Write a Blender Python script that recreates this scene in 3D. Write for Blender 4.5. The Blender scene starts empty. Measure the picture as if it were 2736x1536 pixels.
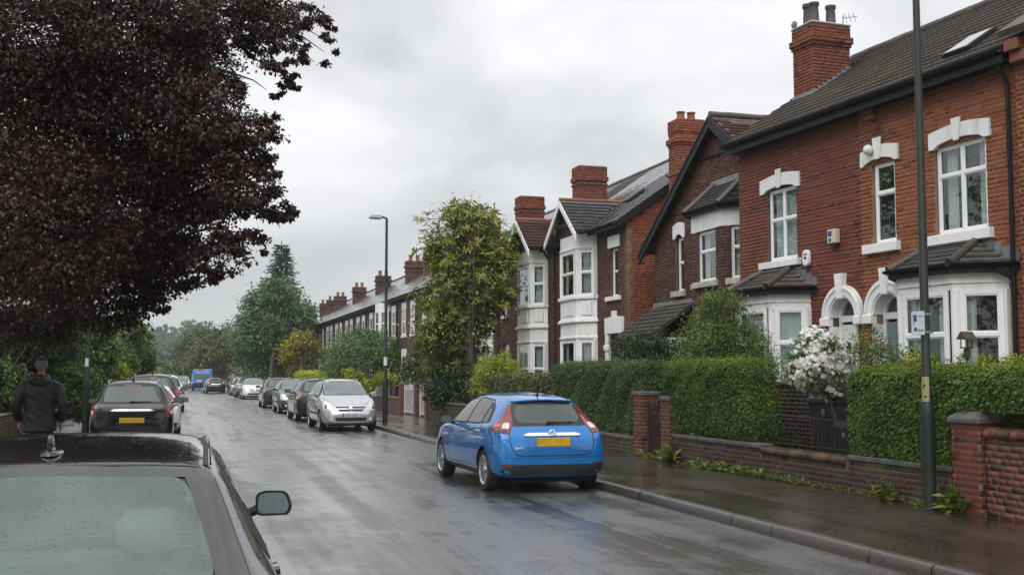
import bpy, bmesh, math, random
import numpy as np
from mathutils import Vector, Matrix
from mathutils.bvhtree import BVHTree
from mathutils.geometry import delaunay_2d_cdt

R = math.radians
rng = np.random.default_rng(11)
random.seed(5)
scene = bpy.context.scene
COL = scene.collection
CAM = np.array([0.0, 0.0, 1.75])

# ------------------------------------------------------------------ camera
cd = bpy.data.cameras.new('camera')
cam = bpy.data.objects.new('camera', cd)
COL.objects.link(cam)
cam.location = CAM
cam.rotation_euler = (R(90 + 4.364), 0, R(-16.41))
cd.sensor_width = 36
cd.lens = 40.0
cd.clip_start = 0.1
cd.clip_end = 3000
scene.camera = cam

# ------------------------------------------------------------------ overcast sky
SUN_EL, SUN_AZ = 52, 215          # azimuth measured clockwise from +Y: behind and left of the camera
world = bpy.data.worlds.new('World')
scene.world = world
world.use_nodes = True
wn, wl = world.node_tree.nodes, world.node_tree.links
wn.clear()
def W(t, **k):
    n = wn.new(t)
    for a, b in k.items(): setattr(n, a, b)
    return n
w_out = W('ShaderNodeOutputWorld'); w_bg = W('ShaderNodeBackground')
w_sky = W('ShaderNodeTexSky', sky_type='NISHITA', sun_disc=False)
w_sky.sun_elevation = R(SUN_EL); w_sky.sun_rotation = R(SUN_AZ)
w_tc = W('ShaderNodeTexCoord')
w_map = W('ShaderNodeMapping'); w_map.inputs['Scale'].default_value = (1.0, 1.0, 2.6)
w_n1 = W('ShaderNodeTexNoise'); w_n1.inputs['Scale'].default_value = 3.0; w_n1.inputs['Detail'].default_value = 6; w_n1.inputs['Roughness'].default_value = .52
w_n1.inputs['Distortion'].default_value = .6
w_r1 = W('ShaderNodeValToRGB')
w_r1.color_ramp.elements[0].position = .30; w_r1.color_ramp.elements[0].color = (3.7, 3.73, 3.82, 1)
w_r1.color_ramp.elements[1].position = .70; w_r1.color_ramp.elements[1].color = (6.2, 6.2, 6.25, 1)
w_mix = W('ShaderNodeMix', data_type='RGBA'); w_mix.inputs[0].default_value = .94
wl.new(w_tc.outputs['Generated'], w_map.inputs['Vector']); wl.new(w_map.outputs[0], w_n1.inputs['Vector'])
wl.new(w_n1.outputs['Fac'], w_r1.inputs[0])
wl.new(w_sky.outputs[0], w_mix.inputs[6]); wl.new(w_r1.outputs[0], w_mix.inputs[7])
# a cloud deck is brighter overhead than at the horizon
w_sep = W('ShaderNodeSeparateXYZ'); wl.new(w_tc.outputs['Generated'], w_sep.inputs[0])
w_gr = W('ShaderNodeMapRange'); w_gr.inputs['From Min'].default_value = 0; w_gr.inputs['From Max'].default_value = 1
w_gr.inputs['To Min'].default_value = .95; w_gr.inputs['To Max'].default_value = 2.6
wl.new(w_sep.outputs['Z'], w_gr.inputs['Value'])
w_mul = W('ShaderNodeVectorMath', operation='SCALE')
wl.new(w_mix.outputs[2], w_mul.inputs[0]); wl.new(w_gr.outputs[0], w_mul.inputs['Scale'])
wl.new(w_mul.outputs[0], w_bg.inputs['Color']); w_bg.inputs['Strength'].default_value = .1
wl.new(w_bg.outputs[0], w_out.inputs['Surface'])

sl = bpy.data.lights.new('sun', 'SUN'); sl.energy = 1.5; sl.angle = R(60); sl.color = (1.0, .985, .96)
sun = bpy.data.objects.new('sun', sl); COL.objects.link(sun)
_d = Vector((math.sin(R(SUN_AZ)) * math.cos(R(SUN_EL)), math.cos(R(SUN_AZ)) * math.cos(R(SUN_EL)), math.sin(R(SUN_EL))))
sun.rotation_euler = _d.to_track_quat('Z', 'Y').to_euler()

vs = scene.view_settings
vs.view_transform = 'Standard'; vs.look = 'None'; vs.exposure = 0.40; vs.gamma = 1.0; vs.use_curve_mapping = False
cy = scene.cycles
cy.use_denoising = True
cy.max_bounces = 6; cy.diffuse_bounces = 3; cy.glossy_bounces = 3; cy.transmission_bounces = 4
cy.transparent_max_bounces = 10; cy.volume_bounces = 1
cy.sample_clamp_indirect = 4

# ------------------------------------------------------------------ materials
MATS = {}
class NT:
    """tiny node helper"""
    def __init__(s, name):
        s.m = bpy.data.materials.new(name); s.m.use_nodes = True
        s.n, s.l = s.m.node_tree.nodes, s.m.node_tree.links
        s.bsdf = s.n['Principled BSDF']; MATS[name] = s.m
    def new(s, t, ins=None, **k):
        n = s.n.new(t)
        for a, b in k.items(): setattr(n, a, b)
        for a, b in (ins or {}).items():
            if hasattr(b, 'links') or isinstance(b, bpy.types.NodeSocket): s.l.new(b, n.inputs[a])
            else: n.inputs[a].default_value = b
        return n
    def set(s, **k):
        for a, b in k.items():
            i = s.bsdf.inputs[a.replace('_', ' ')]
            if isinstance(b, bpy.types.NodeSocket): s.l.new(b, i)
            else: i.default_value = (*b, 1) if isinstance(b, tuple) and len(b) == 3 else b
        return s
    def ramp(s, fac, stops):
        r = s.new('ShaderNodeValToRGB', {0: fac})
        e = r.color_ramp.elements
        while len(e) < len(stops): e.new(.5)
        for q, (p, c) in zip(e, stops):
            q.position = p; q.color = (*c, 1) if isinstance(c, tuple) else (c, c, c, 1)
        return r.outputs[0]
    def pos(s): return s.new('ShaderNodeNewGeometry').outputs['Position']
    def obj(s): return s.new('ShaderNodeTexCoord').outputs['Object']
    def noise(s, vec, scale, detail=3, rough=.5, dist=0, stretch=None):
        if stretch:
            vec = s.new('ShaderNodeMapping', {'Vector': vec, 'Scale': stretch}).outputs[0]
        return s.new('ShaderNodeTexNoise', {'Vector': vec, 'Scale': scale, 'Detail': detail, 'Roughness': rough, 'Distortion': dist}).outputs['Fac']
    def mix(s, f, a, b, mode='MIX'):
        n = s.n.new('ShaderNodeMix'); n.data_type = 'RGBA'; n.blend_type = mode
        for i, v in ((0, f), (6, a), (7, b)):
            if isinstance(v, bpy.types.NodeSocket): s.l.new(v, n.inputs[i])
            else: n.inputs[i].default_value = (*v, 1) if isinstance(v, tuple) else v
        return n.outputs[2]
    def math(s, op, a, b=0.0, clamp=False):
        n = s.n.new('ShaderNodeMath'); n.operation = op; n.use_clamp = clamp
        for i, v in ((0, a), (1, b)):
            if isinstance(v, bpy.types.NodeSocket): s.l.new(v, n.inputs[i])
            else: n.inputs[i].default_value = v
        return n.outputs[0]
    def bump(s, h, strength=.3, dist=.01, normal=None):
        n = s.new('ShaderNodeBump', {'Height': h, 'Strength': strength, 'Distance': dist})
        if normal: s.l.new(normal, n.inputs['Normal'])
        return n.outputs[0]
    def attr(s, name): return s.new('ShaderNodeAttribute', attribute_name=name).outputs['Fac']

def plain(name, col, rough=.5, metal=0., spec=.5, coat=0., var=.12, scale=6., bump=0.):
    t = NT(name); p = t.pos()
    n = t.noise(p, scale, 4, .6)
    c2 = tuple(max(0, c * (1 - var)) for c in col); c1 = tuple(min(1, c * (1 + var)) for c in col)
    t.set(Base_Color=t.ramp(n, [(.3, c2), (.7, c1)]), Metallic=metal, Specular_IOR_Level=spec, Coat_Weight=coat, Coat_Roughness=.05)
    t.set(Roughness=t.math('ADD', t.math('MULTIPLY', t.noise(p, scale * 2.7, 3), .24), rough - .12, True))
    if bump: t.set(Normal=t.bump(t.noise(p, scale * 9, 4), bump))
    return t.m

def brick_mat(name, stops, stain=(.02, .015, .012), stain_amt=.55, moss=0., rough=.82):
    t = NT(name); p = t.pos()
    base = t.ramp(t.attr('tint'), stops)
    grain = t.noise(p, 55, 4, .7)
    base = t.mix(.35, base, t.ramp(grain, [(.3, .35), (.7, .95)]), 'MULTIPLY')
    big = t.noise(p, .9, 5, .62, .4)
    sm = t.math('MULTIPLY', t.math('SUBTRACT', big, .50, True), 4.0 * stain_amt, True)
    base = t.mix(sm, base, stain)
    if moss:
        mm = t.math('MULTIPLY', t.math('SUBTRACT', t.noise(p, 1.7, 5, .7), .52, True), 6 * moss, True)
        base = t.mix(mm, base, (.07, .09, .02))
    t.set(Base_Color=base, Roughness=rough, Specular_IOR_Level=.35, Normal=t.bump(grain, .35, .004))
    return t.m

brick_mat('brick_orange', [(0, (.105, .034, .019)), (.25, (.215, .060, .026)), (.6, (.29, .086, .036)), (1, (.36, .125, .055))], stain_amt=.35)
brick_mat('brick_deep', [(0, (.080, .026, .017)), (.3, (.17, .046, .024)), (.65, (.225, .062, .031)), (1, (.28, .085, .042))], stain_amt=.35)
brick_mat('brick_brown', [(0, (.035, .020, .018)), (.35, (.085, .036, .029)), (.7, (.125, .050, .038)), (1, (.19, .075, .05))], stain_amt=.5)
brick_mat('brick_side', [(0, (.13, .038, .020)), (.5, (.255, .066, .030)), (1, (.33, .10, .046))], stain_amt=.25)
brick_mat('brick_buff', [(0, (.18, .12, .05)), (.5, (.27, .18, .07)), (1, (.33, .23, .10))], stain_amt=.4)
brick_mat('brick_wall', [(0, (.022, .015, .013)), (.35, (.046, .025, .020)), (.7, (.075, .034, .026)), (1, (.12, .048, .033))], stain_amt=.7, moss=1.0, rough=.55)
brick_mat('brick_pier', [(0, (.035, .016, .014)), (.35, (.11, .034, .022)), (.7, (.18, .05, .03)), (1, (.22, .068, .038))], stain_amt=.4, moss=.25, rough=.5)
for nm, c in (('mortar_cream', (.25, .17, .11)), ('mortar_dark', (.12, .075, .058)), ('mortar_red', (.20, .10, .07)), ('mortar_wall', (.15, .125, .10))):
    plain(nm, c, .9, var=.3, scale=3, bump=.2)
def grimy(name, col, rough):
    t = NT(name); p = t.pos()
    st = t.noise(p, 5., 5, .65, .3, (1, 1, .22)); sp = t.noise(p, 2.1, 6, .7)
    m = t.math('MULTIPLY', t.math('SUBTRACT', t.math('ADD', t.math('MULTIPLY', st, .6), t.math('MULTIPLY', sp, .4)), .50, True), 3.2, True)
    t.set(Base_Color=t.mix(m, col, (.42, .40, .36)), Roughness=t.math('ADD', t.math('MULTIPLY', sp, .3), rough - .1))
    t.set(Normal=t.bump(t.noise(p, 40, 4), .08, .004))
grimy('white_paint', (.80, .80, .785), .45)
plain('white_plastic', (.82, .82, .82), .28, var=.02, scale=2)
plain('grey_stone', (.42, .40, .37), .8, var=.25, scale=5, bump=.2)
plain('stone_dark', (.085, .08, .075), .6, var=.4, scale=4, bump=.25)
plain('black_paint', (.007, .007, .008), .55, var=.2, spec=.3)
plain('cast_iron', (.018, .018, .018), .5, var=.3, scale=20)
plain('lead', (.22, .23, .245), .45, metal=.35, var=.25, scale=7)
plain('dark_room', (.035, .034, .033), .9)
plain('curtain', (.62, .63, .61), .9, var=.08)
plain('curtain_grey', (.48, .48, .48), .9, var=.1)
plain('blind', (.56, .62, .60), .8, var=.05)
plain('terracotta', (.20, .065, .036), .7, var=.25, scale=4)
plain('terracotta_dark', (.055, .04, .034), .6, var=.35, scale=4)
plain('bark', (.06, .047, .038), .9, var=.4, scale=9, bump=.6)
plain('bark_dark', (.012, .010, .010), .95, var=.4, scale=9, bump=.6)
plain('bin_plastic', (.022, .023, .026), .45, var=.15)
plain('lamp_green', (.016, .019, .015), .5, var=.25, scale=5)
plain('yellow_sticker', (.62, .55, .26), .6)
plain('cream_plastic', (.60, .52, .38), .45, var=.06)
plain('sign_white', (.62, .63, .64), .45, var=.06)
plain('sign_blue', (.03, .06, .22), .5)
plain('door_white', (.74, .75, .75), .35, var=.03)
plain('door_blue', (.16, .22, .26), .4, var=.08)
plain('gate_white', (.70, .70, .69), .4, var=.1)
plain('soil', (.04, .03, .022), .95, var=.4, scale=8, bump=.5)

def roof_mat(name, a, b, moss=0., rough=.5, mosscol=(.13, .11, .025), bmp=.25):
    t = NT(name); p = t.pos()
    base = t.ramp(t.attr('tint'), [(0, a), (1, b)])
    g = t.noise(p, 30, 4, .7)
    base = t.mix(.4, base, t.ramp(g, [(.3, .45), (.7, 1.)]), 'MULTIPLY')
    if moss:
        mm = t.math('MULTIPLY', t.math('SUBTRACT', t.noise(p, 1.1, 5, .75, .5), .53, True), 9 * moss, True)
        base = t.mix(mm, base, mosscol)
    t.set(Base_Color=base, Roughness=t.math('ADD', t.math('MULTIPLY', t.noise(p, 4, 4), .3), rough - .15, True), Normal=t.bump(g, bmp, .006))
    return t.m
roof_mat('tile_brown', (.045, .036, .033), (.085, .068, .060), moss=.55, rough=.6)
roof_mat('tile_grey', (.065, .057, .053), (.13, .114, .105), moss=.12, rough=.5)
roof_mat('tile_red', (.075, .040, .036), (.13, .062, .052), rough=.36)
roof_mat('slate', (.062, .062, .070), (.125, .125, .135), rough=.19, bmp=.05)
MATS['slate'].node_tree.nodes['Principled BSDF'].inputs['Coat Weight'].default_value = .8; MATS['slate'].node_tree.nodes['Principled BSDF'].inputs['Coat Roughness'].default_value = .08; MATS['slate'].node_tree.nodes['Principled BSDF'].inputs['Coat IOR'].default_value = 2.0
roof_mat('slate_brown', (.075, .052, .052), (.12, .085, .08), moss=.1, rough=.3)

def far_brick():
    t = NT('brick_far'); p = t.obj()
    sep = t.new('ShaderNodeSeparateXYZ', {0: p})
    comb = t.new('ShaderNodeCombineXYZ', {0: t.math('ADD', sep.outputs[0], sep.outputs[1]), 1: sep.outputs[2]})
    b = t.new('ShaderNodeTexBrick', {'Vector': comb.outputs[0], 'Color1': (.12, .042, .03, 1), 'Color2': (.075, .032, .026, 1), 'Mortar': (.10, .075, .06, 1), 'Scale': 1.0, 'Mortar Size': .008, 'Brick Width': .225, 'Row Height': .075})
    st = t.ramp(t.noise(t.pos(), .7, 5, .6), [(.35, .55), (.65, 1.)])
    t.set(Base_Color=t.mix(.8, b.outputs[0], st, 'MULTIPLY'), Roughness=.85)
far_brick()
def far_slate():
    t = NT('slate_far'); p = t.obj()
    sep = t.new('ShaderNodeSeparateXYZ', {0: p})
    comb = t.new('ShaderNodeCombineXYZ', {0: sep.outputs[1], 1: t.math('MULTIPLY', sep.outputs[0], 1.22)})
    b = t.new('ShaderNodeTexBrick', {'Vector': comb.outputs[0], 'Color1': (.12, .12, .13, 1), 'Color2': (.07, .07, .078, 1), 'Mortar': (.02, .02, .022, 1), 'Scale': 1.0, 'Mortar Size': .018, 'Brick Width': .30, 'Row Height': .24})
    n = t.noise(t.pos(), 1.3, 5, .6)
    t.set(Base_Color=t.mix(.5, b.outputs[0], t.ramp(n, [(.35, (.35, .3, .28)), (.6, (1., 1., 1.))]), 'MULTIPLY'),
          Roughness=t.ramp(n, [(.35, .4), (.62, .13)]), Normal=t.bump(b.outputs[1], .6, .01))
far_slate()

def glass_mat(name, tint=(.75, .8, .78), rough=.02, refl=1.5):
    t = NT(name); t.n.remove(t.bsdf)
    tr = t.new('ShaderNodeBsdfTransparent', {'Color': (*tint, 1)})
    wob = t.bump(t.noise(t.pos(), 1.6, 2), .05, .05)
    gl = t.new('ShaderNodeBsdfGlossy', {'Color': (.95, .97, .96, 1), 'Roughness': rough, 'Normal': wob})
    lw = t.new('ShaderNodeLayerWeight', {'Blend': .5})
    f2 = t.math('ADD', t.math('MULTIPLY', t.math('POWER', lw.outputs['Facing'], 4.), .85), .07, True)
    mx = t.new('ShaderNodeMixShader', {0: f2, 1: tr.outputs[0], 2: gl.outputs[0]})
    t.l.new(mx.outputs[0], t.n['Material Output'].inputs['Surface'])
glass_mat('window_glass', (.86, .90, .89), .015, 1.6)

def leaf_mat(name, stops, rough=.42, trans=.28, spec=.5):
    t = NT(name)
    c = t.ramp(t.attr('tint'), stops)
    c = t.mix(.35, c, t.ramp(t.noise(t.pos(), 2.2, 4, .6), [(.3, .45), (.7, 1.)]), 'MULTIPLY')
    t.set(Base_Color=c, Roughness=rough, Specular_IOR_Level=spec)
    tl = t.new('ShaderNodeBsdfTranslucent', {'Color': c})
    mx = t.new('ShaderNodeMixShader', {0: trans, 1: t.bsdf.outputs[0], 2: tl.outputs[0]})
    t.l.new(mx.outputs[0], t.n['Material Output'].inputs['Surface'])
leaf_mat('leaf_beech', [(0, (0.0179, 0.0083, 0.0070)), (.4, (0.0383, 0.0130, 0.0108)), (.75, (0.0700, 0.0238, 0.0169)), (.9, (0.0574, 0.0403, 0.0108)), (1, (0.0637, 0.0650, 0.0116))], rough=.42, trans=.22)
leaf_mat('leaf_hedge', [(0, (0.0358, 0.0667, 0.0102)), (.4, (0.0813, 0.1417, 0.0179)), (.8, (0.1496, 0.2251, 0.0256)), (1, (0.2439, 0.2835, 0.0383))], rough=.5, spec=.35)
leaf_mat('leaf_hedge_fresh', [(0, (.028, .056, .012)), (.4, (.062, .112, .022)), (.8, (.110, .175, .036)), (1, (.19, .25, .08))], rough=.45, spec=.4)
leaf_mat('leaf_hedge_brown', [(0, (0.0448, 0.0598, 0.0137)), (.5, (0.0897, 0.1121, 0.0229)), (.85, (0.1644, 0.1495, 0.0401)), (1, (0.2392, 0.1794, 0.0572))])
leaf_mat('leaf_dark', [(0, (0.0170, 0.0351, 0.0146)), (.5, (0.0397, 0.0702, 0.0243)), (1, (0.0780, 0.1148, 0.0365))])
leaf_mat('leaf_green', [(0, (0.0452, 0.0918, 0.0234)), (.5, (0.1130, 0.1922, 0.0434)), (.9, (0.2134, 0.2948, 0.0634)), (1, (0.3264, 0.3494, 0.0836))])
leaf_mat('leaf_bright', [(0, (0.1189, 0.1833, 0.0164)), (.5, (0.3091, 0.3665, 0.0264)), (1, (0.6000, 0.5822, 0.0494))])
leaf_mat('leaf_magnolia', [(0, (0.0935, 0.1216, 0.0215)), (.45, (0.2056, 0.2336, 0.0373)), (.85, (0.3550, 0.3550, 0.0572)), (.95, (0.3737, 0.2990, 0.0572)), (1, (0.3550, 0.1869, 0.0500))], rough=.3)
leaf_mat('leaf_conifer', [(0, (0.0216, 0.0540, 0.0248)), (.6, (0.0540, 0.1080, 0.0468)), (1, (0.0990, 0.1620, 0.0688))], rough=.6)
leaf_mat('leaf_chestnut', [(0, (0.0386, 0.0858, 0.0298)), (.5, (0.0946, 0.1658, 0.0567)), (1, (0.1936, 0.2730, 0.0925))])
leaf_mat('leaf_gold', [(0, (0.1403, 0.0900, 0.0138)), (.4, (0.2550, 0.2100, 0.0184)), (1, (0.4590, 0.4350, 0.0287))])
leaf_mat('leaf_olive', [(0, (0.0522, 0.0696, 0.0213)), (.5, (0.1079, 0.1304, 0.0346)), (1, (0.1914, 0.2002, 0.0532))])
leaf_mat('leaf_ivy', [(0, (0.0238, 0.0504, 0.0138)), (.5, (0.0675, 0.1116, 0.0248)), (.85, (0.1390, 0.1800, 0.0358)), (1, (0.1985, 0.1080, 0.0413))], rough=.35)
leaf_mat('leaf_feather', [(0, (0.0648, 0.0972, 0.0223)), (.5, (0.1378, 0.2106, 0.0347)), (.9, (0.2268, 0.2754, 0.0558)), (1, (0.2916, 0.1458, 0.0496))])
leaf_mat('leaf_wood', [(0, (0.0432, 0.0864, 0.0330)), (.5, (0.0900, 0.1476, 0.0496)), (1, (0.1620, 0.2160, 0.0688))], rough=.6)
leaf_mat('blossom', [(0, (.78, .70, .66)), (.25, (.88, .86, .83)), (1, (.92, .92, .90))], rough=.6, trans=.35)
leaf_mat('weed', [(0, (0.0600, 0.1020, 0.0151)), (.6, (0.1440, 0.1920, 0.0324)), (1, (0.2280, 0.2280, 0.0486))])
plain('hedge_core', (.008, .013, .005), .95)

def paint(name, col, metal=.0, rough=.28, drops=0., wet=.03):
    t = NT(name); p = t.obj()
    fl = t.noise(p, 3, 4, .6)
    c2 = tuple(c * .86 for c in col)
    t.set(Base_Color=t.ramp(fl, [(.3, c2), (.7, col)]), Metallic=metal, Roughness=rough, Coat_Weight=1.0, Coat_Roughness=wet, Coat_IOR=1.5, Specular_IOR_Level=.15)
    if drops:
        v = t.new('ShaderNodeTexVoronoi', {'Vector': p, 'Scale': 58.}, feature='F1')
        on = t.math('GREATER_THAN', t.noise(p, 37, 1), .54)
        dr = t.math('MULTIPLY', t.math('SUBTRACT', .38, v.outputs['Distance'], True), on)
        flow = t.noise(p, 9, 4, .65, .8)
        h = t.math('ADD', t.math('MULTIPLY', dr, 1.), t.math('MULTIPLY', flow, .35))
        b = t.bump(h, drops, .004)
        t.set(Coat_Normal=b, Normal=t.bump(h, drops * .5, .004))
    return t.m
paint('paint_blue', (.010, .165, .47), .2, .32, .12)
paint('plate_shade', (.010, .13, .40), .2, .4)  # darker copy of the body blue: recess shade put into a flat patch
paint('paint_black', (.006, .006, .008), .0, .3, .12)
paint('paint_near_black', (.007, .007, .009), .0, .22, .42, .02)
paint('paint_silver', (.46, .47, .48), .55, .32, .08)
paint('paint_white', (.62, .62, .63), .1, .32, .08)
paint('paint_graphite', (.035, .037, .042), .3, .3, .08)
paint('paint_grey', (.15, .155, .16), .4, .3)
paint('paint_maroon', (.055, .010, .014), .2, .3)
paint('paint_darkgreen', (.012, .018, .016), .2, .3)
paint('paint_sky', (.05, .24, .56), .0, .3)
paint('paint_navy', (.012, .03, .08), .1, .3)
paint('paint_cream', (.5, .46, .36), .0, .35)
def cglass(name, col, rough=.04, drops=0.):
    t = NT(name); p = t.obj()
    n = t.noise(p, 2.4, 4, .55)
    t.set(Base_Color=t.ramp(n, [(.3, tuple(c * .65 for c in col)), (.7, col)]), Roughness=.5, Coat_Weight=1., Coat_Roughness=rough, Coat_IOR=1.45, Specular_IOR_Level=.05)
    if drops:
        v = t.new('ShaderNodeTexVoronoi', {'Vector': p, 'Scale': 95.}, feature='F1')
        on = t.math('GREATER_THAN', t.noise(p, 33, 1), .55)
        dr = t.math('MULTIPLY', t.math('SUBTRACT', .42, v.outputs['Distance'], True), on)
        t.set(Coat_Normal=t.bump(dr, drops, .004), Normal=t.bump(dr, drops, .004))
        v2 = t.new('ShaderNodeTexVoronoi', {'Vector': t.new('ShaderNodeMapping', {'Vector': p, 'Scale': (1, .6, .6)}).outputs[0], 'Scale': 75.}, feature='F1')
        bead = t.math('MULTIPLY', t.math('LESS_THAN', v2.outputs['Distance'], .24), t.math('GREATER_THAN', t.noise(p, 21, 2), .47))
        base = t.bsdf.inputs['Base Color'].links[0].from_socket
        t.set(Base_Color=t.mix(t.math('MULTIPLY', bead, .55), base, (.02, .022, .022)))
    return t.m
cglass('car_glass', (.075, .095, .085))
cglass('car_glass_light', (.14, .17, .16))
cglass('car_glass_dark', (.014, .018, .016))
cglass('mist_glass', (.23, .30, .275), .06, .3)
t = NTget = None
_m = MATS['mist_glass'].node_tree; _b = _m.nodes['Principled BSDF']; _o = _m.nodes['Material Output']
_tr = _m.nodes.new('ShaderNodeBsdfTransparent'); _tr.inputs[0].default_value = (.72, .82, .79, 1); _mx = _m.nodes.new('ShaderNodeMixShader'); _mx.inputs[0].default_value = .52
_m.links.new(_b.outputs[0], _mx.inputs[1]); _m.links.new(_tr.outputs[0], _mx.inputs[2]); _m.links.new(_mx.outputs[0], _o.inputs[0])
cglass('frit_glass', (.03, .03, .033), .06, .45)
cglass('mirror_face', (.20, .25, .25), .05, .5)
plain('trim_black', (.012, .012, .013), .5, var=.2)
plain('seat_grey', (.22, .22, .225), .9)
plain('rubber', (.013, .013, .014), .75, var=.3)
plain('alloy', (.52, .52, .53), .3, metal=.85, var=.1)
plain('chrome', (.75, .75, .77), .12, metal=1., var=.05)
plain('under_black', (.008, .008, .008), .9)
plain('light_red', (.17, .004, .006), .12, coat=1., var=.35, scale=14)
plain('light_dark_red', (.09, .008, .010), .12, coat=1., var=.35, scale=14)
plain('light_clear', (.55, .54, .52), .12, coat=1., var=.35, scale=26)
plain('light_amber', (.45, .10, .012), .15, coat=1., var=.2)
plain('plate_yellow', (.50, .32, .012), .4, var=.18, scale=9)
plain('plate_white', (.55, .56, .56), .35, var=.06)
plain('plate_blue', (.02, .08, .35), .4)
plain('ink', (.012, .012, .014), .6)
plain('skin', (.36, .20, .15), .55, var=.1)
plain('hair', (.055, .045, .040), .85, var=.5, scale=160, bump=.5)
plain('hair_grey', (.22, .20, .19), .85, var=.4, scale=160, bump=.5)
plain('jacket', (.012, .012, .014), .55, var=.35, scale=7, bump=.12)
plain('trousers', (.02, .022, .028), .85, var=.2)
plain('shoe', (.012, .011, .010), .5)
plain('hi_vis', (.50, .62, .04), .6)

def wet_ground(name, cols, dry_rough, wet_rough, stretch, bump, wet_lo, wet_hi, speck=0., base_spec=.5, film=0., cracks=False, crough=(.42, .22), dryc=.55):
    t = NT(name); p = t.pos()
    fine = t.math('ADD', t.math('MULTIPLY', t.noise(p, 34, 4, .8), .55), t.math('MULTIPLY', t.noise(p, 90, 2, .7), .45))
    med = t.noise(p, 14, 4, .7)
    stre = t.noise(p, 1.0, 6, .62, .7, stretch)
    trk = t.noise(p, 1.0, 5, .6, .4, (2.6, .035, 1))
    pud = t.noise(p, .55, 6, .66, .7)
    wet = t.math('ADD', t.math('ADD', t.math('MULTIPLY', stre, .42), t.math('MULTIPLY', trk, .24)), t.math('MULTIPLY', pud, .34))
    wm = t.ramp(wet, [(wet_lo, 0.), (wet_hi, 1.)])
    c = t.ramp(fine, [(.36, cols[0]), (.64, cols[1])])
    c = t.mix(t.math('MULTIPLY', wm, .35), c, tuple(x * .5 for x in cols[0]))
    sp = t.new('ShaderNodeTexVoronoi', {'Vector': p, 'Scale': 15. if speck else 45.}, feature='F1')
    keep = t.math('GREATER_THAN', t.noise(p, 17, 1), .50)
    spm = t.math('MULTIPLY', t.math('LESS_THAN', sp.outputs['Distance'], .17 if speck else .2), keep)
    c = t.mix(t.math('MULTIPLY', spm, speck or .5), c, (.26, .24, .23) if speck else (.17, .17, .175))
    h = t.math('ADD', t.math('MULTIPLY', fine, t.math('SUBTRACT', 1.1, wm)), t.math('MULTIPLY', med, .35))
    if cracks:
        wp = t.new('ShaderNodeMix', {0: .12, 4: p, 5: t.new('ShaderNodeTexNoise', {'Vector': p, 'Scale': 3., 'Detail': 5.}).outputs['Color']}, data_type='VECTOR').outputs[1]
        v = t.new('ShaderNodeTexVoronoi', {'Vector': t.new('ShaderNodeMapping', {'Vector': wp, 'Scale': (.9, .45, 1)}).outputs[0], 'Scale': 1.}, feature='DISTANCE_TO_EDGE')
        ck = t.math('MULTIPLY', t.math('LESS_THAN', v.outputs['Distance'], .008), t.math('GREATER_THAN', t.noise(p, .45, 3), .55))
        c = t.mix(t.math('MULTIPLY', ck, .8), c, (.012, .012, .012)); h = t.math('SUBTRACT', h, t.math('MULTIPLY', ck, .8))
    t.set(Base_Color=c, Roughness=t.mix(wm, (dry_rough,) * 3, (wet_rough,) * 3), Specular_IOR_Level=base_spec)
    t.set(Normal=t.bump(h, bump, .006))
    if film:
        t.set(Coat_Weight=t.ramp(wet, [(wet_lo - .03, film * dryc), (wet_hi, film)]), Coat_Roughness=t.mix(wm, (crough[0],) * 3, (crough[1],) * 3), Coat_IOR=1.6)
        t.set(Coat_Normal=t.bump(t.math('ADD', t.math('MULTIPLY', med, .6), t.math('MULTIPLY', fine, 1.4)), .22, .006))
    return t.m
wet_ground('wet_asphalt', [(.030, .031, .033), (.115, .116, .119)], .42, .22, (1.25, .07, 1), .55, .455, .545, film=1., cracks=True, dryc=.22)
wet_ground('wet_pavement', [(.020, .014, .011), (.048, .035, .028)], .38, .10, (.8, .35, 1), .35, .42, .60, speck=.6, film=.9, crough=(.26, .09))
wet_ground('kerb_stone', [(.026, .021, .019), (.085, .073, .068)], .40, .18, (.5, .5, 1), .35, .42, .62)
t = NT('haze'); t.n.remove(t.bsdf)
_v = t.new('ShaderNodeVolumePrincipled', {'Color': (.82, .86, .90, 1), 'Density': .0004, 'Anisotropy': .15}); t.l.new(_v.outputs[0], t.n['Material Output'].inputs['Volume'])
plain('grass_ground', (.035, .055, .015), .95, var=.4, scale=2, bump=.4)
plain('leaf_litter', (.16, .07, .025), .9, var=.5, scale=12)
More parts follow.
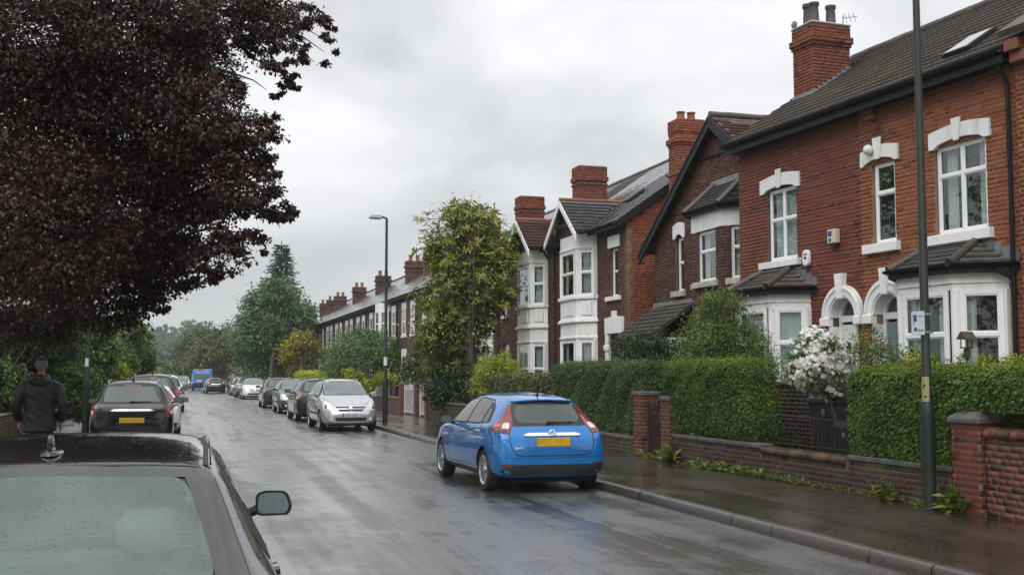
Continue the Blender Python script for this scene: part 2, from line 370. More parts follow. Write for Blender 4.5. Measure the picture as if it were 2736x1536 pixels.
# ------------------------------------------------------------------ mesh helpers
class MB:
    """collects faces, then builds ONE mesh object"""
    def __init__(s): s.v = []; s.f = []; s.mi = []; s.cur = 0
    def add(s, vs, fs):
        b = len(s.v); s.v += [tuple(map(float, p)) for p in vs]
        for f in fs: s.f.append(tuple(b + i for i in f)); s.mi.append(s.cur)
        return s
    def box(s, x0, x1, y0, y1, z0, z1):
        return s.add([(x0, y0, z0), (x1, y0, z0), (x1, y1, z0), (x0, y1, z0), (x0, y0, z1), (x1, y0, z1), (x1, y1, z1), (x0, y1, z1)],
                     [(0, 3, 2, 1), (4, 5, 6, 7), (0, 1, 5, 4), (1, 2, 6, 5), (2, 3, 7, 6), (3, 0, 4, 7)])
    def obox(s, o, a, b, c):
        o, a, b, c = (np.array(q, float) for q in (o, a, b, c))
        return s.add([o, o + a, o + a + b, o + b, o + c, o + a + c, o + a + b + c, o + b + c],
                     [(0, 3, 2, 1), (4, 5, 6, 7), (0, 1, 5, 4), (1, 2, 6, 5), (2, 3, 7, 6), (3, 0, 4, 7)])
    def prism(s, pts, d):
        """closed polygon pts (3-D) extruded by vector d"""
        n = len(pts); p = [np.array(q, float) for q in pts]; d = np.array(d, float)
        fs = [tuple(range(n))[::-1], tuple(range(n, 2 * n))] + [(i, (i + 1) % n, n + (i + 1) % n, n + i) for i in range(n)]
        return s.add(p + [q + d for q in p], fs)
    def strip(s, A, B, d):
        """solid between two open polylines A and B (same length), thickened by d"""
        n = len(A); d = np.array(d, float)
        vs = [np.array(q, float) for q in A] + [np.array(q, float) for q in B]; vs += [q + d for q in vs]
        fs = []
        for i in range(n - 1):
            fs += [(i, i + 1, n + i + 1, n + i), (2 * n + i, 3 * n + i, 3 * n + i + 1, 2 * n + i + 1),
                   (i, 2 * n + i, 2 * n + i + 1, i + 1), (n + i, n + i + 1, 3 * n + i + 1, 3 * n + i)]
        fs += [(0, n, 3 * n, 2 * n), (n - 1, 3 * n - 1, 4 * n - 1, 2 * n - 1)]
        return s.add(vs, fs)
    def tube(s, pts, rad, n=8, cap=True):
        pts = [np.array(p, float) for p in pts]
        if not hasattr(rad, '__len__'): rad = [rad] * len(pts)
        vs, fs = [], []; ref = None
        for i, p in enumerate(pts):
            t = pts[min(i + 1, len(pts) - 1)] - pts[max(i - 1, 0)]; t /= np.linalg.norm(t) + 1e-9
            if ref is None: ref = np.array([1, 0, 0]) if abs(t[0]) < .8 else np.array([0, 1, 0])
            a = np.cross(t, ref); a /= np.linalg.norm(a) + 1e-9; b = np.cross(t, a); ref = np.cross(a, t)
            for k in range(n):
                w = 2 * math.pi * k / n; vs.append(p + rad[i] * (a * math.cos(w) + b * math.sin(w)))
        for i in range(len(pts) - 1):
            for k in range(n): fs.append((i * n + k, i * n + (k + 1) % n, (i + 1) * n + (k + 1) % n, (i + 1) * n + k))
        if cap: fs += [tuple(range(n))[::-1], tuple((len(pts) - 1) * n + k for k in range(n))]
        return s.add(vs, fs)
    def lathe(s, prof, c=(0, 0, 0), axis='z', n=20, cap=True):
        vs, fs = [], []
        for r, h in prof:
            for k in range(n):
                w = 2 * math.pi * k / n; q = (r * math.cos(w), r * math.sin(w), h)
                if axis == 'x': q = (h, q[0], q[1])
                if axis == 'y': q = (q[0], h, q[1])
                vs.append((q[0] + c[0], q[1] + c[1], q[2] + c[2]))
        m = len(prof)
        for i in range(m - 1):
            for k in range(n): fs.append((i * n + k, i * n + (k + 1) % n, (i + 1) * n + (k + 1) % n, (i + 1) * n + k))
        if cap: fs += [tuple(range(n))[::-1], tuple((m - 1) * n + k for k in range(n))]
        return s.add(vs, fs)
    def mesh(s, name):
        m = bpy.data.meshes.new(name); m.from_pydata(s.v, [], s.f)
        if any(s.mi): m.polygons.foreach_set('material_index', s.mi)
        return m
    def build(s, name, mat, parent=None, smooth=None, bevel=0., seg=1):
        m = s.mesh(name)
        for q in (mat if isinstance(mat, (list, tuple)) else [mat]): m.materials.append(MATS[q])
        if smooth is not None:
            m.polygons.foreach_set('use_smooth', [True] * len(m.polygons)); m.set_sharp_from_angle(angle=R(smooth))
        o = bpy.data.objects.new(name, m); COL.objects.link(o)
        if parent is not None: o.parent = parent
        if bevel:
            b = o.modifiers.new('bevel', 'BEVEL'); b.width = bevel; b.segments = seg; b.limit_method = 'ANGLE'; b.angle_limit = R(40)
        return o

def empty(name, loc=(0, 0, 0), rz=0., parent=None):
    o = bpy.data.objects.new(name, None); COL.objects.link(o)
    o.location = loc; o.rotation_euler = (0, 0, rz); o.empty_display_size = .2
    if parent is not None: o.parent = parent
    return o
def tag(o, label, cat, group=None):
    o['label'] = label; o['category'] = cat
    if group: o['group'] = group
    return o
def struct(o): o['kind'] = 'structure'; return o
def stuff(o): o['kind'] = 'stuff'; return o

def np_mesh(name, V, F, mat, tint=None, smooth=False):
    """fast mesh from arrays; F is (n,k) of equal-sized faces"""
    V = np.asarray(V, np.float32); F = np.asarray(F, np.int32)
    m = bpy.data.meshes.new(name); n, k = F.shape
    m.vertices.add(len(V)); m.vertices.foreach_set('co', V.ravel())
    m.loops.add(n * k); m.loops.foreach_set('vertex_index', F.ravel())
    m.polygons.add(n); m.polygons.foreach_set('loop_start', np.arange(0, n * k, k, dtype=np.int32))
    if smooth: m.polygons.foreach_set('use_smooth', np.ones(n, bool))
    m.update(calc_edges=True)
    if tint is not None:
        a = m.attributes.new('tint', 'FLOAT', 'POINT'); a.data.foreach_set('value', np.asarray(tint, np.float32))
    m.materials.append(MATS[mat])
    return m
def add_obj(name, m, parent=None):
    o = bpy.data.objects.new(name, m); COL.objects.link(o)
    if parent is not None: o.parent = parent
    return o

NV = 10
_variants = {}
def instance_set(name, stuff_name, base, T, tint, mat, parent, world, limit=300, smooth=False):
    """many alike pieces: the `limit` nearest the camera become objects that share mesh data, the rest one joined part.
    base=(V,F) unit piece; T=(n,4,4) transforms in the parent's space."""
    if len(T) == 0: return
    T = np.asarray(T, float); tint = np.clip(np.asarray(tint, float), 0, 1)
    V, F = base
    V = np.asarray(V, float); F = np.asarray(F, int)
    Wm = np.array(world)
    P = (Wm[:3, :3] @ T[:, :3, 3].T).T + Wm[:3, 3]
    d = np.linalg.norm(P - CAM, axis=1) / np.cbrt(np.abs(np.linalg.det(T[:, :3, :3])) + 1e-12)
    order = np.argsort(d)
    near, far = order[:limit], order[limit:]
    key = (name, mat, id(base))
    if key not in _variants:
        _variants[key] = [np_mesh(name, V, F, mat, np.full(len(V), (k + .5) / NV), smooth) for k in range(NV)]
    for i in near:
        o = bpy.data.objects.new(name, _variants[key][min(NV - 1, int(tint[i] * NV))]); COL.objects.link(o)
        o.parent = parent; o.matrix_local = Matrix(T[i].tolist())
    if len(far):
        Vh = np.c_[V, np.ones(len(V))]
        VV = np.einsum('nij,vj->nvi', T[far][:, :3], Vh).reshape(-1, 3)
        FF = (F[None] + (np.arange(len(far)) * len(V))[:, None, None]).reshape(-1, F.shape[1])
        o = add_obj(stuff_name, np_mesh(stuff_name, VV, FF, mat, np.repeat(tint[far], len(V)), smooth), parent)
        stuff(o)

_c = .06
BRICK = ([(-.5, 0, -.5), (.5, 0, -.5), (.5, 0, .5), (-.5, 0, .5), (-.5 + .02, 1, -.5 + _c), (.5 - .02, 1, -.5 + _c), (.5 - .02, 1, .5 - _c), (-.5 + .02, 1, .5 - _c)],
         [(4, 5, 6, 7), (0, 1, 5, 4), (1, 2, 6, 5), (2, 3, 7, 6), (3, 0, 4, 7)])
CO = .075
class Bricks:
    """gathers brick transforms and the recessed mortar backing of one house or wall"""
    def __init__(s): s.T = []; s.t = []; s.mb = MB()
    def panel(s, o, u, n, W_, z0, z1, holes=(), shape=None, depth=.22, tint=(.5, .22), L=.225, dark=None, back=True, seed=0, header=3):
        o, u, n = (np.array(q, float) for q in (o, u, n)); up = np.array([0, 0, 1.])
        rows = int(round((z1 - z0) / CO)); prev = None; start = 0; runs = []
        rr = np.random.default_rng(seed + 77)
        for r in range(rows + 1):
            zc = z0 + (r + .5) * CO
            if r < rows:
                iv = [shape(zc)] if shape else [(0., W_)]
                for h in holes:
                    if callable(h): q = h(zc)
                    else: q = (h[0], h[1]) if h[2] <= zc <= h[3] else None
                    if q is None: continue
                    nv = []
                    for a, b in iv:
                        if q[1] <= a or q[0] >= b: nv.append((a, b)); continue
                        if q[0] > a: nv.append((a, q[0]))
                        if q[1] < b: nv.append((q[1], b))
                    iv = nv
                iv = [(a, b) for a, b in iv if b - a > .02]
            else: iv = None
            if iv != prev:
                if prev:
                    runs.append((prev, z0 + start * CO, z0 + r * CO))
                prev = iv; start = r
            if iv is None: break
            Lr = L / 2 if (header and r % header == header - 1) else L
            off = (Lr / 2 if r % 2 else 0.) + .03 * (r % 3)
            for a, b in iv:
                k = math.floor((a - off) / Lr)
                x = off + k * Lr
                while x < b:
                    p, q = max(a, x + .0065), min(b, x + Lr - .0065)
                    if q - p > .025:
                        c = o + u * ((p + q) / 2) + n * (-.012 + rr.normal(0, .0010)) + up * (zc - o[2])
                        M = np.eye(4); M[:3, 0] = u * (q - p); M[:3, 1] = n * .015; M[:3, 2] = up * (CO - .0085); M[:3, 3] = c
                        t = rr.normal(*tint)
                        if rr.random() < .05: t -= .35
                        if dark: t += dark((p + q) / 2, zc)
                        s.T.append(M); s.t.append(t)
                    x += Lr
        if back:
            for iv, za, zb in runs:
                for a, b in iv:
                    s.mb.obox(o + u * a - n * (depth + .004) + up * (za - o[2]), u * (b - a), n * depth, up * (zb - za))
        return s
    def stack(s, x0, x1, y0, y1, z0, z1, bands=(), **k):
        """rectangular chimney or pier, four faces; bands=[(za,zb,out)]"""
        zs = sorted({z0, z1, *[b[0] for b in bands], *[b[1] for b in bands]})
        for za, zb in zip(zs[:-1], zs[1:]):
            e = 0.
            for b in bands:
                if b[0] - .001 <= za and zb <= b[1] + .001: e = b[2]
            X0, X1, Y0, Y1 = x0 - e, x1 + e, y0 - e, y1 + e
            kk = dict(k, back=False)
            s.panel((X0, Y0, za), (0, 1, 0), (-1, 0, 0), Y1 - Y0, za, zb, seed=int(za * 13) + 1, **kk)
            s.panel((X1, Y0, za), (-1, 0, 0), (0, -1, 0), X1 - X0, za, zb, seed=int(za * 13) + 2, **kk)
            s.panel((X1, Y1, za), (0, -1, 0), (1, 0, 0), Y1 - Y0, za, zb, seed=int(za * 13) + 3, **kk)
            s.panel((X0, Y1, za), (1, 0, 0), (0, 1, 0), X1 - X0, za, zb, seed=int(za * 13) + 4, **kk)
            s.mb.box(X0 + .005, X1 - .005, Y0 + .005, Y1 - .005, za, zb)
        return s
    def finish(s, parent, world, brick, mortar, limit=300, wall='wall'):
        w = s.mb.build(wall, mortar, parent)
        instance_set('brick', 'brickwork', BRICK, s.T, s.t, brick, w, world, limit)
        return w

# roof pieces: unit x across, y up the slope, z = metres off the roof plane
def _prof_tile():
    n = 12; V = []; F = []
    for i in range(n + 1):
        x = i / n; ph = (x * 2) % 1.0
        h = .022 * max(0, math.sin(math.pi * ph)) ** 1.5 if ph < 1 else 0
        V += [(x, 0, .018 + h + .012), (x, 1, h), (x, 0, .0)]
    for i in range(n):
        a, b = 3 * i, 3 * i + 3
        F += [(a, b, b + 1, a + 1), (a + 2, b + 2, b, a)]
    return V, F
TILE = _prof_tile()
SLATE = ([(.01, 0, .012), (.99, 0, .012), (1, 1, .001), (0, 1, .001), (.01, 0, 0), (.99, 0, 0)], [(0, 1, 2, 3), (4, 5, 1, 0), (4, 0, 3, 3), (5, 2, 1, 1)])
SLATE = (SLATE[0], [(0, 1, 2, 3), (4, 5, 1, 0)])
THIN = ([(a, b, c * .42) for a, b, c in SLATE[0]], SLATE[1])
class Tiles:
    def __init__(s): s.T = []; s.t = []
    def field(s, o, u, sl, L_u, L_s, w, g, inside=None, over=1.25, tint=(.5, .25), jit=.004, seed=0, half=True):
        o, u, sl = (np.array(q, float) for q in (o, u, sl))
        u /= np.linalg.norm(u); sl /= np.linalg.norm(sl)
        nrm = np.cross(u, sl)
        if nrm[2] < 0: nrm = -nrm
        rr = np.random.default_rng(seed + 5)
        for r in range(int(math.ceil(L_s / g))):
            off = -(w / 2) if (half and r % 2) else 0.
            for k in range(int(math.ceil(L_u / w)) + 1):
                a, b = off + k * w, r * g
                x0, x1 = max(0, a), min(L_u, a + w)
                if x1 - x0 < w * .15: continue
                if inside and not inside((x0 + x1) / 2, b + g / 2): continue
                M = np.eye(4); top = min(b + g * over, L_s)
                M[:3, 0] = u * (x1 - x0); M[:3, 1] = sl * (top - b) + nrm * rr.normal(0, jit); M[:3, 2] = nrm
                M[:3, 3] = o + u * x0 + sl * (b + rr.normal(0, jit * .7)) + nrm * .012
                s.T.append(M); s.t.append(rr.normal(*tint))
        return s
    def finish(s, parent, world, base, mat, name='roof_tile', limit=300):
        instance_set(name, name + 's_beyond', base, s.T, s.t, mat, parent, world, limit)

def world_of(loc, rz=0.):
    return Matrix.Translation(Vector(loc)) @ Matrix.Rotation(rz, 4, 'Z')

# ------------------------------------------------------------------ windows, in a vertical plane basis
def window(parent, o, u, n, a0, a1, z0, z1, trans=(), mull=(), fr=.06, inset=.07, curtain=None, mat='white_plastic', room=.7, arch=0., split_curtain=None):
    """frame + one pane object for each light, set `inset` behind the wall plane; a dark recess and curtains behind"""
    o, u, n = (np.array(q, float) for q in (o, u, n)); up = np.array([0, 0, 1.])
    P = lambda a, z, d: o + u * a + n * d + up * (z - o[2])
    f = MB(); d0 = -inset - .05; th = n * .05
    def bar(a, b, za, zb, dd=0., t=None): f.obox(P(a, za, d0 + dd), u * (b - a), n * (.05 if t is None else t), up * (zb - za))
    bar(a0, a0 + fr, z0, z1); bar(a1 - fr, a1, z0, z1); bar(a0 + fr, a1 - fr, z0, z0 + fr); bar(a0 + fr, a1 - fr, z1 - fr, z1)
    ms = [a0 + fr] + [m for m in mull] + [a1 - fr]; ts = [z0 + fr] + [t for t in trans] + [z1 - fr]
    for m in mull: bar(m - fr * .55, m + fr * .55, z0 + fr, z1 - fr, .004)
    for t in trans:
        for i in range(len(ms) - 1):
            bar(ms[i] + (fr * .55 if i else 0), ms[i + 1] - (fr * .55 if i < len(ms) - 2 else 0), t - fr * .5, t + fr * .5, .008)
    w = f.build('window', mat, parent, bevel=.006)
    for i in range(len(ms) - 1):
        for j in range(len(ts) - 1):
            A = ms[i] + (fr * .5 if i else 0); B = ms[i + 1] - (fr * .5 if i < len(ms) - 2 else 0)
            C_ = ts[j] + (fr * .5 if j else 0); D_ = ts[j + 1] - (fr * .5 if j < len(ts) - 2 else 0)
            MB().obox(P(A, C_, d0 + .012), u * (B - A), n * .006, up * (D_ - C_)).build('pane', 'window_glass', w)
            s_ = MB(); q = .018
            s_.obox(P(A, C_, d0 + .02), u * q, n * .02, up * (D_ - C_)); s_.obox(P(B - q, C_, d0 + .02), u * q, n * .02, up * (D_ - C_))
            s_.obox(P(A + q, C_, d0 + .02), u * (B - A - 2 * q), n * .02, up * q); s_.obox(P(A + q, D_ - q, d0 + .02), u * (B - A - 2 * q), n * .02, up * q)
            s_.build('bead', mat, w)
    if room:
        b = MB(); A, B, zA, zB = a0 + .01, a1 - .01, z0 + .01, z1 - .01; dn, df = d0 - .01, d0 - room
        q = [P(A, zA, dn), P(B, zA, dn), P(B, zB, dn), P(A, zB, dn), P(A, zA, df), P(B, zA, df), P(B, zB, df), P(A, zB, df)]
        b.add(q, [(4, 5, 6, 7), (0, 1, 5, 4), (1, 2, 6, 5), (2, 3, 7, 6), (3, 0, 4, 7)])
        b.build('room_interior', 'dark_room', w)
    if curtain:
        spans = {'full': [(0, 1)], 'sides': [(0, .28), (.74, 1)], 'left': [(0, .35)], 'right': [(.65, 1)]}[curtain[0]]
        for sa, sb in spans:
            A = a0 + fr + (a1 - a0 - 2 * fr) * sa; B = a0 + fr + (a1 - a0 - 2 * fr) * sb
            n_ = max(8, int((B - A) / .03)); top = []; bot = []
            for i in range(n_ + 1):
                x = A + (B - A) * i / n_; dd = d0 - .09 + .018 * math.sin(i * 1.9) + .01 * math.sin(i * .7)
                top.append(P(x, z1 - .02, dd)); bot.append(P(x, z0 + .02, dd))
            c = MB(); c.add(top + bot, [(i, i + 1, n_ + 2 + i, n_ + 1 + i) for i in range(n_)])
            c.build('curtain', curtain[1], w, smooth=60)
    return w

def arc(c, r, a0, a1, n):
    return [(c[0] + r * math.cos(R(a0 + (a1 - a0) * i / n)), c[1] + r * math.sin(R(a0 + (a1 - a0) * i / n))) for i in range(n + 1)]
# ------------------------------------------------------------------ ground, road, pavements
KR, KL, PR, PL = 6.22, -1.72, 9.0, -3.9       # kerb faces right/left, back edges of the pavements
def sheet(name, x0, x1, y0, y1, z, mat, nx=1, ny=1):
    m = MB(); xs = np.linspace(x0, x1, nx + 1); ys = np.linspace(y0, y1, ny + 1)
    vs = [(x, y, z) for y in ys for x in xs]
    m.add(vs, [(j * (nx + 1) + i, j * (nx + 1) + i + 1, (j + 1) * (nx + 1) + i + 1, (j + 1) * (nx + 1) + i) for j in range(ny) for i in range(nx)])
    return struct(m.build(name, mat))
sheet('ground', -900, 900, -120, 1600, -.03, 'grass_ground')
sheet('road', KL - .05, KR + .05, -20, 330, 0, 'wet_asphalt')
def slab(name, x0, x1, y0, y1, z0, z1, mat): return struct(MB().box(x0, x1, y0, y1, z0, z1).build(name, mat))
pv_r = slab('pavement', KR + .15, PR + .02, -12, 300, -.02, .12, 'wet_pavement')
pv_l = slab('pavement', PL, KL - .15, -12, 300, -.02, .12, 'wet_pavement')
slab('garden_ground', PR + .02, 40, -12, 140, -.025, .13, 'soil')
slab('bank_ground', -60, PL, -12, 160, -.025, .14, 'soil')
KERB = ([(0, 0, 0), (1, 0, 0), (1, 1, 0), (0, 1, 0), (.12, 0, .86), (1, 0, 1), (1, 1, 1), (.12, 1, .86), (.30, 0, 1), (.30, 1, 1)],
        [(0, 4, 7, 3), (4, 8, 9, 7), (8, 5, 6, 9)])
for side, x0, sx in (('r', KR, 1), ('l', KL, -1)):
    kb = struct(MB().box(min(x0 + sx * .03, x0 + sx * .14), max(x0 + sx * .03, x0 + sx * .14), -10, 180, -.02, .10).build('kerb', 'stone_dark'))
    T, tt = [], []
    y = -8.
    while y < 150:
        M = np.eye(4); M[0, 0] = sx * .148; M[1, 1] = .905; M[2, 2] = .135 + rng.normal(0, .002); M[:3, 3] = (x0 + rng.normal(0, .003), y, -.01)
        T.append(M); tt.append(rng.random()); y += .915
    instance_set('kerb_stone', 'kerb_stones_beyond', KERB, T, tt, 'kerb_stone', kb, np.eye(4), 300)
# thin line of wet leaf litter in both channels
lt = []
for k in range(700):
    y = 4 + 40 * rng.random() ** 1.4; a = rng.random() * 6.28; r = .012 + .02 * rng.random()
    x = KR - abs(rng.normal(0, .07)) - .02
    lt.append([(x + r * math.cos(a + q) * (1 if i % 2 else .6), y + r * math.sin(a + q) * (1 if i % 2 else .6), .005 + .004 * rng.random()) for i, q in enumerate((0, 1.57, 3.14, 4.71))])
for k in range(400):
    y = 20 + 12 * rng.random(); a = rng.random() * 6.28; r = .02 + .03 * rng.random(); x = PL + 1.2 * rng.random()
    lt.append([(x + r * math.cos(a + q) * (1 if i % 2 else .6), y + r * math.sin(a + q) * (1 if i % 2 else .6), .125 + .004 * rng.random()) for i, q in enumerate((0, 1.57, 3.14, 4.71))])
lv = np.array(lt).reshape(-1, 3)
o = stuff(add_obj('fallen_leaves', np_mesh('fallen_leaves', lv, np.arange(len(lv)).reshape(-1, 4), 'leaf_litter')))
tag(o, 'scattered wet brown fallen leaves lying along the kerb channel', 'leaves')
# low far rise that carries the wood at the end of the street
hm = MB(); hv = []; nx, ny = 24, 14
for j in range(ny + 1):
    for i in range(nx + 1):
        x = -300 + 600 * i / nx; y = 150 + 620 * j / ny
        w = min(1, max(0, (y - 170) / 400)); w = w * w * (3 - 2 * w)
        hv.append((x, y, -.04 + 12 * w + (.8 * math.sin(x * .07) + .7 * math.cos(y * .05)) * w))
hm.add(hv, [(j * (nx + 1) + i, j * (nx + 1) + i + 1, (j + 1) * (nx + 1) + i + 1, (j + 1) * (nx + 1) + i) for j in range(ny) for i in range(nx)])
struct(hm.build('hill', 'grass_ground', smooth=80))

# ------------------------------------------------------------------ shared house pieces (local: x into the house, y along the street, z up)
UY, NX = (0, 1, 0), (-1, 0, 0)
def lintel(parent, t0, t1, zb, zt, key=None, o=(0, 0, 0), rise=.06, out=.05, mat='white_paint', foot=.16):
    n = 12; w = t1 - t0
    top, bot = [], []
    for i in range(n + 1):
        f = i / n; x = t0 + w * f
        top.append((-out, x, zt + .07 * math.sin(math.pi * f)))
        e = min(f, 1 - f) * w
        zbb = zb if e < foot else zb + .05 + rise * math.sin(math.pi * (e - foot) / max(.01, (w - 2 * foot)))
        bot.append((-out, x, zbb))
    m = MB().strip(top, bot, (out + .02, 0, 0))
    l = m.build('lintel', mat, parent, bevel=.006)
    if key is not None:
        k0, k1, kt, kb = key
        c = (k0 + k1) / 2
        MB().prism([(-out - .035, k0, kt), (-out - .035, k1, kt), (-out - .035, c + (k1 - c) * .55, kb), (-out - .035, c + (k0 - c) * .55, kb)], (.034, 0, 0)).build('keystone', mat, l, bevel=.006)
    return l
def sill(parent, t0, t1, zb, zt, out=.11, mat='white_paint'):
    return MB().box(-out, .03, t0, t1, zb, zt).build('sill', mat, parent, bevel=.01)

def gutter(parent, pts, drop=.11, r=.058):
    """half-round gutter with fascia board along a level run of points"""
    g = MB(); n = 7
    P = [np.array(p, float) for p in pts]
    prof = [(r * math.cos(R(a)), r * math.sin(R(a))) for a in np.linspace(180, 360, n)]
    prof += [(c * .86, s * .86) for c, s in prof[::-1]]
    for a, b in zip(P[:-1], P[1:]):
        t = (b - a) / np.linalg.norm(b - a); s = np.cross(t, (0, 0, 1.)); L = b - a
        if s[0] > 0: s = -s
        g.prism([a + s * (q[0] + r + .004) + np.array([0, 0, q[1]]) for q in prof], L)
    o = g.build('gutter', 'black_paint', parent, smooth=40)
    f = MB()
    for a, b in zip(P[:-1], P[1:]):
        t = (b - a) / np.linalg.norm(b - a); s = np.cross(t, (0, 0, 1.))
        if s[0] > 0: s = -s
        f.obox(a - s * .028 + np.array([0, 0, -drop - .05]), b - a, s * .028, np.array([0, 0, drop + .06]))
    f.build('fascia', 'black_paint', parent)
    return o
def downpipe(parent, x, y, z0, z1, swan=.25):
    m = MB(); pts = [(x - swan, y, z1), (x - swan, y, z1 - .1), (x - .02, y, z1 - .38), (x, y, z1 - .5), (x, y, z0)]
    m.tube(pts, .036, 10)
    for z in np.arange(z0 + .6, z1 - .5, 1.15): m.lathe([(.046, -.04), (.046, .04)], (x, y, z), n=10)
    return m.build('downpipe', 'black_paint', parent, smooth=50)
def pots(parent, lst, mat='terracotta', h=.42, r=.11):
    for x, y, z in lst:
        MB().lathe([(r * 1.12, 0), (r * 1.12, .05), (r * .98, .07), (r * .86, h * .8), (r * .90, h * .84), (r * 1.05, h * .86), (r * 1.05, h), (r * .8, h), (r * .75, h * .6)], (x, y, z), n=16).build('chimney_pot', mat, parent, smooth=40)

def roof_poly(parent, tiles, pts, w, g, name=None, thick=.05, mat='tile_brown', **k):
    """pts: planar polygon, first edge is the eave; adds the boarding slab below and fills tiles"""
    P = [np.array(p, float) for p in pts]
    u = P[1] - P[0]; Lu = np.linalg.norm(u); u = u / Lu
    q = P[-1] - P[0]; nrm = np.cross(u, q)
    if np.linalg.norm(nrm) < 1e-6: q = P[2] - P[0]; nrm = np.cross(u, q)
    nrm /= np.linalg.norm(nrm)
    if nrm[2] < 0: nrm = -nrm
    s = np.cross(nrm, u)
    if s[2] < 0: s = -s
    p2 = [((p - P[0]) @ u, (p - P[0]) @ s) for p in P]
    umin = min(a for a, b in p2); umax = max(a for a, b in p2); smax = max(b for a, b in p2)
    def inside(a, b):
        a += umin; c = False; n = len(p2)
        for i in range(n):
            (xa, ya), (xb, yb) = p2[i], p2[(i + 1) % n]
            if (ya > b) != (yb > b) and a < (xb - xa) * (b - ya) / (yb - ya) + xa: c = not c
        return c
    m = MB().prism([p - nrm * .004 for p in P], -nrm * thick)
    tiles.field(P[0] + u * umin, u, s, umax - umin, smax, w, g, inside=inside, **k)
    return m
def hip(parent, a, b, r=.075, mat='tile_grey', name='hip_tile', seg=.42):
    a, b = np.array(a, float), np.array(b, float); n = max(1, int(np.linalg.norm(b - a) / seg))
    for i in range(n):
        p, q = a + (b - a) * i / n, a + (b - a) * (i + 1.04) / n
        MB().tube([p + (0, 0, .006 * (i % 2)), q + (0, 0, .006 * (i % 2))], [r * 1.03, r * .97], 10).build(name, mat, parent, smooth=50)

def bay_segments(plan):
    out = []
    for (ax, ay), (bx, by) in zip(plan[:-1], plan[1:]):
        d = np.array([bx - ax, by - ay, 0.]); L = np.linalg.norm(d); u = d / L
        n = np.array([-u[1], u[0], 0.])             # outward when the plan runs in +y
        out.append((np.array([ax, ay, 0.]), u, n, L))
    return out

# ------------------------------------------------------------------ the near pair of brick houses
ROT = R(4.239)
NEAR_O = np.array([12.5, 14.5, 0])
NEAR_D = np.array([-math.sin(ROT), math.cos(ROT), 0])
PITCH = math.tan(R(33))
def arch_hole(c, r, zs, z0): return lambda z: (c - r, c + r) if z0 <= z < zs else ((c - math.sqrt(r * r - (z - zs) ** 2), c + math.sqrt(r * r - (z - zs) ** 2)) if zs <= z < zs + r else None)

def tiled_bay(house, world, w0, w1, f0, f1, proj, curtain, tint_door=None, panes=2):
    """canted white ground-floor bay with its own hipped tiled roof"""
    plan = [(0, w0), (-proj, f0), (-proj, f1), (0, w1)]
    bay = MB(); zb, zs, zt, zr = .13, 1.02, 3.08, 3.36
    P3 = lambda z, e=0.: [(0.03, w0 - e, z), (-proj - e, f0 - e * .4, z), (-proj - e, f1 + e * .4, z), (0.03, w1 + e, z)]
    MB().prism(P3(zb), (0, 0, zs - zb - .062)).build('bay_plinth', 'brick_far', house); bay.prism(P3(zt), (0, 0, zr - zt))
    for x, y in plan[1:3]: bay.lathe([(.085, zs), (.085, zt)], (x + .07, y, 0), n=8)
    bay.box(-.10, .04, w0, w0 + .10, zs, zt); bay.box(-.10, .04, w1 - .10, w1, zs, zt)
    b = bay.build('bay', 'white_paint', house, bevel=.008)
    MB().prism(P3(zs - .06, .05), (0, 0, .06)).build('bay_sill', 'white_paint', b, bevel=.01)
    MB().prism(P3(3.19, .028), (0, 0, .03)).build('moulding', 'white_paint', b)
    MB().prism(P3(3.30, .035), (0, 0, .05)).build('moulding', 'white_paint', b)
    for i, (o, u, n, L) in enumerate(bay_segments(plan)):
        e = .11
        if i == 1:
            window(b, o, u, n, e, L - e, zs, zt, trans=(2.38,), mull=(), inset=-.02, fr=.075, curtain=curtain, room=.55)
        else:
            window(b, o, u, n, e, L - e, zs, zt, trans=(2.38,), inset=-.02, fr=.075, curtain=('right' if i == 0 else 'left', curtain[1]) if curtain[0] != 'full' else curtain, room=.4)
    ze = 3.47; ex = .13
    E = [(0.0, w0 - .2, ze), (-proj - ex, f0 - .10, ze), (-proj - ex, f1 + .10, ze), (0.0, w1 + .2, ze)]
    A, B = (0, w0 + .66, 3.90), (0, w1 - .66, 3.90)
    rf = MB(); tl = Tiles()
    for poly in ([E[0], E[1], A], [E[1], E[2], B, A], [E[2], E[3], B]):
        s = roof_poly(house, tl, poly, .17, .175, seed=len(tl.T), half=True); rf.add(s.v, s.f)
    r = rf.build('bay_roof', 'tile_grey', b)
    tl.finish(r, world, SLATE, 'tile_grey', 'roof_tile', 110)
    up = np.array([0, 0, .03])
    hip(r, np.array(E[1]) + up, np.array(A) + up); hip(r, np.array(E[2]) + up, np.array(B) + up)
    gutter(b, [E[0] + np.array([0, .0, .02]), E[1] + np.array([0, 0, .02]), E[2] + np.array([0, 0, .02]), E[3] + np.array([0, 0, .02])], drop=.09, r=.05)
    fl = MB()      # stepped lead where the roof meets the brickwork
    for i in range(5):
        f = i / 5; y = E[0][1] + (A[1] - E[0][1]) * f; z = E[0][2] + (A[2] - E[0][2]) * f
        fl.box(-.016, .0, y, y + .19, z - .02, z + .20)
        y = E[3][1] + (B[1] - E[3][1]) * f
        fl.box(-.016, .0, y - .19, y, z - .02, z + .20)
    fl.box(-.016, .0, A[1] - .05, B[1] + .05, 3.86, 3.955)
    fl.box(-.09, -.016, A[1], B[1], 3.90, 3.92)
    fl.build('lead_flashing', 'lead', r)
    return b

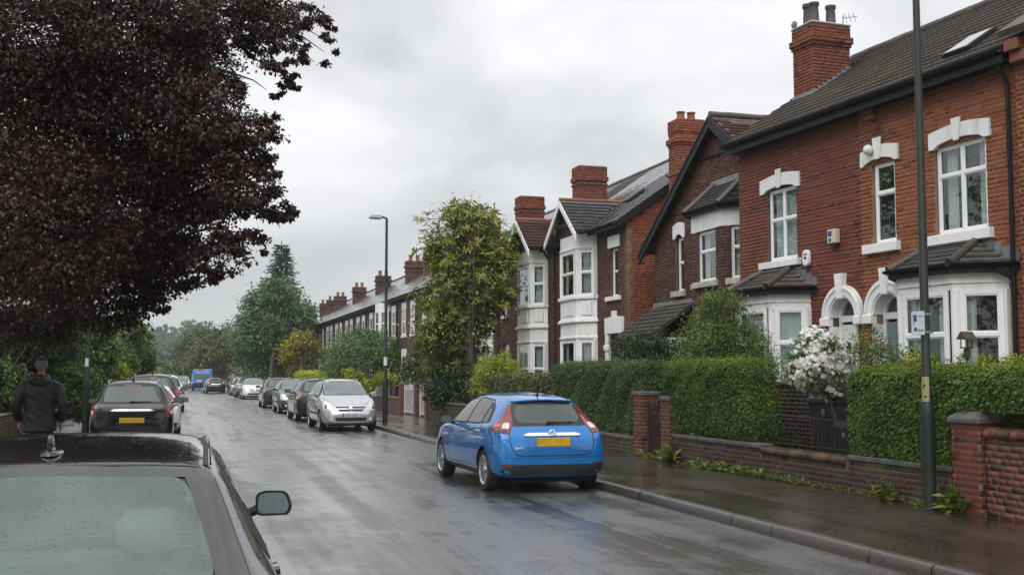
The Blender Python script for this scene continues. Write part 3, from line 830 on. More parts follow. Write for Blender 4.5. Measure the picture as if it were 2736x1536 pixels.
def arch_door(house, c, zs, ri, ro, cut=None, mat='door_white', style='glazed'):
    n = 24
    ring = MB(); A = arc((c, zs), ro, 0, 180, n); B = arc((c, zs), ri + .04, 0, 180, n)
    if cut is not None: A = [(max(a, cut) if cut < c else min(a, cut), z) for a, z in A]
    ring.strip([(-.075, a, z) for a, z in A], [(-.075, a, z) for a, z in B], (.09, 0, 0))
    r = ring.build('door_arch', 'white_paint', house, smooth=35)
    A2 = arc((c, zs), ro - .05, 4, 176, n); B2 = arc((c, zs), ro - .085, 4, 176, n)
    if cut is not None: A2 = [(max(a, cut + .05), z) if cut < c else (min(a, cut - .05), z) for a, z in A2]; B2 = [(max(a, cut + .085), z) if cut < c else (min(a, cut - .085), z) for a, z in B2]
    MB().strip([(-.095, a, z) for a, z in A2], [(-.095, a, z) for a, z in B2], (.022, 0, 0)).build('arch_moulding', 'white_paint', r, smooth=35)
    A3 = arc((c, zs), ri + .04, 0, 180, n); B3 = arc((c, zs), ri, 0, 180, n)
    MB().strip([(-.05, a, z) for a, z in A3], [(-.05, a, z) for a, z in B3], (.30, 0, 0)).build('arch_reveal', 'white_paint', r, smooth=35)
    MB().prism([(-.125, c - .13, 3.66), (-.125, c + .13, 3.66), (-.125, c + .075, zs + ri - .03), (-.125, c - .075, zs + ri - .03)], (.12, 0, 0)).build('keystone', 'white_paint', r, bevel=.008)
    for s in (-1, 1):
        y0 = c + s * (ri + .02); y1 = c + s * (ro + .03)
        if cut is not None and (y1 - cut) * (c - cut) < 0: y1 = cut + (.004 if cut < c else -.004)
        a, b = min(y0, y1), max(y0, y1)
        MB().box(-.11, .05, a, b, zs - .17, zs - .001).build('impost', 'white_paint', r, bevel=.02, seg=2)
        j0, j1 = sorted((c + s * ri, c + s * (ri + .06)))
        MB().box(-.04, .26, j0, j1, .28, zs - .172).build('door_jamb', 'white_paint', r)
    # door leaf, transom bar and half-round fanlight
    d = MB(); x = .19
    d.box(x, x + .05, c - ri + .07, c + ri - .07, .32, zs - .14)
    lf = d.build('door', mat, r, bevel=.004)
    fm = MB(); fm.box(x - .03, x + .05, c - ri + .005, c - ri + .066, .30, zs - .09); fm.box(x - .03, x + .05, c + ri - .066, c + ri - .005, .30, zs - .09)
    fm.box(x - .035, x + .05, c - ri + .005, c + ri - .005, zs - .088, zs + .03)
    Aa = arc((c, zs), ri - .004, 0, 180, n); Bb = arc((c, zs), ri - .065, 0, 180, n)
    fm.strip([(x - .03, a, max(z, zs + .031)) for a, z in Aa], [(x - .03, a, max(z, zs + .031)) for a, z in Bb], (.07, 0, 0))
    fm.build('door_frame', 'white_plastic', r)
    MB().prism([(x + .01, a, z + .03) for a, z in arc((c, zs), ri - .06, 0, 180, n)], (.006, 0, 0)).build('fanlight', 'window_glass', r)
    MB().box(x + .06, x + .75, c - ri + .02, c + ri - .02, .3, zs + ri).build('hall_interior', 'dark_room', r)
    if style == 'glazed':
        for s in (-1, 1): MB().box(x - .008, x - .001, c + s * .125 - .075, c + s * .125 + .075, 1.35, 2.35).build('pane', 'car_glass_dark', lf)
    else:
        for s in (-1, 1):
            for za, zb in ((.5, 1.1), (1.25, 1.95), (2.08, 2.5)): MB().box(x - .012, x - .001, c + s * .13 - .09, c + s * .13 + .09, za, zb).build('door_panel', mat, lf, bevel=.01)
    MB().lathe([(.02, 0), (.028, .02), (.02, .04)], (x - .045, c - ri + .14, 1.25), axis='x', n=10).build('door_knob', 'chrome', lf, smooth=40)
    MB().box(-.25, .3, c - ri - .08, c + ri + .08, .12, .28).build('door_step', 'grey_stone', r, bevel=.01)

def near_house(t0, t1, brick, mortar, label, right):
    base = NEAR_O + NEAR_D * t0
    h = tag(empty('brick_house', base, ROT), label, 'house', 'houses along the right side of the street')
    wm = world_of(base, ROT); Wd = t1 - t0
    s = lambda t: t - t0
    br = Bricks()
    if right: holes = [(s(.72), s(1.93), 4.05, 5.62), (s(2.93), s(3.57), 4.05, 5.62), (s(.35), s(2.65), 0, 3.45), arch_hole(s(3.175), .40, 2.84, 0.)]
    else: holes = [(s(5.94), s(7.0), 4.05, 5.64), (s(5.55), s(7.75), 0, 3.45), arch_hole(s(4.475), .40, 2.84, 0.)]
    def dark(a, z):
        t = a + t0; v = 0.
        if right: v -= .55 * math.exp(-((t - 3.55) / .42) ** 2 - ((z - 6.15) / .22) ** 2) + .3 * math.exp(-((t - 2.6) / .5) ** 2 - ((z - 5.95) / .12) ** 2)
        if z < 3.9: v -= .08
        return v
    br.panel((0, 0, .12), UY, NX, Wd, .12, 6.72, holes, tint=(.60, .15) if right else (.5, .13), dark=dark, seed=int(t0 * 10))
    if not right:   # left gable end of the pair
        br.panel((0, Wd, .12), (1, 0, 0), (0, 1, 0), 6.8, .12, 9.0, tint=(.45, .18), seed=9,
                 shape=lambda z: (0, 6.8) if z < 6.7 else (max(0, (z - 6.75) / PITCH), 6.8 - max(0, (z - 6.75) / PITCH)))
        br.stack(1.32, 2.30, s(7.12), s(7.86), 7.2, 9.48, bands=[(9.0, 9.075, .03), (9.075, 9.225, .06), (9.225, 9.48, .015)], tint=(.55, .18))
    w = br.finish(h, wm, brick, mortar, 300)
    # body of the house behind the facade
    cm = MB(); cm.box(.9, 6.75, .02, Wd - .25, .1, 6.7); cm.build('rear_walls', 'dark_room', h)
    # roof
    zE, xE, xR = 6.80, -.30, 3.25; zR = zE + (xR - xE) * PITCH
    rf = MB(); tl = Tiles(); ov = .10 if not right else 0.
    for q in ([(xE, 0, zE), (xE, Wd + ov, zE), (xR, Wd + ov, zR), (xR, 0, zR)], [(2 * xR - xE, 0, zE), (2 * xR - xE, Wd + ov, zE), (xR, Wd + ov, zR), (xR, 0, zR)]):
        sv = roof_poly(h, tl if q[0][0] < 0 else Tiles(), q, .30, .30, half=False, jit=.003, seed=3 + int(t0)); rf.add(sv.v, sv.f)
    r = rf.build('roof', 'tile_brown', h)
    tl.finish(r, wm, TILE, 'tile_brown', 'roof_tile', 300)
    n = int(Wd / .42)
    for i in range(n): MB().tube([(xR, (Wd + ov) * i / n, zR + .02 + .006 * (i % 2)), (xR, (Wd + ov) * (i + 1.03) / n, zR + .02 + .006 * (i % 2))], .115, 12).build('ridge_tile', 'tile_brown', r, smooth=50)
    gutter(h, [(xE - .01, 0, zE - .02), (xE - .01, Wd + ov, zE - .02)], drop=.15, r=.06)
    MB().box(xE + .02, .0, 0.01, Wd + ov - .01, zE - .19, zE - .15).build('soffit', 'black_paint', h)
    if right:
        window(h, (0, 0, 0), UY, NX, s(.74), s(1.91), 4.10, 5.60, trans=(5.09,), mull=(s(1.32),), curtain=('sides', 'curtain'), inset=.06)
        lintel(h, s(.60), s(2.0), 5.56, 5.85, (s(1.2), s(1.42), 6.0, 5.62)); sill(h, s(.60), s(2.02), 3.92, 4.09)
        window(h, (0, 0, 0), UY, NX, s(2.95), s(3.55), 4.12, 5.60, trans=(5.05,), curtain=('left', 'curtain'), inset=.06)
        l = lintel(h, s(2.80), s(3.84), 5.58, 5.86, (s(3.2), s(3.44), 6.06, 5.66)); sill(h, s(2.82), s(3.77), 3.95, 4.12)
        MB().lathe([(.02, 0), (.085, .03), (.10, .08), (.085, .13), (.02, .15)], (-.20, s(3.50), 5.86), axis='x', n=14).build('carved_boss', 'white_paint', l, smooth=60)
        arch_door(h, s(3.175), 2.84, .37, .63, cut=s(2.74), mat='door_blue', style='panel')
        tiled_bay(h, wm, s(.30), s(2.70), s(.85), s(2.12), .65, ('sides', 'curtain'))
        downpipe(h, -.07, s(.16), .13, 6.72, .22)
        m = MB(); m.tube([(-.30, s(.36), 3.42), (-.2, s(.26), 3.32), (-.10, s(.2), 3.26)], .03, 8); m.build('bay_downpipe', 'black_paint', h, smooth=50)
        MB().box(-.16, 0, s(3.32), s(3.64), 6.52, 6.66).box(-.11, 0, s(3.36), s(3.60), 6.42, 6.519).build('corbel', 'terracotta', h, bevel=.012)
        sk = MB(); a = np.array([.10, s(1.15), zE + .40 * PITCH + .075]); sk.obox(a, np.array([.62, 0, .62 * PITCH]), np.array([0, .62, 0]), np.array([-.03, 0, .046]))
        sko = sk.build('skylight', 'trim_black', r)
        MB().obox(a + np.array([.03, .05, .03 * PITCH + .042]) + np.array([-.03, 0, .005]), np.array([.56, 0, .56 * PITCH]), np.array([0, .52, 0]), np.array([-.005, 0, .008])).build('pane', 'car_glass_light', sko)
    else:
        window(h, (0, 0, 0), UY, NX, s(5.96), s(6.98), 4.12, 5.62, trans=(4.98,), mull=(s(6.47),), curtain=('full', 'blind'), inset=.06, fr=.055)
        lintel(h, s(5.79), s(7.21), 5.56, 5.86, (s(6.38), s(6.58), 6.02, 5.62)); sill(h, s(5.80), s(7.22), 3.96, 4.10)
        arch_door(h, s(4.475), 2.84, .37, .61, cut=s(3.904), mat='door_white', style='glazed')
        tiled_bay(h, wm, s(5.5), s(7.78), s(6.0), s(7.25), .65, ('full', 'blind'))
        ch = empty('chimney', (0, 0, 0), 0, h)
        MB().box(1.28, 2.34, s(7.08), s(7.90), 9.481, 9.53).build('flaunching', 'grey_stone', ch, bevel=.02)
        pots(ch, [(1.50, s(7.3), 9.53), (1.98, s(7.35), 9.53)], 'terracotta_dark', .46, .115); pots(ch, [(1.62, s(7.68), 9.53)], 'terracotta_dark', .55, .125)
        f = MB()
        for i in range(8):
            x = 1.30 + i * .125; z = zE + (x - xE) * PITCH
            f.box(x, x + .16, s(7.12) - .022, s(7.12) - .008, z - .04, z + .16)
        f.box(1.285, 1.30, s(7.10), s(7.88), zE + 1.6 * PITCH - .06, zE + 1.6 * PITCH + .12)
        f.build('lead_flashing', 'lead', ch)
        v = MB(); v.obox((xE, Wd + ov - .02, zE - .10), (xR - xE, 0, (xR - xE) * PITCH), (0, .03, 0), (0, 0, .13)); v.build('bargeboard', 'black_paint', h)
        an = MB(); an.tube([(2.2, s(7.2), 9.5), (2.2, s(7.2), 9.75)], .012, 6); an.tube([(2.2, s(7.2), 9.7), (2.35, s(6.9), 9.66)], .008, 5)
        for q in (.2, .5, .8): an.tube([(2.2 + .15 * q - .06, s(7.2 - .3 * q) - .03, 9.78 - .04 * q), (2.2 + .15 * q + .06, s(7.2 - .3 * q) + .03, 9.60 - .04 * q)], .006, 5)
        an.build('aerial', 'lead', ch)
        sp = MB(); sp.lathe([(.02, -.02), (.085, 0), (.085, .05), (.03, .07)], (1.30, s(7.8), 9.62), axis='x', n=12); sp.tube([(1.33, s(7.8), 9.5), (1.33, s(7.8), 9.6)], .018, 6); sp.build('flood_light', 'lead', ch, smooth=40)
    return h
hA = near_house(0, 3.9, 'brick_orange', 'mortar_cream', 'orange brick house with blue arched door and cream mortar, behind the near lamp post', True)
hB = near_house(3.9, 8.1, 'brick_deep', 'mortar_dark', 'deep red brick house with white arched door and tall chimney of three pots', False)
def on_near(t, off, z): return NEAR_O + NEAR_D * t + np.array([-math.cos(ROT), -math.sin(ROT), 0]) * off + np.array([0, 0, z])

# alarm boxes on the facade
a = empty('alarm_box', on_near(4.65, 0.008, 4.26), ROT); tag(a, 'cream square alarm box with blue print on deep red brick wall', 'alarm box')
MB().prism([(-.12, -.13, 0), (-.12, .13, 0), (-.12, .13, .27), (-.12, -.13, .27)], (.115, 0, 0)).build('case', 'cream_plastic', a, bevel=.012)
MB().box(-.122, -.01, -.125, .125, -.035, -.001).build('base', 'trim_black', a)
MB().box(-.1225, -.1205, -.02, .10, .14, .24).box(-.1225, -.1205, .0, .08, .03, .10).build('print', 'sign_blue', a)
a = empty('alarm_box', on_near(5.56, .008, 3.92), ROT); tag(a, 'rounded white alarm box beside the bay roof of the deep red brick house', 'alarm box')
m = MB(); pr = [(.105 * math.copysign(abs(math.cos(w)) ** .7, math.cos(w)), .16 * math.copysign(abs(math.sin(w)) ** .7, math.sin(w))) for w in np.linspace(0, 2 * math.pi, 21)[:-1]]
m.prism([(-.08, y, z + .15) for y, z in pr], (.078, 0, 0)); m.build('case', 'white_plastic', a, bevel=.015, seg=2)
MB().box(-.0825, -.0805, -.06, .06, .20, .23).box(-.0825, -.0805, -.05, .05, .12, .17).build('print', 'sign_blue', a)
MB().box(-.07, -.004, -.06, .06, -.04, -.005).build('base', 'sign_blue', a)

# next house to the right: only its edge is in the picture
bZ = NEAR_O - NEAR_D * 6.0
hZ = tag(empty('brick_house', bZ, ROT), 'orange brick house at the right edge with stepped kneeler and chimney corner', 'house', 'houses along the right side of the street')
br = Bricks(); br.panel((-.06, 0, .12), UY, NX, 5.995, .12, 6.95, [(1.0, 2.4, 4.1, 5.6), (.8, 3.2, .3, 3.2)], tint=(.6, .2), seed=50)
br.finish(hZ, world_of(bZ, ROT), 'brick_orange', 'mortar_cream', 200)
br = Bricks(); br.stack(2.7, 3.6, 5.1, 5.9, 8.6, 10.4, bands=[(10.1, 10.25, .05)], tint=(.6, .15)); br.finish(hZ, world_of(bZ, ROT), 'brick_orange', 'mortar_cream', 60, wall='chimney')
rf = MB(); rf.prism([(-.36, 0, 7.05), (-.36, 6.04, 7.05), (3.25, 6.04, 7.05 + 3.61 * PITCH), (3.25, 0, 7.05 + 3.61 * PITCH)], (.03, 0, -.10))
rf.prism([(6.86, 0, 7.05), (6.86, 6.04, 7.05), (3.25, 6.04, 7.05 + 3.61 * PITCH), (3.25, 0, 7.05 + 3.61 * PITCH)], (-.03, 0, -.10)); rz = rf.build('roof', 'tile_brown', hZ)
kn = MB(); kn.box(-.22, .05, 5.66, 5.96, 6.55, 6.72).box(-.30, .05, 5.70, 5.99, 6.72, 6.9); kn.build('kneeler', 'terracotta', hZ, bevel=.012)
window(hZ, (-.06, 0, 0), UY, NX, 1.02, 2.38, 4.12, 5.58, trans=(5.05,), mull=(1.7,), curtain=('sides', 'curtain'))
window(hZ, (-.06, 0, 0), UY, NX, .82, 3.18, .9, 3.18, trans=(2.4,), mull=(1.6, 2.4), curtain=('sides', 'curtain'))
MB().box(-.065, .1, .8, 3.2, .3, .899).build('window_panel', 'white_paint', hZ)
MB().box(.8, 6.7, .02, 5.9, .1, 6.9).build('rear_walls', 'dark_room', hZ)
pots(hZ, [(3.1, 5.3, 10.4), (3.1, 5.7, 10.4)], 'terracotta', .45)
# ------------------------------------------------------------------ gabled house next to the pair
oC = np.array([12.8, 22.6, 0]); wC = world_of(oC)
hC = tag(empty('gabled_house', oC), 'brown brick gabled house with black bargeboard, upper bay with tiled roof and tall red chimney', 'house', 'houses along the right side of the street')
AY, AZ, GS = 2.75, 8.02, .655
def gshape(z):
    q = (AZ - z) / GS
    return (max(0, AY - q), min(6.7, AY + q)) if z > 5.2 else (0, 6.7)
br = Bricks()
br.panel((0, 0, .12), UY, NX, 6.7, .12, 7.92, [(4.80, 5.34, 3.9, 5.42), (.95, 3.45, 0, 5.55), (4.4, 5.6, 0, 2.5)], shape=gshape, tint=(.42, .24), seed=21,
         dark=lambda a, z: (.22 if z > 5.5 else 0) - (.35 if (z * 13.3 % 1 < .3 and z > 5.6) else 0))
# canted two-storey brick bay
planC = [(0, .75), (-.6, 1.45), (-.6, 3.05), (0, 3.65)]
bw = .30
for i, (o, u, n, L) in enumerate(bay_segments(planC)):
    hl = [(bw, L - bw, 3.98, 5.22), (bw, L - bw, .9, 2.6)] if i == 1 else [(.22, L - .22, 3.98, 5.22), (.22, L - .22, .9, 2.6)]
    br.panel((o[0], o[1], .12), u, n, L, .12, 5.22, hl, tint=(.5, .22), seed=30 + i)
br.finish(hC, wC, 'brick_brown', 'mortar_dark', 270)
# chimney on the left flank in redder brick
bc = Bricks(); bc.stack(.62, 1.42, 6.42, 7.06, .12, 8.95, bands=[(7.35, 7.425, .03), (8.2, 8.275, .03), (8.275, 8.425, .06), (8.575, 8.95, .02)], tint=(.55, .2))
chC = bc.finish(hC, wC, 'brick_side', 'mortar_red', 30, wall='chimney')
pots(chC, [(.86, 6.74, 8.95), (1.18, 6.74, 8.95)], 'terracotta', .26, .12)
bc = Bricks(); bc.panel((7, 6.7, .12), (-1, 0, 0), (0, 1, 0), 7, .12, 5.4, tint=(.5, .2), seed=41) if False else None
MB().box(.75, 7.0, .03, 6.66, .1, 5.3).prism([(.75, .03, 5.301), (.75, 6.66, 5.301), (.75, AY, AZ - .12)], (6, 0, 0)).build('rear_walls', 'brick_far', hC)
window(hC, (0, 0, 0), UY, NX, 4.82, 5.32, 3.95, 5.38, trans=(4.72,), curtain=('full', 'curtain_grey'), inset=.10, fr=.05)
lintel(hC, 4.72, 5.44, 5.36, 5.72, None, out=.03, mat='white_paint'); sill(hC, 4.70, 5.46, 3.80, 3.95, mat='grey_stone')
for i, (o, u, n, L) in enumerate(bay_segments(planC)):
    e = bw if i == 1 else .22
    window(hC, o, u, n, e, L - e, 3.98, 5.2, trans=(4.72,), inset=.07, fr=.055, curtain=('full', 'curtain_grey') if i == 0 else ('sides', 'curtain_grey'), room=.4)
    window(hC, o, u, n, e, L - e, .92, 2.58, trans=(1.9,), inset=.07, fr=.055, curtain=('sides', 'curtain_grey'), room=.4)
    m = MB(); m.obox(o + u * (e - .10) + n * -.02 + np.array([0, 0, 3.83]), u * (L - 2 * e + .2), n * .12, np.array([0, 0, .145])); m.build('sill', 'grey_stone', hC, bevel=.012)
PC = lambda z, e=0.: [(0.02, planC[0][1] - e, z), (-.6 - e, planC[1][1] - e * .4, z), (-.6 - e, planC[2][1] + e * .4, z), (0.02, planC[3][1] + e, z)]
bh = MB().prism(PC(5.221, .012), (0, 0, .42)).build('bay_head', 'white_paint', hC)
ze = 5.72; EC = [(0, .55, ze), (-.74, 1.33, ze), (-.74, 3.17, ze), (0, 3.85, ze)]; A, B = (0, 1.30, 6.42), (0, 2.95, 6.42)
rf = MB(); tl = Tiles()
for poly in ([EC[0], EC[1], A], [EC[1], EC[2], B, A], [EC[2], EC[3], B]):
    s_ = roof_poly(hC, tl, poly, .17, .165, seed=len(tl.T)); rf.add(s_.v, s_.f)
r = rf.build('bay_roof', 'tile_grey', bh); tl.finish(r, wC, SLATE, 'tile_grey', 'roof_tile', 100)
up3 = np.array([0, 0, .03])
hip(r, np.array(EC[1]) + up3, np.array(A) + up3); hip(r, np.array(EC[2]) + up3, np.array(B) + up3)
gutter(bh, [np.array(q) + (0, 0, .02) for q in EC], drop=.06, r=.05)
MB().box(-.016, -.001, 1.1, 3.15, 6.36, 6.55).build('lead_flashing', 'lead', r)
# gable roof and the main roof behind
rf = MB(); tl = Tiles(); LX = 4.2
oh = .22
yl = AY + (AZ + .1 - 5.18) / GS
pL = [(-oh, yl, 5.18), (LX, yl, 5.18), (LX, AY, AZ + .12), (-oh, AY, AZ + .12)]
yr = 0.02; zr_ = AZ + .12 - (AY - yr) * GS
pR = [(-oh, yr, zr_), (LX, yr, zr_), (LX, AY, AZ + .12), (-oh, AY, AZ + .12)]
for q in (pL, pR):
    s_ = roof_poly(hC, tl, q, .2, .2, seed=4); rf.add(s_.v, s_.f)
r = rf.build('roof', 'tile_red', hC); tl.finish(r, wC, SLATE, 'tile_red', 'roof_tile', 200)
hip(r, (-oh, AY, AZ + .15), (LX, AY, AZ + .15), .10, 'tile_grey', 'ridge_tile', .45)
rf = MB(); tl = Tiles(); zm = 6.55
s_ = roof_poly(hC, tl, [(.6, -.4, 6.75), (.6, 5.2, 6.75), (3.6, 5.2, 8.72), (3.6, -.4, 8.72)], .3, .3, seed=8, half=False); rf.add(s_.v, s_.f)
r = rf.build('main_roof', 'tile_brown', hC); tl.finish(r, wC, TILE, 'tile_brown', 'main_roof_tile', 60)
bb = MB()
for s_, y_, z_ in ((1, yl + .05, 5.12), (-1, 0.03, zr_ - .06)):
    top = np.array([-oh - .04, AY, AZ + .10]); bot = np.array([-oh - .04, y_, z_]); d = bot - top
    bb.obox(top, d, (.05, 0, 0), (0, 0, -.27))
    bb.obox(top + (-.02, 0, .02), d, (.08, 0, 0), (0, 0, -.07))
bb.build('bargeboard', 'black_paint', hC)
MB().box(-.03, .06, .5, 4.3, 6.98, 7.06).build('string_course', 'stone_dark', hC) if False else None
hp = MB(); hp.box(-.05, .12, AY - 1.02, AY + 1.30, 7.18, 7.25); hp.build('collar_board', 'black_paint', hC)
# lean-to porch at the left of the gable
rf = MB(); tl = Tiles()
s_ = roof_poly(hC, tl, [(-1.25, 4.15, 2.72), (-1.25, 6.75, 2.72), (-.005, 6.75, 3.62), (-.005, 4.15, 3.62)], .2, .2, seed=14); rf.add(s_.v, s_.f)
p = MB().box(-1.1, -.02, 4.25, 4.36, .13, 2.7).box(-1.1, -.99, 6.55, 6.66, .13, 2.7).box(-1.1, -1.0, 4.361, 6.549, 2.58, 2.7).build('porch', 'white_paint', hC)
r = rf.build('porch_roof', 'tile_grey', p); tl.finish(r, wC, SLATE, 'tile_grey', 'roof_tile', 100)
MB().box(-.03, -.006, 4.1, 6.8, 3.58, 3.72).build('lead_flashing', 'lead', r)
MB().box(.1, .15, 4.45, 5.55, .3, 2.45).build('door', 'door_white', hC)

# ------------------------------------------------------------------ houses with white two-storey bays
def bay_house(name, oy, width, label, bay_c, gab_mat, slate_mat, near_side, front_limit=220, ox=12.4, door=True, simple=False):
    o = np.array([ox, oy, 0]); wm = world_of(o)
    h = tag(empty(name, o), label, 'house', 'houses along the right side of the street')
    w0, f0, f1, w1 = bay_c - 1.32, bay_c - .75, bay_c + .75, bay_c + 1.32; pj = .5
    br = Bricks()
    holes = [(w0 + .05, w1 - .05, 0, 5.98)]
    if door: holes += [(.42, 1.42, 0, 3.1), (.68, 1.28, 4.0, 5.52)]
    else: holes += [(width - 1.9, width - 1.2, 4.0, 5.52), (width - 2.0, width - 1.1, 0, 3.0)]
    br.panel((0, 0, .12), UY, NX, width, .12, 6.12, holes, tint=(.5, .22), seed=int(oy))
    br.finish(h, wm, 'brick_brown', 'mortar_dark', front_limit)
    if near_side:
        sd = Bricks(); rs = .7
        def shp(z): return (0, 7.8) if z < 6.15 else (max(0, 7.8 - (8.2 - (z - 6.1) / .70)), 7.8 - max(0, (z - 6.25) / .70))
        sd.panel((7.8, 0, .12), (-1, 0, 0), (0, -1, 0), 7.8, .12, 8.9, shape=shp, tint=(.55, .2), seed=71, holes=[(7.63, 7.8, 1., 5.9)])
        sw = sd.finish(h, wm, 'brick_side', 'mortar_red', 80, wall='side_wall')
        q = Bricks()
        for k, z in enumerate(np.arange(1.02, 5.9, .225)):
            q.panel((.17 if k % 2 else .11, -.001, z), (-1, 0, 0), (0, -1, 0), .17 if k % 2 else .11, z, z + .225, tint=(.5, .25), seed=k, header=0)
        q.finish(h, wm, 'brick_buff', 'mortar_cream', 60, wall='quoin')
    MB().box(.85, 7.7, .25, width - .03, .1, 6.1).build('rear_walls', 'brick_far', h)
    # bay
    plan = [(0, w0), (-pj, f0), (-pj, f1), (0, w1)]
    P3 = lambda z, e=0.: [(0.03, w0 - e, z), (-pj - e, f0 - e * .4, z), (-pj - e, f1 + e * .4, z), (0.03, w1 + e, z)]
    b = MB(); b.prism(P3(.13), (0, 0, 1.0)); b.prism(P3(2.82), (0, 0, 1.32)); b.prism(P3(5.62), (0, 0, .5))
    for za, zb in ((1.13, 2.82), (4.14, 5.62)):
        for x, y in plan[1:3]: b.lathe([(.10, za), (.10, zb)], (x + .08, y, 0), n=8)
        b.box(-.12, .04, w0, w0 + .12, za, zb); b.box(-.12, .04, w1 - .12, w1, za, zb)
    bo = b.build('bay', 'white_paint', h, bevel=.01)
    for z, e, t in ((1.08, .06, .08), (2.86, .04, .07), (3.36, .09, .07), (3.43, .05, .05), (4.08, .08, .10), (5.66, .03, .06)):
        MB().prism(P3(z, e), (0, 0, t)).build('moulding', 'white_paint', bo, bevel=.012)
    for i, (so, u, n, L) in enumerate(bay_segments(plan)):
        e = .13
        cur = ('full', 'curtain_grey') if i == 0 else ('sides', 'curtain')
        window(bo, so, u, n, e, L - e, 1.16, 2.80, trans=(1.95,), inset=-.02, fr=.06, curtain=cur, room=.35)
        window(bo, so, u, n, e, L - e, 4.18, 5.60, trans=(4.92,), inset=-.02, fr=.06, curtain=cur, room=.35)
        if L > .7:
            m = MB(); m.obox(so + u * (.2) + n * -.01 + np.array([0, 0, 3.58]), u * (L - .4), n * .035, np.array([0, 0, .42])); m.build('raised_panel', 'white_paint', bo, bevel=.012)
    # roof
    rs = .70; xE, zE, xR = -.32, 6.15, 3.95; zR = zE + (xR - xE) * rs
    rf = MB(); tl = Tiles()
    y0 = -.12 if near_side else 0.
    s1 = roof_poly(h, tl, [(xE, y0, zE), (xE, width, zE), (xR, width, zR), (xR, y0, zR)], .27, .21, seed=int(oy) + 1, jit=.003); rf.add(s1.v, s1.f)
    s2 = roof_poly(h, Tiles(), [(2 * xR - xE, y0, zE), (2 * xR - xE, width, zE), (xR, width, zR), (xR, y0, zR)], .4, .4); rf.add(s2.v, s2.f)
    r = rf.build('roof', slate_mat, h); tl.finish(r, wm, THIN, slate_mat, 'slate', 300 if not simple else 150)
    hip(r, (xR, y0, zR + .02), (xR, width, zR + .02), .09, 'tile_grey', 'ridge_tile', .9)
    gutter(h, [(xE - .01, 0, zE - .02), (xE - .01, bay_c - 1.35, zE - .02)], drop=.10, r=.05)
    gutter(h, [(xE - .01, bay_c + 1.35, zE - .02), (xE - .01, width, zE - .02)], drop=.10, r=.05)
    if near_side:
        v = MB(); v.obox((xE, y0 - .02, zE - .2), (xR - xE, 0, (xR - xE) * rs), (0, .03, 0), (0, 0, .24)); v.build('bargeboard', 'black_paint', h)
        for xx, yy in ((.95, 2.1), (1.9, .85)):
            z = zE + (xx - xE) * rs + .05; m = MB(); m.obox((xx, yy, z), (.55, 0, .55 * rs), (0, .5, 0), (-.04, 0, .06)); m.build('skylight', 'trim_black', r)
    # small gable over the bay
    hw, ga, gx = 1.42, 7.28, -.78; zl = 6.12
    gb = MB(); gb.prism([(-.45, bay_c - hw + .1, 6.13), (-.45, bay_c + hw - .1, 6.13), (-.45, bay_c, ga - .12)], (.5, 0, 0))
    g = gb.build('gablet', 'brick_far', h)
    tl = Tiles(); rf = MB(); back = 1.35
    xb = (ga - zE) / rs + xE
    for s_ in (-1, 1):
        ye = bay_c + s_ * (hw + .08)
        s1 = roof_poly(h, tl, [(gx, ye, zl), (xE + .05, ye, zl), (xb, bay_c, ga), (gx, bay_c, ga)], .22, .2, seed=3 + s_); rf.add(s1.v, s1.f)
    r2 = rf.build('gablet_roof', gab_mat, g); tl.finish(r2, wm, SLATE, gab_mat, 'gablet_slate', 140)
    hip(r2, (gx, bay_c, ga + .02), (xb, bay_c, ga + .02), .07, 'terracotta', 'ridge_tile', .4)
    bb = MB()
    for s_ in (-1, 1):
        top = np.array([gx - .03, bay_c, ga - .02]); d = np.array([0, s_ * (hw + .12), zl - ga - .05])
        bb.obox(top, d, (.045, 0, 0), (0, 0, -.20))
    bb.build('bargeboard', 'white_paint', g)
    MB().box(gx + .1, gx + .16, bay_c - .75, bay_c + .75, 6.42, 6.52).build('collar_beam', 'black_paint', g)
    # side window and door
    if door:
        window(h, (0, 0, 0), UY, NX, .70, 1.26, 4.05, 5.48, trans=(4.8,), inset=.08, fr=.05, curtain=('full', 'curtain_grey'))
        MB().box(-.04, .02, .5, 1.42, 5.5, 5.86).build('lintel', 'white_paint', h, bevel=.01); sill(h, .45, 1.5, 3.92, 4.05)
        ds = MB().box(-.06, .05, .24, .46, .14, 2.95).box(-.06, .05, 1.40, 1.62, .14, 2.95)
        ds.prism([(-.07, .22, 2.951), (-.07, 1.64, 2.951), (-.07, 1.64, 3.42), (-.07, 1.08, 3.45), (-.07, 1.08, 3.62), (-.07, .78, 3.62), (-.07, .78, 3.45), (-.07, .22, 3.42)], (.12, 0, 0))
        dso = ds.build('door_surround', 'white_paint', h, bevel=.01)
        MB().box(-.10, .03, .18, .50, 2.45, 2.62).box(-.10, .03, 1.36, 1.68, 2.45, 2.62).build('impost', 'white_paint', dso, bevel=.02)
        MB().box(.12, .17, .46, 1.40, .3, 2.3).build('door', 'door_white', h)
        MB().box(.125, .135, .5, 1.36, 2.36, 2.9).build('fanlight', 'window_glass', h); MB().box(.2, .7, .43, 1.41, .2, 3.05).build('hall_interior', 'dark_room', h)
    else:
        window(h, (0, 0, 0), UY, NX, width - 1.88, width - 1.22, 4.05, 5.48, trans=(4.8,), inset=.08, fr=.05, curtain=('full', 'curtain_grey'))
        MB().box(-.04, .02, width - 2.05, width - 1.05, 5.5, 5.86).build('lintel', 'white_paint', h, bevel=.01); sill(h, width - 2.0, width - 1.1, 3.92, 4.05)
        MB().box(.12, .17, width - 2., width - 1.1, .2, 3.0).build('door', 'door_white', h)
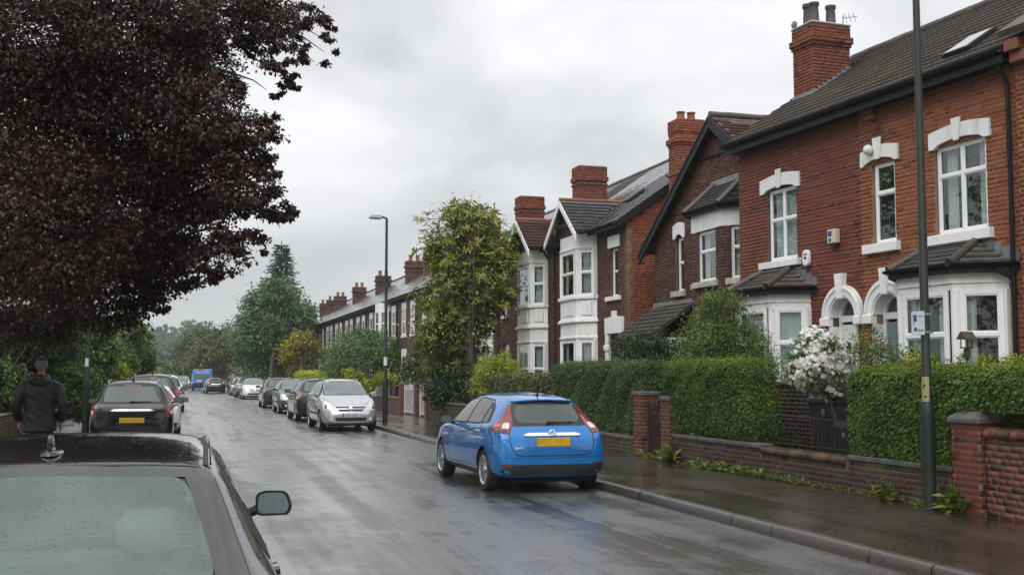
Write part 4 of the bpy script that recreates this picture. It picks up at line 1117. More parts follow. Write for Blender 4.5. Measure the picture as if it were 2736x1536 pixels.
    # party-wall chimney at the far end
    cs = Bricks(); cs.stack(.95, 1.98, width - .36, width + .36, 6.6, 9.0, bands=[(8.35, 8.425, .03), (8.5, 8.65, .05), (8.65, 9.0, .015)], tint=(.5, .2))
    co = cs.finish(h, wm, 'brick_deep', 'mortar_dark', 20, wall='chimney')
    MB().box(.98, 1.95, width - .33, width + .33, 9.001, 9.05).build('flaunching', 'grey_stone', co)
    f = MB()
    for i in range(8):
        x = .95 + i * .13; z = zE + (x - xE) * rs; f.box(x, x + .17, width - .372, width - .362, z - .04, z + .17)
    f.build('lead_flashing', 'lead', co)
    downpipe(h, -.07, width - .12, .14, 6.08, .22)
    pr = Bricks(); pr.stack(-.12, -.01, width - .62, width - .28, .12, 6.05, tint=(.55, .25)); pr.finish(h, wm, 'brick_brown', 'mortar_dark', 0, wall='pilaster')
    return h
hD = bay_house('villa', 30.4, 7.0, 'end villa with red side wall, white two-storey bay and wet slate roof', 3.7, 'slate', 'slate', True)
hE = bay_house('villa', 37.4, 7.1, 'villa with white bay under a small red-tiled gable, left of the end villa', 1.55, 'tile_red', 'slate_brown', False, door=False, front_limit=120)
hF = bay_house('villa', 44.5, 6.6, 'slate-roofed villa half hidden behind the tall glossy-leaved tree', 1.6, 'slate', 'slate', False, door=False, front_limit=0, simple=True)

# ------------------------------------------------------------------ far terrace
def terrace_house(i, y0, wd, bay, chim):
    o = np.array([12.0, y0, 0])
    h = tag(empty('terraced_house', o), TERR[i], 'house', 'houses of the far terrace')
    MB().box(0, 7.4, 0.0, wd, .1, 5.98).build('wall', 'brick_far', h)
    rs = .68; xE, zE, xR = -.3, 6.02, 3.6; zR = zE + (xR - xE) * rs
    rf = MB(); rf.prism([(xE, .0, zE), (xE, wd, zE), (xR, wd, zR), (2 * xR - xE, wd, zE), (2 * xR - xE, 0, zE), (xR, 0, zR)][:3] + [(xR, 0, zR)], (0, 0, .06)); rf.prism([(2 * xR - xE, 0, zE), (2 * xR - xE, wd, zE), (xR, wd, zR), (xR, 0, zR)], (0, 0, .06))
    rf.prism([(.05, .02, 5.985), (7.3, .02, 5.985), (xR, .02, zR - .05)], (0, wd - .04, 0))
    rf.build('roof', 'slate_far', h)
    MB().tube([(xR, 0, zR + .06), (xR, wd, zR + .06)], .10, 8).build('ridge', 'terracotta_dark', h)
    gutter(h, [(xE - .01, 0, zE), (xE - .01, wd, zE)], drop=.1)
    ys = [wd * .22, wd * .66]
    for z0, z1 in ((1.2, 2.8), (3.9, 5.35)):
        for j, yc in enumerate(ys):
            if bay and j == 1: continue
            if z0 < 2 and j == 0:
                MB().box(-.02, .06, yc - .45, yc + .45, .15, 2.7).build('door', ['door_white', 'door_blue', 'paint_maroon'][i % 3], h); continue
            window(h, (0, 0, 0), UY, NX, yc - .5, yc + .5, z0, z1, trans=((z0 + z1) / 2,), inset=-.07, fr=.07, room=0, curtain=None)
            MB().box(-.012, -.002, yc - .42, yc + .42, z0 + .06, z1 - .06).build('blind', 'curtain_grey' if (i + j) % 2 else 'dark_room', h)  # alternate windows: dark sheet standing for an unlit room instead of a blind
            MB().box(-.06, .02, yc - .62, yc + .62, z1 + .002, z1 + .34).build('lintel', 'white_paint', h)
            MB().box(-.10, .02, yc - .6, yc + .6, z0 - .13, z0 - .002).build('sill', 'white_paint', h)
    if bay:
        yc = ys[1]; pl = [(0, yc - 1.15), (-.6, yc - .7), (-.6, yc + .7), (0, yc + 1.15)]
        P3 = lambda z, e=0.: [(0.03, pl[0][1] - e, z), (-.6 - e, pl[1][1], z), (-.6 - e, pl[2][1], z), (0.03, pl[3][1] + e, z)]
        b = MB(); b.prism(P3(.13), (0, 0, 1.05)); b.prism(P3(2.8), (0, 0, 1.2)); b.prism(P3(5.45), (0, 0, .5))
        for za, zb in ((1.18, 2.8), (4.0, 5.45)):
            for x, y in pl[1:3]: b.lathe([(.09, za), (.09, zb)], (x + .07, y, 0), n=8)
        bo = b.build('bay', 'white_paint', h)
        for so, u, n, L in bay_segments(pl):
            for za, zb in ((1.18, 2.8), (4.0, 5.45)): window(bo, so, u, n, .1, L - .1, za, zb, trans=((za + zb) / 2,), inset=-.02, fr=.06, room=.3, curtain=('full', 'blind'))
    if chim:
        c = MB(); c.box(1.5, 2.5, wd - .35, wd + .35, 6.6, 8.55); c.box(1.46, 2.54, wd - .39, wd + .39, 8.05, 8.12); c.box(1.42, 2.58, wd - .43, wd + .43, 8.30, 8.45)
        c.box(1.47, 2.53, wd - .38, wd + .38, 8.551, 8.72)
        co = c.build('chimney', 'brick_far', h); pots(co, [(1.78, wd, 8.72), (2.22, wd, 8.72)], 'terracotta', .38, .13)
    downpipe(h, -.06, .1, .14, 5.98, .22)
    return h
TERR = ['red brick terraced house nearest the bushes, behind the big glossy-leaved tree', 'brown brick terraced house with tall chimney carrying an aerial', 'terraced house with white two-storey bay beside the thin lamp post',
        'brown brick terraced house just left of the white bay', 'terraced house under the third chimney from the right of the far row', 'dark brick terraced house in the middle of the far row',
        'terraced house under the fourth chimney of the far row', 'dark terraced house above the round green bush', 'terraced house under the fifth chimney of the far row', 'terraced house partly hidden by the yellow tree', 'last terraced house showing before the big chestnut']
for i in range(11):
    terrace_house(i, 52.5 + 5.5 * i, 5.497, i in (2, 9), i % 2 == 0 and i > 0 or i in (1, 9))
ta = empty('tv_aerial', (13.6, 63.6, 8.65)); tag(ta, 'spindly television aerial on the far terrace chimney nearest the big tree', 'aerial')
m = MB(); m.tube([(0, 0, -.3), (0, 0, 1.3)], .02, 6); m.build('mast', 'lead', ta)
m = MB(); m.tube([(-.5, -.4, 1.25), (.5, .4, 1.25)], .015, 5)
for q in (-.4, -.1, .2, .45): m.tube([(q * 1 - .16, q * .8 + .2, 1.25), (q + .16, q * .8 - .2, 1.25)], .012, 5)
m.build('antenna_rods', 'lead', ta)

# ------------------------------------------------------------------ garden walls on the right
def garden_wall(y0, y1, zt, label, brick='brick_wall', mortar='mortar_wall', cap='round', x=PR, limit=260, th=.23, seed=0):
    h = tag(empty('garden_wall', (x, y0, .12)), label, 'garden wall', 'garden walls along the right pavement')
    wm = world_of((x, y0, .12)); L = y1 - y0; H = zt - .12
    b = Bricks(); H2 = math.floor(H / CO) * CO
    b.panel((0, 0, 0), UY, NX, L, 0, H2, tint=(.45, .25), seed=seed, depth=th - .01)
    b.finish(h, wm, brick, mortar, limit)
    if cap == 'round':      # bullnose bricks on edge
        T, t = [], []; n = int(L / .11)
        pr = [(-.03, 0), (-.035, .05), (-.01, .095), (.05, .12), (.15, .12), (.215, .09), (.24, .04), (.235, 0)]
        V = [(a, 0, c) for a, c in pr] + [(a, 1, c) for a, c in pr]; k = len(pr)
        F = [(i, i + 1, k + i + 1, k + i) for i in range(k - 1)] + [(0, k, 2 * k - 1, k - 1)]
        for i in range(n):
            M = np.eye(4); M[1, 1] = L / n - .008; M[:3, 3] = (rng.normal(0, .003), i * L / n, H2 + rng.normal(0, .002)); T.append(M); t.append(rng.random())
        cb = MB().box(-.015, .215, 0, L, H2, H2 + .09).build('coping', mortar, h)
        instance_set('coping_brick', 'coping_bricks_beyond', (V, F), T, t, brick, cb, wm, 200)
    elif cap == 'flat':
        n = max(1, int(L / .75)); cb = None
        for i in range(n): MB().box(-.03, th + .02, i * L / n + .004, (i + 1) * L / n - .004, H2, H2 + .07).build('coping_stone', 'stone_dark', h, bevel=.012)
    return h
def pier(x, y, w, zt, label, brick='brick_pier', mortar='mortar_wall', cap='slab', depth=None, limit=140):
    d = depth or w
    h = tag(empty('gate_pier', (x, y, .12)), label, 'gate pier', 'gate piers along the right pavement')
    b = Bricks(); H = math.floor((zt - .12) / CO) * CO; b.stack(0, d, 0, w, 0, H, tint=(.5, .22)); b.finish(h, world_of((x, y, .12)), brick, mortar, limit)
    c = MB()
    if cap == 'pyramid':
        e = .04; c.add([(-e, -e, H + .001), (d + e, -e, H + .001), (d + e, w + e, H + .001), (-e, w + e, H + .001), (-e, -e, H + .07), (d + e, -e, H + .07), (d + e, w + e, H + .07), (-e, w + e, H + .07), (.06, .06, H + .15), (d - .06, .06, H + .15), (d - .06, w - .06, H + .15), (.06, w - .06, H + .15)],
              [(3, 2, 1, 0), (0, 1, 5, 4), (1, 2, 6, 5), (2, 3, 7, 6), (3, 0, 4, 7), (4, 5, 9, 8), (5, 6, 10, 9), (6, 7, 11, 10), (7, 4, 8, 11), (8, 9, 10, 11)])
    else: c.box(-.03, d + .03, -.03, w + .03, H + .001, H + .09)
    c.build('cap_stone', 'stone_dark', h, bevel=.015)
    return h
garden_wall(4.0, 11.18, 1.03, 'red brick wall with rounded coping at the right edge beyond the capped pier', 'brick_pier', limit=200, seed=1)
pier(PR - .06, 11.2, .50, 1.22, 'red brick gate pier with black weathered cap beside the near lamp post', cap='pyramid', limit=160)
garden_wall(11.72, 14.0, .60, 'low brick wall under the big clipped hedge behind the near lamp post', cap='flat', seed=2)
garden_wall(14.02, 16.45, .52, 'low mossy brick wall with rounded coping in front of the bins', cap='round', seed=3)
garden_wall(16.47, 19.85, .62, 'low dark brick wall under the rounded square hedge', cap='flat', seed=4)
pier(PR - .05, 19.87, .42, 1.26, 'brick gate pier half covered by the square hedge, right of the black gate', limit=110)
pier(PR - .05, 21.25, .40, 1.34, 'red brick gate pier with mossy cap left of the black gate', limit=110)
garden_wall(21.7, 27.4, .42, 'low dark brick wall under the long green hedge behind the blue car', cap='flat', seed=5, limit=150)
garden_wall(27.42, 41.6, .75, 'long brown brick wall below the overhanging bushes beyond the blue car', cap='flat', seed=6, limit=250, brick='brick_wall')
pier(PR - .05, 41.62, .42, 1.38, 'dark brick gate pier right of the narrow white gate', limit=60)
pier(PR - .05, 43.6, .44, 1.38, 'dark brick gate pier between the two white gates', limit=60)
pier(PR - .05, 46.7, .44, 1.38, 'brick gate pier left of the wider white gate', limit=60)
garden_wall(47.2, 62., .75, 'red brick wall with trailing plants behind the silver car', cap='flat', seed=7, limit=60, brick='brick_pier')
garden_wall(62.1, 118., .7, 'long far brick wall along the pavement behind the row of parked cars', cap='none', seed=8, limit=0)

def iron_gate(y0, y1, zt, mat, label, bars, x=PR + .1, hoop=False, name='iron_gate'):
    g = tag(empty(name, (x, y0, .13)), label, 'gate'); L = y1 - y0; H = zt - .13
    f = MB(); f.tube([(0, .02, 0), (0, .02, H)], .018, 8); f.tube([(0, L - .02, 0), (0, L - .02, H)], .018, 8)
    f.box(-.012, .012, .03, L - .03, .10, .13); f.box(-.012, .012, .03, L - .03, H - .2, H - .17); f.build('frame', mat, g)
    for i in range(bars):
        y = .02 + (L - .04) * (i + 1) / (bars + 1); b = MB(); b.tube([(0, y, .06), (0, y, H - .04 + .05 * math.sin(math.pi * (i + 1) / (bars + 1)))], .0095, 6); b.build('bar', mat, g)
    if hoop:
        a = MB(); a.tube([(0, L / 2 + .18 * math.cos(q), H - .17 + .2 * math.sin(q)) for q in np.linspace(0, math.pi, 9)], .011, 6); a.build('scroll', mat, g)
    return g
iron_gate(20.32, 21.22, 1.18, 'cast_iron', 'narrow black iron gate between two brick piers behind the blue car', 7)
iron_gate(42.08, 43.56, 1.34, 'gate_white', 'white iron gate between the two dark piers nearer the blue car', 10, hoop=True, name='white_gate')
iron_gate(44.1, 46.66, 1.34, 'gate_white', 'wider white iron gate with scroll top left of the middle pier', 14, hoop=True, name='white_gate')
rl = tag(empty('railing', (PR + .12, 14.05, .66)), 'low bent black railing standing on the wall in front of the bins', 'railing')
f = MB(); f.tube([(0, 0, .40), (0, 1.0, .44), (.02, 2.35, .46)], .009, 6); f.tube([(0, 0, .02), (0, 2.35, .02)], .008, 6); f.build('rail', 'cast_iron', rl)
for i in range(22):
    y = .05 + i * .106; b = MB(); b.tube([(rng.normal(0, .01), y, 0), (rng.normal(0, .01), y + .01, .22), (.0, y + .03, .40 + .02 * (i / 22)), (0, y + .06, .45)], .006, 5); b.build('bar', 'cast_iron', rl)
rl = tag(empty('railing', (PR + .1, 40.0, .80)), 'short black railing on the wall beside the narrow white gate', 'railing')
f = MB(); f.box(-.01, .01, 0, 1.6, .42, .45); f.build('rail', 'cast_iron', rl)
for i in range(14): MB().tube([(0, .05 + i * .115, 0), (0, .05 + i * .115, .55)], .009, 5).build('bar', 'cast_iron', rl)
# dark inner wall behind the bins
h = tag(empty('garden_wall', (10.75, 15.3, .13)), 'dark inner brick wall behind the bins and the white flowers', 'garden wall', 'garden walls along the right pavement')
b = Bricks(); b.panel((0, 0, 0), UY, NX, 6.2, 0, 1.425, tint=(.3, .2), seed=33); b.finish(h, world_of((10.75, 15.3, .13)), 'brick_wall', 'mortar_wall', 120)
MB().box(-.03, .25, -.02, 6.22, 1.426, 1.49).build('coping_stone', 'stone_dark', h, bevel=.012)
MB().box(-.002, .226, -.011, -.001, 0, 1.42).build('wall_end', 'mortar_wall', h)

# ------------------------------------------------------------------ bins
def bin_(x, y, rz, s, label):
    b = tag(empty('wheelie_bin', (x, y, .13), rz), label, 'bin', 'bins in the front garden')
    w, d, H = .29 * s, .34 * s, 1.0 * s
    m = MB(); m.add([(-d * .78, -w * .8, 0.06), (d * .78, -w * .8, .06), (d * .78, w * .8, .06), (-d * .78, w * .8, .06), (-d, -w, H), (d, -w, H), (d, w, H), (-d, w, H)], [(3, 2, 1, 0), (4, 5, 6, 7), (0, 1, 5, 4), (1, 2, 6, 5), (2, 3, 7, 6), (3, 0, 4, 7)])
    m.build('body', 'bin_plastic', b, bevel=.03, seg=2)
    MB().box(-d - .03, d + .02, -w - .03, w + .03, H - .06, H - .001).build('rim', 'bin_plastic', b, bevel=.015)
    l = MB(); l.add([(-d - .035, -w - .035, H + .001), (d + .03, -w - .035, H + .001), (d + .03, w + .035, H + .001), (-d - .035, w + .035, H + .001), (-d + .02, -w + .03, H + .06), (d - .03, -w + .03, H + .07), (d - .03, w - .03, H + .07), (-d + .02, w - .03, H + .06)], [(3, 2, 1, 0), (4, 5, 6, 7), (0, 1, 5, 4), (1, 2, 6, 5), (2, 3, 7, 6), (3, 0, 4, 7)])
    l.build('lid', 'bin_plastic', b, bevel=.02, seg=2)
    MB().tube([(d + .06, -w * .8, H - .03), (d + .06, w * .8, H - .03)], .016, 8).build('handle', 'bin_plastic', b)
    for sy in (-1, 1): MB().lathe([(.09 * s, -.025), (.1 * s, 0), (.09 * s, .025)], (d * .7, sy * w * .9, .1 * s), axis='y', n=14).build('wheel', 'rubber', b)
    MB().box(-d * .97 - .012, -d * .97, -.035, .035, H * .80, H * .88).build('badge', 'lead', b)
bin_(10.25, 16.05, .15, 1.22, 'tall black wheelie bin under the white flowering shrub')
bin_(9.85, 14.95, -.1, .86, 'black bin with grey lid just behind the railing and big hedge')

# ------------------------------------------------------------------ lamp posts
def lamp_post(x, y, H, base_h, rb, rt, label, head=True, arm=.5, sticker=None):
    p = tag(empty('lamp_post', (x, y, .12)), label, 'lamp post', 'street lamp posts')
    m = MB(); m.lathe([(rb, 0), (rb, base_h), (rb * 1.02, base_h + .02), (rt * 1.05, base_h + .16), (rt, base_h + .17), (rt * .72, H)], n=20); m.build('column', 'lamp_green', p, smooth=40)
    MB().box(-rb - .004, -rb * .9, -.045, .045, base_h - .82, base_h - .12).build('access_door', 'lamp_green', p, bevel=.004)
    if head:
        b = MB(); b.tube([(0, 0, H - .05), (0, 0, H + .03), (-.12, 0, H + .06), (-arm * .5, 0, H + .07)], .035, 8); b.build('bracket', 'lamp_green', p, smooth=50)
        l = MB(); l.add([(-arm - .12, -.09, H + .02), (-arm * .35, -.12, H + .0), (-arm * .35, .12, H + .0), (-arm - .12, .09, H + .02), (-arm - .05, -.06, H + .11), (-arm * .4, -.08, H + .14), (-arm * .4, .08, H + .14), (-arm - .05, .06, H + .11)], [(3, 2, 1, 0), (4, 5, 6, 7), (0, 1, 5, 4), (1, 2, 6, 5), (2, 3, 7, 6), (3, 0, 4, 7)])
        lo = l.build('lantern', 'lead', p, bevel=.02, seg=2)
        MB().box(-arm - .06, -arm * .5, -.07, .07, H - .012, H - .001).build('lens', 'sign_white', lo)
    return p
LP = lamp_post(8.80, 11.95, 7.4, 1.13, .082, .055, 'tall dark green lamp post in front of the big hedge with notices on it')
sg = tag(empty('notice_plate', (8.73, 11.93, 2.23)), 'small white notice with blue symbols clamped to the near lamp post', 'sign')
MB().box(-.006, 0, -.07, .185, 0, .29).build('plate', 'sign_white', sg, bevel=.004)
e_ = MB(); e_.box(-.0075, -.0062, .075, .125, .17, .25).box(-.0075, -.0062, .125, .14, .13, .24).box(-.0075, -.0062, .15, .165, .235, .255); e_.box(-.0075, -.0062, .07, .13, .05, .085).box(-.0075, -.0062, .085, .115, .085, .10)
for i in range(5): e_.box(-.0075, -.0062, -.05 + i * .022, -.036 + i * .022, .045, .065 + .01 * (i % 2))
e_.box(-.0075, -.0062, -.05, .04, .225, .235)
e_.build('print', 'sign_blue', sg)
MB().box(-.0075, -.0062, -.04, .03, .14, .144).box(-.0075, -.0062, -.05, -.02, .16, .163).build('writing', 'lead', sg)
MB().lathe([(.074, .02), (.074, .05)], (.09, .02, 0), n=16, cap=False).lathe([(.074, .24), (.074, .27)], (.09, .02, 0), n=16, cap=False).build('clamp', 'lead', sg)
st = tag(empty('sticker', (8.80, 11.95, 1.42)), 'faded yellow paper notice wrapped low on the near lamp post', 'sticker')
m = MB(); A = [(.0600 * math.cos(a), .0600 * math.sin(a), 0) for a in np.linspace(R(150), R(262), 10)]; m.strip(A, [(a, b, .30) for a, b, c in A], (0, 0, .001)); m.build('paper', 'yellow_sticker', st)
m = MB()
for z, a0, a1 in ((.19, 190, 225), (.16, 185, 205), (.05, 200, 230), (.255, 175, 185)):
    B = [(.0620 * math.cos(a), .0620 * math.sin(a), z) for a in np.linspace(R(a0), R(a1), 5)]; m.add(B + [(a, b, z + .022) for a, b, c in B], [(i, i + 1, 6 + i, 5 + i) for i in range(4)])
m.build('writing', 'ink', st)
lamp_post(6.72, 37.8, 6.85, 1.35, .085, .058, 'slim lamp post on the right pavement beside the silver car')
lamp_post(6.7, 121, 6.9, 1.3, .09, .06, 'distant lamp post rising behind the white car')
lp3 = lamp_post(-2.12, 30.2, 6.9, 1.35, .09, .062, 'dark lamp post on the left pavement beside the ivy hedge', arm=-.5)
st = tag(empty('sticker', (-2.12, 30.2, 1.95)), 'narrow white label on the left pavement lamp post', 'sticker'); MB().add([(.064 * math.cos(a), .064 * math.sin(a), z) for z in (0, .2) for a in np.linspace(R(215), R(300), 6)], [(i, i + 1, 7 + i, 6 + i) for i in range(5)]).build('paper', 'sign_white', st)
st = tag(empty('sticker', (6.72, 37.8, 2.05)), 'small white and yellow label on the slim lamp post by the silver car', 'sticker'); MB().lathe([(.063, 0), (.063, .22)], n=14, cap=False).build('paper', 'sign_white', st); MB().lathe([(.066, .221), (.066, .28)], n=14, cap=False).build('label_top', 'yellow_sticker', st)
# little weathered bird table on a stake in the near garden
bt = tag(empty('bird_table', (10.0, 12.72, .5)), 'small weathered bird table on a thin stake above the big hedge', 'bird table')
MB().tube([(0, 0, 0), (0, 0, 1.85)], .018, 8).build('stake', 'bark', bt)
MB().box(-.11, .11, -.11, .11, 1.99, 2.01).box(-.03, .03, -.03, .03, 1.80, 1.989).lathe([(.075, 1.83), (.09, 1.9), (.06, 1.985)], n=10).build('feeder_tray', 'bark', bt)
m = MB(); m.prism([(-.17, -.17, 2.14), (-.17, .17, 2.14), (-.17, 0, 2.27)], (.34, 0, 0)); m.build('roof', 'bark', bt)
for a in (-.09, .09):
    for c in (-.09, .09): MB().box(a - .01, a + .01, c - .01, c + .01, 2.01, 2.14).build('post', 'bark', bt)
bt.scale = (.55, .55, .80)
# ------------------------------------------------------------------ foliage
_pit, _yaw = R(4.364), R(16.41)
_fw = np.array([math.sin(_yaw) * math.cos(_pit), math.cos(_yaw) * math.cos(_pit), math.sin(_pit)])
_rt = np.array([math.cos(_yaw), -math.sin(_yaw), 0]); _up = np.cross(_rt, _fw)
def at(u, v, d, r=None):
    """a point seen at (u,v) on the 2576-wide picture, d metres away; r turns picture units into metres at that distance"""
    k = 1.06211; p = CAM + (_fw * 3040 + _rt * (u * k - 1368) - _up * (v * k - 768)) * (d / 3040)
    return (p[0], p[1], p[2]) if r is None else (p[0], p[1], p[2], r * k * d / 3040)
def unit(a): return a / (np.linalg.norm(a, axis=1, keepdims=True) + 1e-9)

def leaf_mesh(name, P, D, N, s, asp, tint, mat, curl=.12):
    D = unit(D); S = unit(np.cross(D, N)); N = np.cross(S, D); s = s[:, None]
    w = s * asp * .5
    V = np.stack([P, P + D * s * .45 + S * w + N * w * .35, P + D * s - N * s * curl, P + D * s * .45 - S * w + N * w * .35], 1).reshape(-1, 3)
    return np_mesh(name, V, np.arange(len(V)).reshape(-1, 4), mat, np.repeat(tint, 4))

def blob_points(blobs, n, seed, shell=.5, clump=.22, per=40, flat=.75, low=.0):
    r_ = np.random.default_rng(seed); B = np.array(blobs, float)
    area = (B[:, 3] * B[:, 5] + B[:, 3] * B[:, 4] + B[:, 4] * B[:, 5]); wt = area * (B[:, 6] if B.shape[1] > 6 else 1)
    nc = max(4, n // per); bi = r_.choice(len(B), nc, p=wt / wt.sum())
    d = unit(r_.normal(size=(nc, 3))); rad = shell + (1 - shell) * r_.random(nc) ** .6
    rad *= 1 + .10 * r_.normal(size=nc)
    C_ = B[bi, :3] + d * B[bi, 3:6] * rad[:, None]
    li = np.repeat(np.arange(nc), per)
    rm = B[bi, 3:6].mean(1)
    sg = clump * np.minimum(rm, 1.6) * (.6 + .8 * r_.random(nc))
    off = r_.normal(size=(len(li), 3)) * sg[li, None] * np.array([1, 1, flat])
    P = C_[li] + off
    out = unit(P - B[bi[li], :3]); ct = r_.random(nc)
    return P, out, ct[li], r_

def foliage(name, blobs, n, size, mat, parent, base, asp=.55, droop=.35, seed=0, tw=.45, **k):
    P, out, ct, r_ = blob_points(blobs, n, seed, **k)
    m = len(P)
    D = out * .7 + r_.normal(size=(m, 3)) * .75 + np.array([0, 0, -droop])
    N = out * .5 + r_.normal(size=(m, 3)) * .45 + np.array([0, 0, .75])
    t = np.clip(tw * ct + (1 - tw) * r_.random(m), 0, 1)
    me = leaf_mesh(name, P - np.array(base), D, N, size * (.65 + .7 * r_.random(m)), asp, t, mat)
    o = add_obj(name, me, parent); stuff(o)
    return o
def limbs(parent, base, trunk, targets, r0, mat='bark', name='trunk', seed=0, sag=.0, sub=3, hmin=.35, thin=1.):
    r_ = np.random.default_rng(seed + 99); m = MB(); b = np.array(base, float)
    T = [np.array(p, float) - b for p in trunk]; k = len(T)
    m.tube(T, [r0 * (1 - .62 * i / (k - 1)) for i in range(k)], 10)
    for q in targets:
        q = np.array(q[:3], float) - b
        f = hmin + (1 - hmin) * r_.random(); i = min(k - 2, int(f * (k - 1))); g = f * (k - 1) - i
        s = T[i] * (1 - g) + T[i + 1] * g
        mid = (s + q) / 2 + r_.normal(size=3) * .12 * np.linalg.norm(q - s) + np.array([0, 0, .12 * np.linalg.norm(q - s)])
        rr = r0 * .34 * (1 - .4 * f) * thin
        m.tube([s, s * .5 + mid * .5, mid, mid * .45 + q * .55, q], [rr, rr * .8, rr * .6, rr * .4, rr * .15], 6)
        for _ in range(sub):
            e = q + np.clip(r_.normal(size=3), -1.5, 1.5) * min(.35, .12 * np.linalg.norm(q - mid)) + np.array([0, 0, -.05]); m.tube([mid * .5 + q * .5, (mid * .5 + q * .5) * .4 + e * .6, e], [rr * .38, rr * .25, rr * .08], 5)
    return m.build(name, mat, parent, smooth=60)
def plant(name, label, cat, base, blobs, n, size, mat, stem=.05, group=None, trunk=None, bark='bark', seed=0, lim=8, crown='foliage', **k):
    t = tag(empty(name, base), label, cat, group)
    B = np.array(blobs, float); c = B[:, :3].mean(0)
    tr = trunk or [base, np.array(base) * .5 + np.array([c[0], c[1], c[2]]) * .5 * 1.0, c]
    limbs(t, base, tr, [b[:3] for b in blobs][:lim], stem, bark, 'trunk' if crown == 'crown' else 'stem', seed)
    foliage(crown, blobs, n, size, mat, t, base, seed=seed, **k)
    return t

# --- copper beech overhanging from the left
BB = [(100, 100, 230, 15), (330, 120, 190, 15.5), (100, 330, 230, 14.5), (330, 330, 200, 15), (520, 300, 120, 15.5), (600, 350, 90, 15), (668, 345, 52, 15), (480, 450, 140, 15.5), (600, 470, 80, 15),
      (660, 425, 40, 14.6), (685, 515, 48, 15), (735, 540, 22, 15), (300, 520, 190, 15.5), (480, 585, 100, 15.5), (570, 615, 60, 15), (640, 600, 38, 15), (100, 560, 220, 15), (380, 650, 110, 16), (460, 690, 45, 16),
      (530, 665, 45, 15.5), (250, 710, 130, 16.5), (360, 745, 52, 16.5), (405, 765, 24, 16.5), (90, 750, 140, 17), (500, 180, 100, 16), (440, 50, 110, 16), (560, 30, 85, 16.5), (660, 30, 75, 16.5), (735, 45, 58, 16.5),
      (700, 125, 52, 16.5), (640, 90, 45, 16.5), (735, 205, 26, 16.5), (795, 55, 36, 16.5), (835, 95, 22, 16.5), (818, 165, 22, 16.5), (690, 225, 22, 16.5), (590, 215, 30, 16), (760, 130, 28, 16.5), (845, 135, 14, 16.5)]
rb = np.random.default_rng(4)
blobs = []
for u, v, r, d in BB:
    x, y, z, rr = at(u, v, d + rb.normal(0, .5), r); blobs.append((x, y, z, rr, rr * 1.15, rr * .95))
inframe = list(blobs)
tb = (-6.4, 17.5, .14)
bt_ = tag(empty('beech_tree', tb), 'large dark purple copper beech overhanging the left side of the street', 'tree')
limbs(bt_, tb, [tb, (-6.2, 17.3, 2.5), (-5.6, 16.8, 5), (-4.8, 16.4, 7.5), (-4.2, 16.2, 9.5)], [b for b in inframe if b[3] > .45] + [(-7.5, 15, 7, 0), (-8, 19, 8, 0)], .42, 'bark_dark', seed=3, sub=1, hmin=.3, thin=.55)
tw_ = MB(); big_ = [b for b in inframe if b[3] > .45]
for b in inframe:
    if b[3] <= .45:
        c = min(big_, key=lambda q: sum((q[i] - b[i]) ** 2 for i in range(3))); a0 = np.array(c[:3]) - tb; a1 = np.array(b[:3]) - tb
        a1 = a0 + (a1 - a0) * .9; tw_.tube([a0, a0 * .6 + a1 * .4 + (0, 0, .10), a0 * .2 + a1 * .8 + (0, 0, .06), a1 - (0, 0, .04)], [.024, .017, .010, .004], 6)
stuff(tw_.build('twigs_or_dark_core', 'bark_dark', bt_))
foliage('crown', inframe, 185000, .058, 'leaf_beech', bt_, tb, asp=.62, droop=.45, seed=5, shell=.45, clump=.15, per=60, flat=.55, tw=.55)
outer = [(-5.5, 15, 7.5, 3.0, 3.5, 2.5), (-6.5, 18.5, 8.5, 3.4, 3.5, 2.8), (-8.5, 16, 6.5, 2.5, 3, 2.6), (-3.5, 16, 9.8, 3, 3.2, 1.8), (-6.5, 13.5, 5, 2.2, 2, 2), (-7.5, 20, 5, 2.4, 2.5, 2.2)]
foliage('outer_crown', outer, 30000, .11, 'leaf_beech', bt_, tb, asp=.62, seed=6, shell=.5, clump=.26, per=26)

